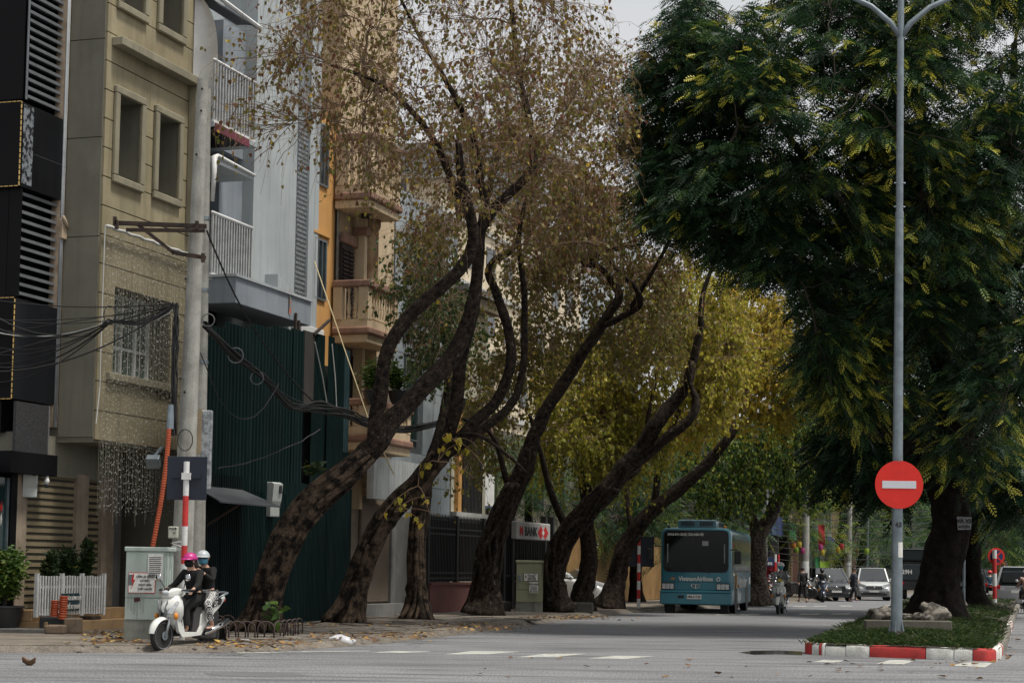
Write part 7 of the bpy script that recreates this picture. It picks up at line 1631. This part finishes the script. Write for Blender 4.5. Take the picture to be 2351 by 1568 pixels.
    MB().bar((.12,.1,.26),(.2,.28,.06),.02).build('side_stand', plastic, o)
    return o
# ---------------------------------------------------------------- people
skin = surf('skin', (.46,.28,.20), (.42,.25,.18), rough=.6, grain=0, scale=6); hairm = surf('hair', (.012,.010,.009), (.02,.016,.014), rough=.5)
def skin_mesh(name, nodes, edges, mat, parent, root, sub=2):
    """A continuous limbed surface grown along edges; nodes: key -> (x, y, z, radius)."""
    ks = list(nodes); me = bpy.data.meshes.new(name); me.from_pydata([nodes[k][:3] for k in ks], [(ks.index(a), ks.index(b)) for a, b in edges], []); me.materials.append(mat)
    o = link(name, me, parent); sm = o.modifiers.new('skin', 'SKIN'); sm.use_smooth_shade = True
    for i, k in enumerate(ks):
        r = nodes[k][3]; me.skin_vertices[0].data[i].radius = (r, r) if not isinstance(r, tuple) else r; me.skin_vertices[0].data[i].use_root = (k == root)
    if sub: s_ = o.modifiers.new('sub', 'SUBSURF'); s_.levels = s_.render_levels = sub
    return o
def person(label, p, rz, J, top=(.006,.006,.0065), bottom=(.006,.006,.0065), helmet=None, mask=None, cat='person', group=None, face_to=0., skirt=False, hair='long', topmat=None, botmat=None, hands=True, shoes=(.02,.02,.02), glasses=False, scale=1., bare=False):
    """J: pelvis, chest, neck, head and per side (l, r) shoulder, elbow, hand, hip, knee, foot; forward is local -Y."""
    o = thing('person', label, cat, p, rz, group); V = {k: Vector(v) for k, v in J.items()}
    N, E = {}, []
    def nd(k, v, r): N[k] = (*v, r)
    nd('pelvis', V['pelvis'], .125); nd('waist', V['pelvis'].lerp(V['chest'],.5), .115); nd('chest', V['chest'], .135); nd('upper', V['chest'].lerp(V['neck'],.55), .10); nd('neck', V['neck'], .052)
    hd = V['head']; up = (hd-V['neck']).normalized(); fwd = Vector((math.sin(face_to), -math.cos(face_to), 0)); sd_ = Vector((math.cos(face_to), math.sin(face_to), 0))
    nd('jaw', hd-up*.045+fwd*.015, .068); nd('head', hd+up*.02, .088); nd('crown', hd+up*.085-fwd*.01, .070)
    E += [('pelvis','waist'),('waist','chest'),('chest','upper'),('upper','neck'),('neck','jaw'),('jaw','head'),('head','crown')]
    for s_ in 'lr':
        sh, el, ha, hp, kn, ft = (V[k+s_] for k in ('sh','el','ha','hp','kn','ft'))
        nd('sh'+s_, sh, .060); nd('el'+s_, el, .040); nd('wr'+s_, el.lerp(ha,.85), .026); E += [('upper','sh'+s_),('sh'+s_,'el'+s_),('el'+s_,'wr'+s_)]
        d = (ha-el).normalized(); pal = ha + d*.045; nd('pm'+s_, pal, .028); E.append(('wr'+s_,'pm'+s_))
        nd('hp'+s_, hp, .088); nd('kn'+s_, kn, .056); nd('an'+s_, ft+Vector((0,.04,.07)), .036); E += [('pelvis','hp'+s_),('hp'+s_,'kn'+s_),('kn'+s_,'an'+s_)]
        nd('fo'+s_, ft+Vector((0,-.02,.03)), .034); nd('to'+s_, ft+Vector((0,-.13,.025)), .026); E += [('an'+s_,'fo'+s_),('fo'+s_,'to'+s_)]
        if hands:
            q = d.cross(Vector((0,0,1))); q = q.normalized() if q.length > .1 else Vector((1,0,0))
            for k in range(4):
                b_ = pal + d*.03 + q*(k-1.5)*.019; ln = (.05,.062,.058,.045)[k]; m1 = b_ + d*ln*.6 - Vector((0,0,.012)); m2 = m1 + d*ln*.25 - Vector((0,0,.03))
                nd(f'fa{k}{s_}', b_, .0095); nd(f'fb{k}{s_}', m1, .0085); nd(f'fc{k}{s_}', m2, .0075); E += [('pm'+s_,f'fa{k}{s_}'),(f'fa{k}{s_}',f'fb{k}{s_}'),(f'fb{k}{s_}',f'fc{k}{s_}')]
            tb = pal - d*.01 + q*.033*(1 if s_ == 'l' else -1); nd('th1'+s_, tb, .011); nd('th2'+s_, tb+d*.03+q*.012*(1 if s_ == 'l' else -1)-Vector((0,0,.02)), .009); E += [('pm'+s_,'th1'+s_),('th1'+s_,'th2'+s_)]
    skin_mesh('body', N, E, skin, o, 'pelvis')
    tm = topmat or surf('cloth_%d_%d_%d' % tuple(int(x*999) for x in top), top, tuple(x*.7 for x in top), scale=9, rough=.9, bump=.2); bm_ = botmat or surf('cloth_%d_%d_%d' % tuple(int(x*999) for x in bottom), bottom, tuple(x*.7 for x in bottom), scale=9, rough=.9, bump=.2)
    T = {k: (*N[k][:3], N[k][3]+.022) for k in ('pelvis','waist','chest','upper')}; T['collar'] = (*V['upper' if 0 else 'chest'].lerp(V['neck'],.82), .068)
    ET = [('pelvis','waist'),('waist','chest'),('chest','upper'),('upper','collar')]
    for s_ in 'lr':
        T['sh'+s_] = (*N['sh'+s_][:3], .078); T['el'+s_] = (*N['el'+s_][:3], .058); T['cf'+s_] = (*V['el'+s_].lerp(V['ha'+s_],.80), .040); ET += [('upper','sh'+s_),('sh'+s_,'el'+s_)] + ([] if bare else [('el'+s_,'cf'+s_)])
        if bare: T.pop('cf'+s_)
    skin_mesh('jacket', T, ET, tm, o, 'pelvis')
    B_ = {'pelvis': (*V['pelvis'], .145)}; EB = []
    for s_ in 'lr':
        B_['hp'+s_] = (*V['hp'+s_], .108); B_['kn'+s_] = (*V['kn'+s_], .078); B_['hm'+s_] = (*V['kn'+s_].lerp(V['ft'+s_]+Vector((0,.04,.07)),.80), .060); EB += [('pelvis','hp'+s_),('hp'+s_,'kn'+s_),('kn'+s_,'hm'+s_)]
    skin_mesh('trousers', B_, EB, bm_, o, 'pelvis')
    if skirt:
        a, b_ = V['pelvis'], (V['knl']+V['knr'])/2; c_ = (V['ftl']+V['ftr'])/2+Vector((0,0,.13))
        MB().loft([[a+Vector((.20*math.cos(t),.17*math.sin(t),-.02)) for t in np.linspace(0,6.28,13)[:-1]], [b_+Vector((.20*math.cos(t),.15*math.sin(t),.03)) for t in np.linspace(0,6.28,13)[:-1]], [c_+Vector((.19*math.cos(t),.13*math.sin(t),.0)) for t in np.linspace(0,6.28,13)[:-1]]], cap=False).build('skirt', bm_, o, smooth=True, fix=False)
    MR = Matrix.Rotation(face_to, 4, 'Z')
    for s_ in 'lr': MB().ball(V['ft'+s_]+Vector((0,-.05,.012)), .045,.13,.022).build('shoe', surf('shoe_%d' % int(shoes[0]*999), shoes), o, smooth=True)
    for s_ in (-1,1):
        MB().ball(hd+fwd*.083+sd_*s_*.031+up*.018, .014,.012,.009).build('eye', ink, o, smooth=True); MB().ball(hd+sd_*s_*.085-up*.0, .014,.028,.034).build('ear', skin, o, smooth=True)
    MB().tube([hd+fwd*.085+up*.02, hd+fwd*.105-up*.015], [.010,.015], 8).build('nose', skin, o, smooth=True)
    if hair:
        m = MB().ball(hd-fwd*.02+up*.035, .098,.105,.095, 14, 9); 
        if hair == 'long': m.tube([hd-fwd*.07+up*.02, hd-fwd*.10-up*.10, V['neck']-fwd*.10-up*.06], [.07,.065,.035], 10)
        m.build('hair', hairm, o, smooth=True)
    if mask:
        mm = surf('mask_%d_%d_%d' % tuple(int(x*999) for x in mask), mask, tuple(x*.85 for x in mask), scale=14, rough=.8)
        MB().loft([[hd+MR@Vector((.082*math.sin(t)*k, -.098*math.cos(t)*k2, z)) for t in np.linspace(-1.35,1.35,9)] for z, k, k2 in ((.002,1.02,1.08),(-.035,1.02,1.16),(-.075,.9,1.02),(-.10,.6,.7))], cap=False).build('mask', mm, o, smooth=True, fix=False).modifiers.new('solid', 'SOLIDIFY').thickness = .006
    if helmet:
        hm_ = surf('helmet_%d_%d_%d' % tuple(int(x*999) for x in helmet), helmet, tuple(x*.9 for x in helmet), rough=.4, spec=.4, coat=.1, grain=.04, streak=.25, smap=(9,9,9), sc=tuple(x*.45 for x in helmet)); n_ = 18; rings = []
        for i in range(7):
            a = R(-4+94*i/6); rings.append([hd+up*.028-fwd*.008+MR@Vector((.122*math.cos(a)*math.cos(t), .138*math.cos(a)*math.sin(t), .125*math.sin(a))) for t in np.linspace(0,6.283,n_+1)[:-1]])
        h_ = MB().loft(rings).build('helmet', hm_, o, smooth=True)
        MB().loft([[hd+up*.032+MR@Vector((.115*math.sin(t)*k, -.13*math.cos(t)*k-(.055 if k > 1.05 else 0)*math.cos(t), -.012 if k > 1.05 else .01)) for t in np.linspace(-1.25,1.25,11)] for k in (1.0,1.12)], cap=False).build('visor_peak', hm_, h_, smooth=True, fix=False).modifiers.new('solid', 'SOLIDIFY').thickness = .010
        for s_ in (-1,1): MB().tube([hd+sd_*s_*.10+up*.01, hd+sd_*s_*.06-up*.10+fwd*.03], .007, 5).build('chin_strap', plastic, h_)
    if glasses:
        for s_ in (-1,1): MB().tube([hd+fwd*.10+sd_*(s_*.034+.024*math.cos(t))+up*(.018+.02*math.sin(t)) for t in np.linspace(0,6.28,11)], .004, 4).build('glasses', plastic, o)
    o.scale = (scale,)*3
    return o
def rider(dy=0., z=0., reach=True, **k):
    J = dict(pelvis=(0,.24+dy,.89+z), chest=(0,.17+dy,1.22+z), neck=(0,.13+dy,1.40+z), head=(0,.08+dy,1.545+z))
    for s_, x in (('l',1),('r',-1)): J.update({'sh'+s_:(x*.165,.15+dy,1.345+z), 'el'+s_:(x*.25,-.01+dy,1.13+z), 'ha'+s_:(x*.295,-.205,1.055), 'hp'+s_:(x*.095,.17+dy,.87+z), 'kn'+s_:(x*.13,-.19+dy,.75+z*.5), 'ft'+s_:(x*.11,-.14+dy*.6,.315)})
    J.update(k); return J
# white scooter with two women turning out of the street
pA, pR = G(366,1497), G(481,1491); h = (pA-pR); rzA = math.atan2(h.x, -h.y); mid = (pA+pR)/2; mid.z = .002
whitep = surf('pearl_white', (.66,.67,.63), (.60,.61,.575), scale=1, rough=.22, spec=.6, coat=.5, grain=.01)
s1 = scooter('white scooter carrying two riders past the utility cabinet', mid, rzA, whitep)
for k in range(4): MB().box(.168,.172,-.24,-.02,.40+k*.05,.422+k*.05).build('stripe', paper, s1) if 0 else None
person('woman in black driving the white scooter, pink helmet and black mask', mid, rzA, rider(), helmet=(.42,.02,.18), mask=(.006,.006,.007), skirt=True, scale=.99, face_to=R(-6), shoes=(.015,.015,.015), group='riders by the cabinet')
chk = bpy.data.materials.new('houndstooth'); chk.use_nodes = True; n_, l_ = chk.node_tree.nodes, chk.node_tree.links; ct = n_.new('ShaderNodeTexChecker'); ct.inputs['Scale'].default_value = 34; ct.inputs[1].default_value = (.62,.62,.6,1); ct.inputs[2].default_value = (.02,.02,.02,1); tc = n_.new('ShaderNodeTexCoord'); l_.new(tc.outputs['Object'], ct.inputs[0]); l_.new(ct.outputs[0], n_['Principled BSDF'].inputs['Base Color']); n_['Principled BSDF'].inputs['Roughness'].default_value = .9
Jp = rider(.36, .045); Jp.update(hal=(.17,.20,1.36), ell=(.27,.36,1.20), har=(-.14,.22,1.34), elr=(-.26,.38,1.18), knl=(.25,.27,.80), knr=(-.25,.27,.80), ftl=(.22,.42,.36), ftr=(-.22,.42,.36))
person('passenger in black top and checked trousers, pale helmet and blue mask', mid, rzA, Jp, helmet=(.38,.42,.43), mask=(.10,.30,.42), botmat=chk, face_to=R(28), hair='short', glasses=True, scale=.99, shoes=(.03,.02,.02), group='riders by the cabinet')
# white scooter coming down the avenue with an adult and a child
p = G(1797,1410); rzB = face(p, -6); s2 = scooter('white scooter coming head on down the avenue beside the bus', p+Vector((.0,.63,0)), rzB, whitep)
print_ = surf('print_shirt', (.45,.46,.46), (.02,.03,.04), scale=28, rough=.9, contrast=1., grain=0)
person('adult in patterned shirt and white helmet riding head on, blue mask', p+Vector((0,.63,0)), rzB, rider(.14,.02), topmat=print_, helmet=(.66,.66,.64), mask=(.08,.38,.52), hair='short', group='riders on the avenue', shoes=(.3,.28,.25), scale=1.06); s2.scale = (1.06,)*3
Jc = dict(pelvis=(0,.02,.62), chest=(0,.0,.84), neck=(0,-.02,.95), head=(0,-.05,1.08))
for s_, x in (('l',1),('r',-1)): Jc.update({'sh'+s_:(x*.10,-.01,.92), 'el'+s_:(x*.17,-.10,.84), 'ha'+s_:(x*.14,-.24,.90), 'hp'+s_:(x*.06,.0,.62), 'kn'+s_:(x*.08,-.14,.50), 'ft'+s_:(x*.07,-.12,.315)})
person('small child in a yellow helmet standing in front of the rider', p+Vector((0,.63,0)), rzB, Jc, top=(.30,.10,.09), bottom=(.04,.05,.08), helmet=(.60,.50,.03), hair='short', hands=False, group='riders on the avenue')
p = W(1888,1382,92); p.z = 0; rzC = face(p, 4); scooter('dark blue motorbike coming towards the camera in front of the grey car', p, rzC, cpaint('navy', (.02,.03,.06)), sport=True)
person('rider in dark clothes and black helmet on the dark blue motorbike', p, rzC, rider(.1), top=(.02,.021,.023), bottom=(.02,.02,.025), helmet=(.02,.02,.022), mask=(.02,.02,.02), hair='short', group='riders on the avenue', hands=False)
p = W(2273,1388,94); p.z = 0; rzD = face(p, 2)+math.pi; scooter('black scooter driving away between the cars and the no stopping sign', p, rzD, cpaint('black2', (.02,.02,.022)), plate=True)
person('rider in a blue top and red helmet driving away', p, rzD, rider(.12), top=(.02,.05,.08), bottom=(.02,.02,.025), helmet=(.55,.02,.03), hair='short', group='riders driving away', hands=False)
p = W(2355,1402,72); p.z = 0; rzE = face(p, 3)+math.pi; scooter('black motorbike cut off by the edge of the view', p, rzE, cpaint('black2', (.02,.02,.022)), plate=True, sport=True)
person('rider with bare arms on the motorbike at the edge of the view', p, rzE, rider(.12), top=(.45,.30,.25), bottom=(.03,.03,.04), helmet=(.3,.3,.3), hair='short', group='riders driving away', hands=False)
def walker(ph=0.):
    J = dict(pelvis=(0,0,.92), chest=(0,-.02,1.26), neck=(0,-.03,1.44), head=(0,-.05,1.59))
    for s_, x in (('l',1),('r',-1)):
        st = x*.20*(1 if ph == 0 else -1); J.update({'sh'+s_:(x*.17,-.02,1.38), 'el'+s_:(x*.24,st*.4,1.12), 'ha'+s_:(x*.25,st*1.1-.06,.90), 'hp'+s_:(x*.09,0,.90), 'kn'+s_:(x*.10,-st*.8-.03,.50), 'ft'+s_:(x*.10,-st*1.3+.02,.02+(.05 if st > 0 else 0))})
    return J
p = W(1843,1380,90); p.z = 0; person('person in black clothes walking away beside the grey pole', p, face(p,200), walker(), hair='short', top=(.014,.014,.015), hands=False, group='people on the pavement')
p = W(1960,1381,94); p.z = 0; person('person in a dark shirt reaching towards the whitewashed pole', p, face(p,60), walker(1), hair='short', top=(.03,.035,.045), bottom=(.02,.02,.024), bare=True, hands=False, group='people on the pavement')
# parked motorbikes by the red awning
for k, (u, d, rz, cc) in enumerate(((1733,86,60,(.02,.02,.02)),(1748,87,55,(.10,.02,.02)),(1762,88,62,(.025,.03,.04)),(1826,92,80,(.02,.02,.022)),(1836,95,75,(.05,.05,.05)),(1875,100,70,(.02,.02,.02)))):
    p = W(u,1384,d); p.z = SZ; scooter(['black motorbike parked first after the bus','dark red motorbike parked second after the bus','slate motorbike parked beside the red awning','black motorbike parked near the walking person','grey motorbike parked behind the walking person','black motorbike parked near the dark blue rider'][k], p, R(rz), cpaint('bike%d' % k, cc), group='parked motorbikes', simple=True, sport=True)
# ---------------------------------------------------------------- down the avenue: poles, awning, lanterns
def tall(label, u, v, d, top, r, mat_, band=False):
    p = W(u,v,d); p.z = SZ; t = W(u+4,top,d); o = thing('street_pole', label, 'pole', p, 0, 'poles along the avenue'); MB().cyl((0,0,0), t-p, r, r*.7, 14).build('shaft', mat_, o, auto=40)
    if band: MB().cyl((0,0,.05),(0,0,1.9), r*1.04, r*1.0, 14).build('whitewash', white, o, auto=40)
    return o
tall('grey concrete pole rising behind the head on scooter rider', 1848, 1382, 97, 1000, .22, polec, True); tall('whitewashed concrete pole beside the silver minivan', 1948, 1382, 104, 1100, .17, polec, True)
tall('thin grey metal pole next to the median trunk', 2212, 1392, 62, 1000, .055, steel); tall('slim metal pole behind the silver minivan', 1990, 1376, 122, 1120, .07, steel)
for k, (u, lab) in enumerate(((1780,'red and white striped marker post by the street name plate'),(1787,'second striped marker post touching the first'))):
    p = W(u,1384,88+k); p.z = SZ; o = thing('marker_post', lab, 'post', p, 0, 'striped posts by the red awning'); striped(o, W(u,1272,88).z-SZ, .055, [((k),.45),(1-k,.45)]*4)
p = W(1760,1384,89); zt_ = W(1760,1272,89).z; SN = thing('street_name_sign', 'small dark blue street name plate above the red awning', 'sign', W(1757,1290,89)); MB().box(-.42,.42,0,.03,-.2,.22).build('plate', surf('plate_blue', (.02,.04,.12)), SN); text('lettering', 'PHỐ', .14, paper, SN, (0,-.01,.11), (R(90),0,0)); 
for k in range(9): MB().box(-.36+k*.08,-.31+k*.08,-.01,0,-.13,-.0).build('letter_stroke', paper, SN)
MB().box(-.03,.03,.03,.07,-2.4,.25).build('post', steel, SN)
p = W(1752,1380,91); p.z = SZ; AW = thing('red_awning', 'dark red fabric stall awning beside the bus', 'awning', p, R(-10)); hA = W(1752,1296,91).z-SZ
rdm = surf('red_fabric', (.20,.012,.025), (.14,.01,.018), scale=4, rough=.9)
MB().grid(lambda a, b: (-.75+1.35*a, .06*math.sin(a*26), .35+(hA-.35)*b), 40, 4).build('curtain', rdm, AW, smooth=True); MB().grid(lambda a, b: (-.85+1.55*a, -.25+.05*math.sin(a*30)*(1-b), hA-.30*(1-b)), 40, 3).build('valance', rdm, AW, smooth=True)
MB().box(-.25,.05,-.12,-.08,.9,1.7).build('menu_board', paper, AW); MB().box(-.9,.75,-.3,.9,hA,hA+.04).build('roof', rdm, AW)
LG = 'paper lanterns and flags hung over the pavement'; lan = [(1822,1252,'o','square orange lantern over the pavement'),(1829,1262,'l','lime green lantern below the orange one'),(1843,1264,'p','pink lantern beside the lime one'),(1835,1250,'y','small yellow pennant beside the orange lantern'),(1884,1256,'p','pink lantern under the long red banner'),(1888,1268,'y','yellow lantern under the pink one'),(1925,1262,'y','yellow lantern hanging alone further down the avenue'),(1932,1254,'r','small red lantern above the lone yellow one'),(1990,1265,'l','lime flag by the slim pole above the minivan')]
for u, v, c, lab in lan:
    o = tag(MB().lathe([(.05,-.15),(.11,-.14),(.13,0),(.11,.14),(.05,.15)], n=8).build('paper_lantern', CM[c], smooth=False), lab, 'lantern', LG); o.location = W(u, v, 96)
for u, v0, v1, c, w_, lab in ((1886,1204,1252,'r',.34,'long red banner hanging over the pavement'),(1893,1288,1350,'l',.5,'yellow green shop banner below the lanterns'),(1877,1278,1345,'g',.26,'narrow green shop banner beside the yellow green one')):
    a, b_ = W(u,v1,98), W(u,v0,98); o = tag(MB().grid(lambda s, t: (-w_/2+w_*s, .04*math.sin(t*7+s*3), (b_.z-a.z)*t), 4, 8).build('banner', CM[c], smooth=True), lab, 'banner', 'coloured banners down the avenue'); o.location = a
wv = thing('overhead_wires', 'thin dark wires strung across the far avenue', 'wires', W(1900,1150,100)); wo0 = W(1900,1150,100)
for k in range(9): MB().tube([q-wo0 for q in sag(W(1560,1150+k*9,84), W(2200,1165+k*12,120), .5+.1*k, 14)], .018, 4, cap=False).build('wire', wire, wv)
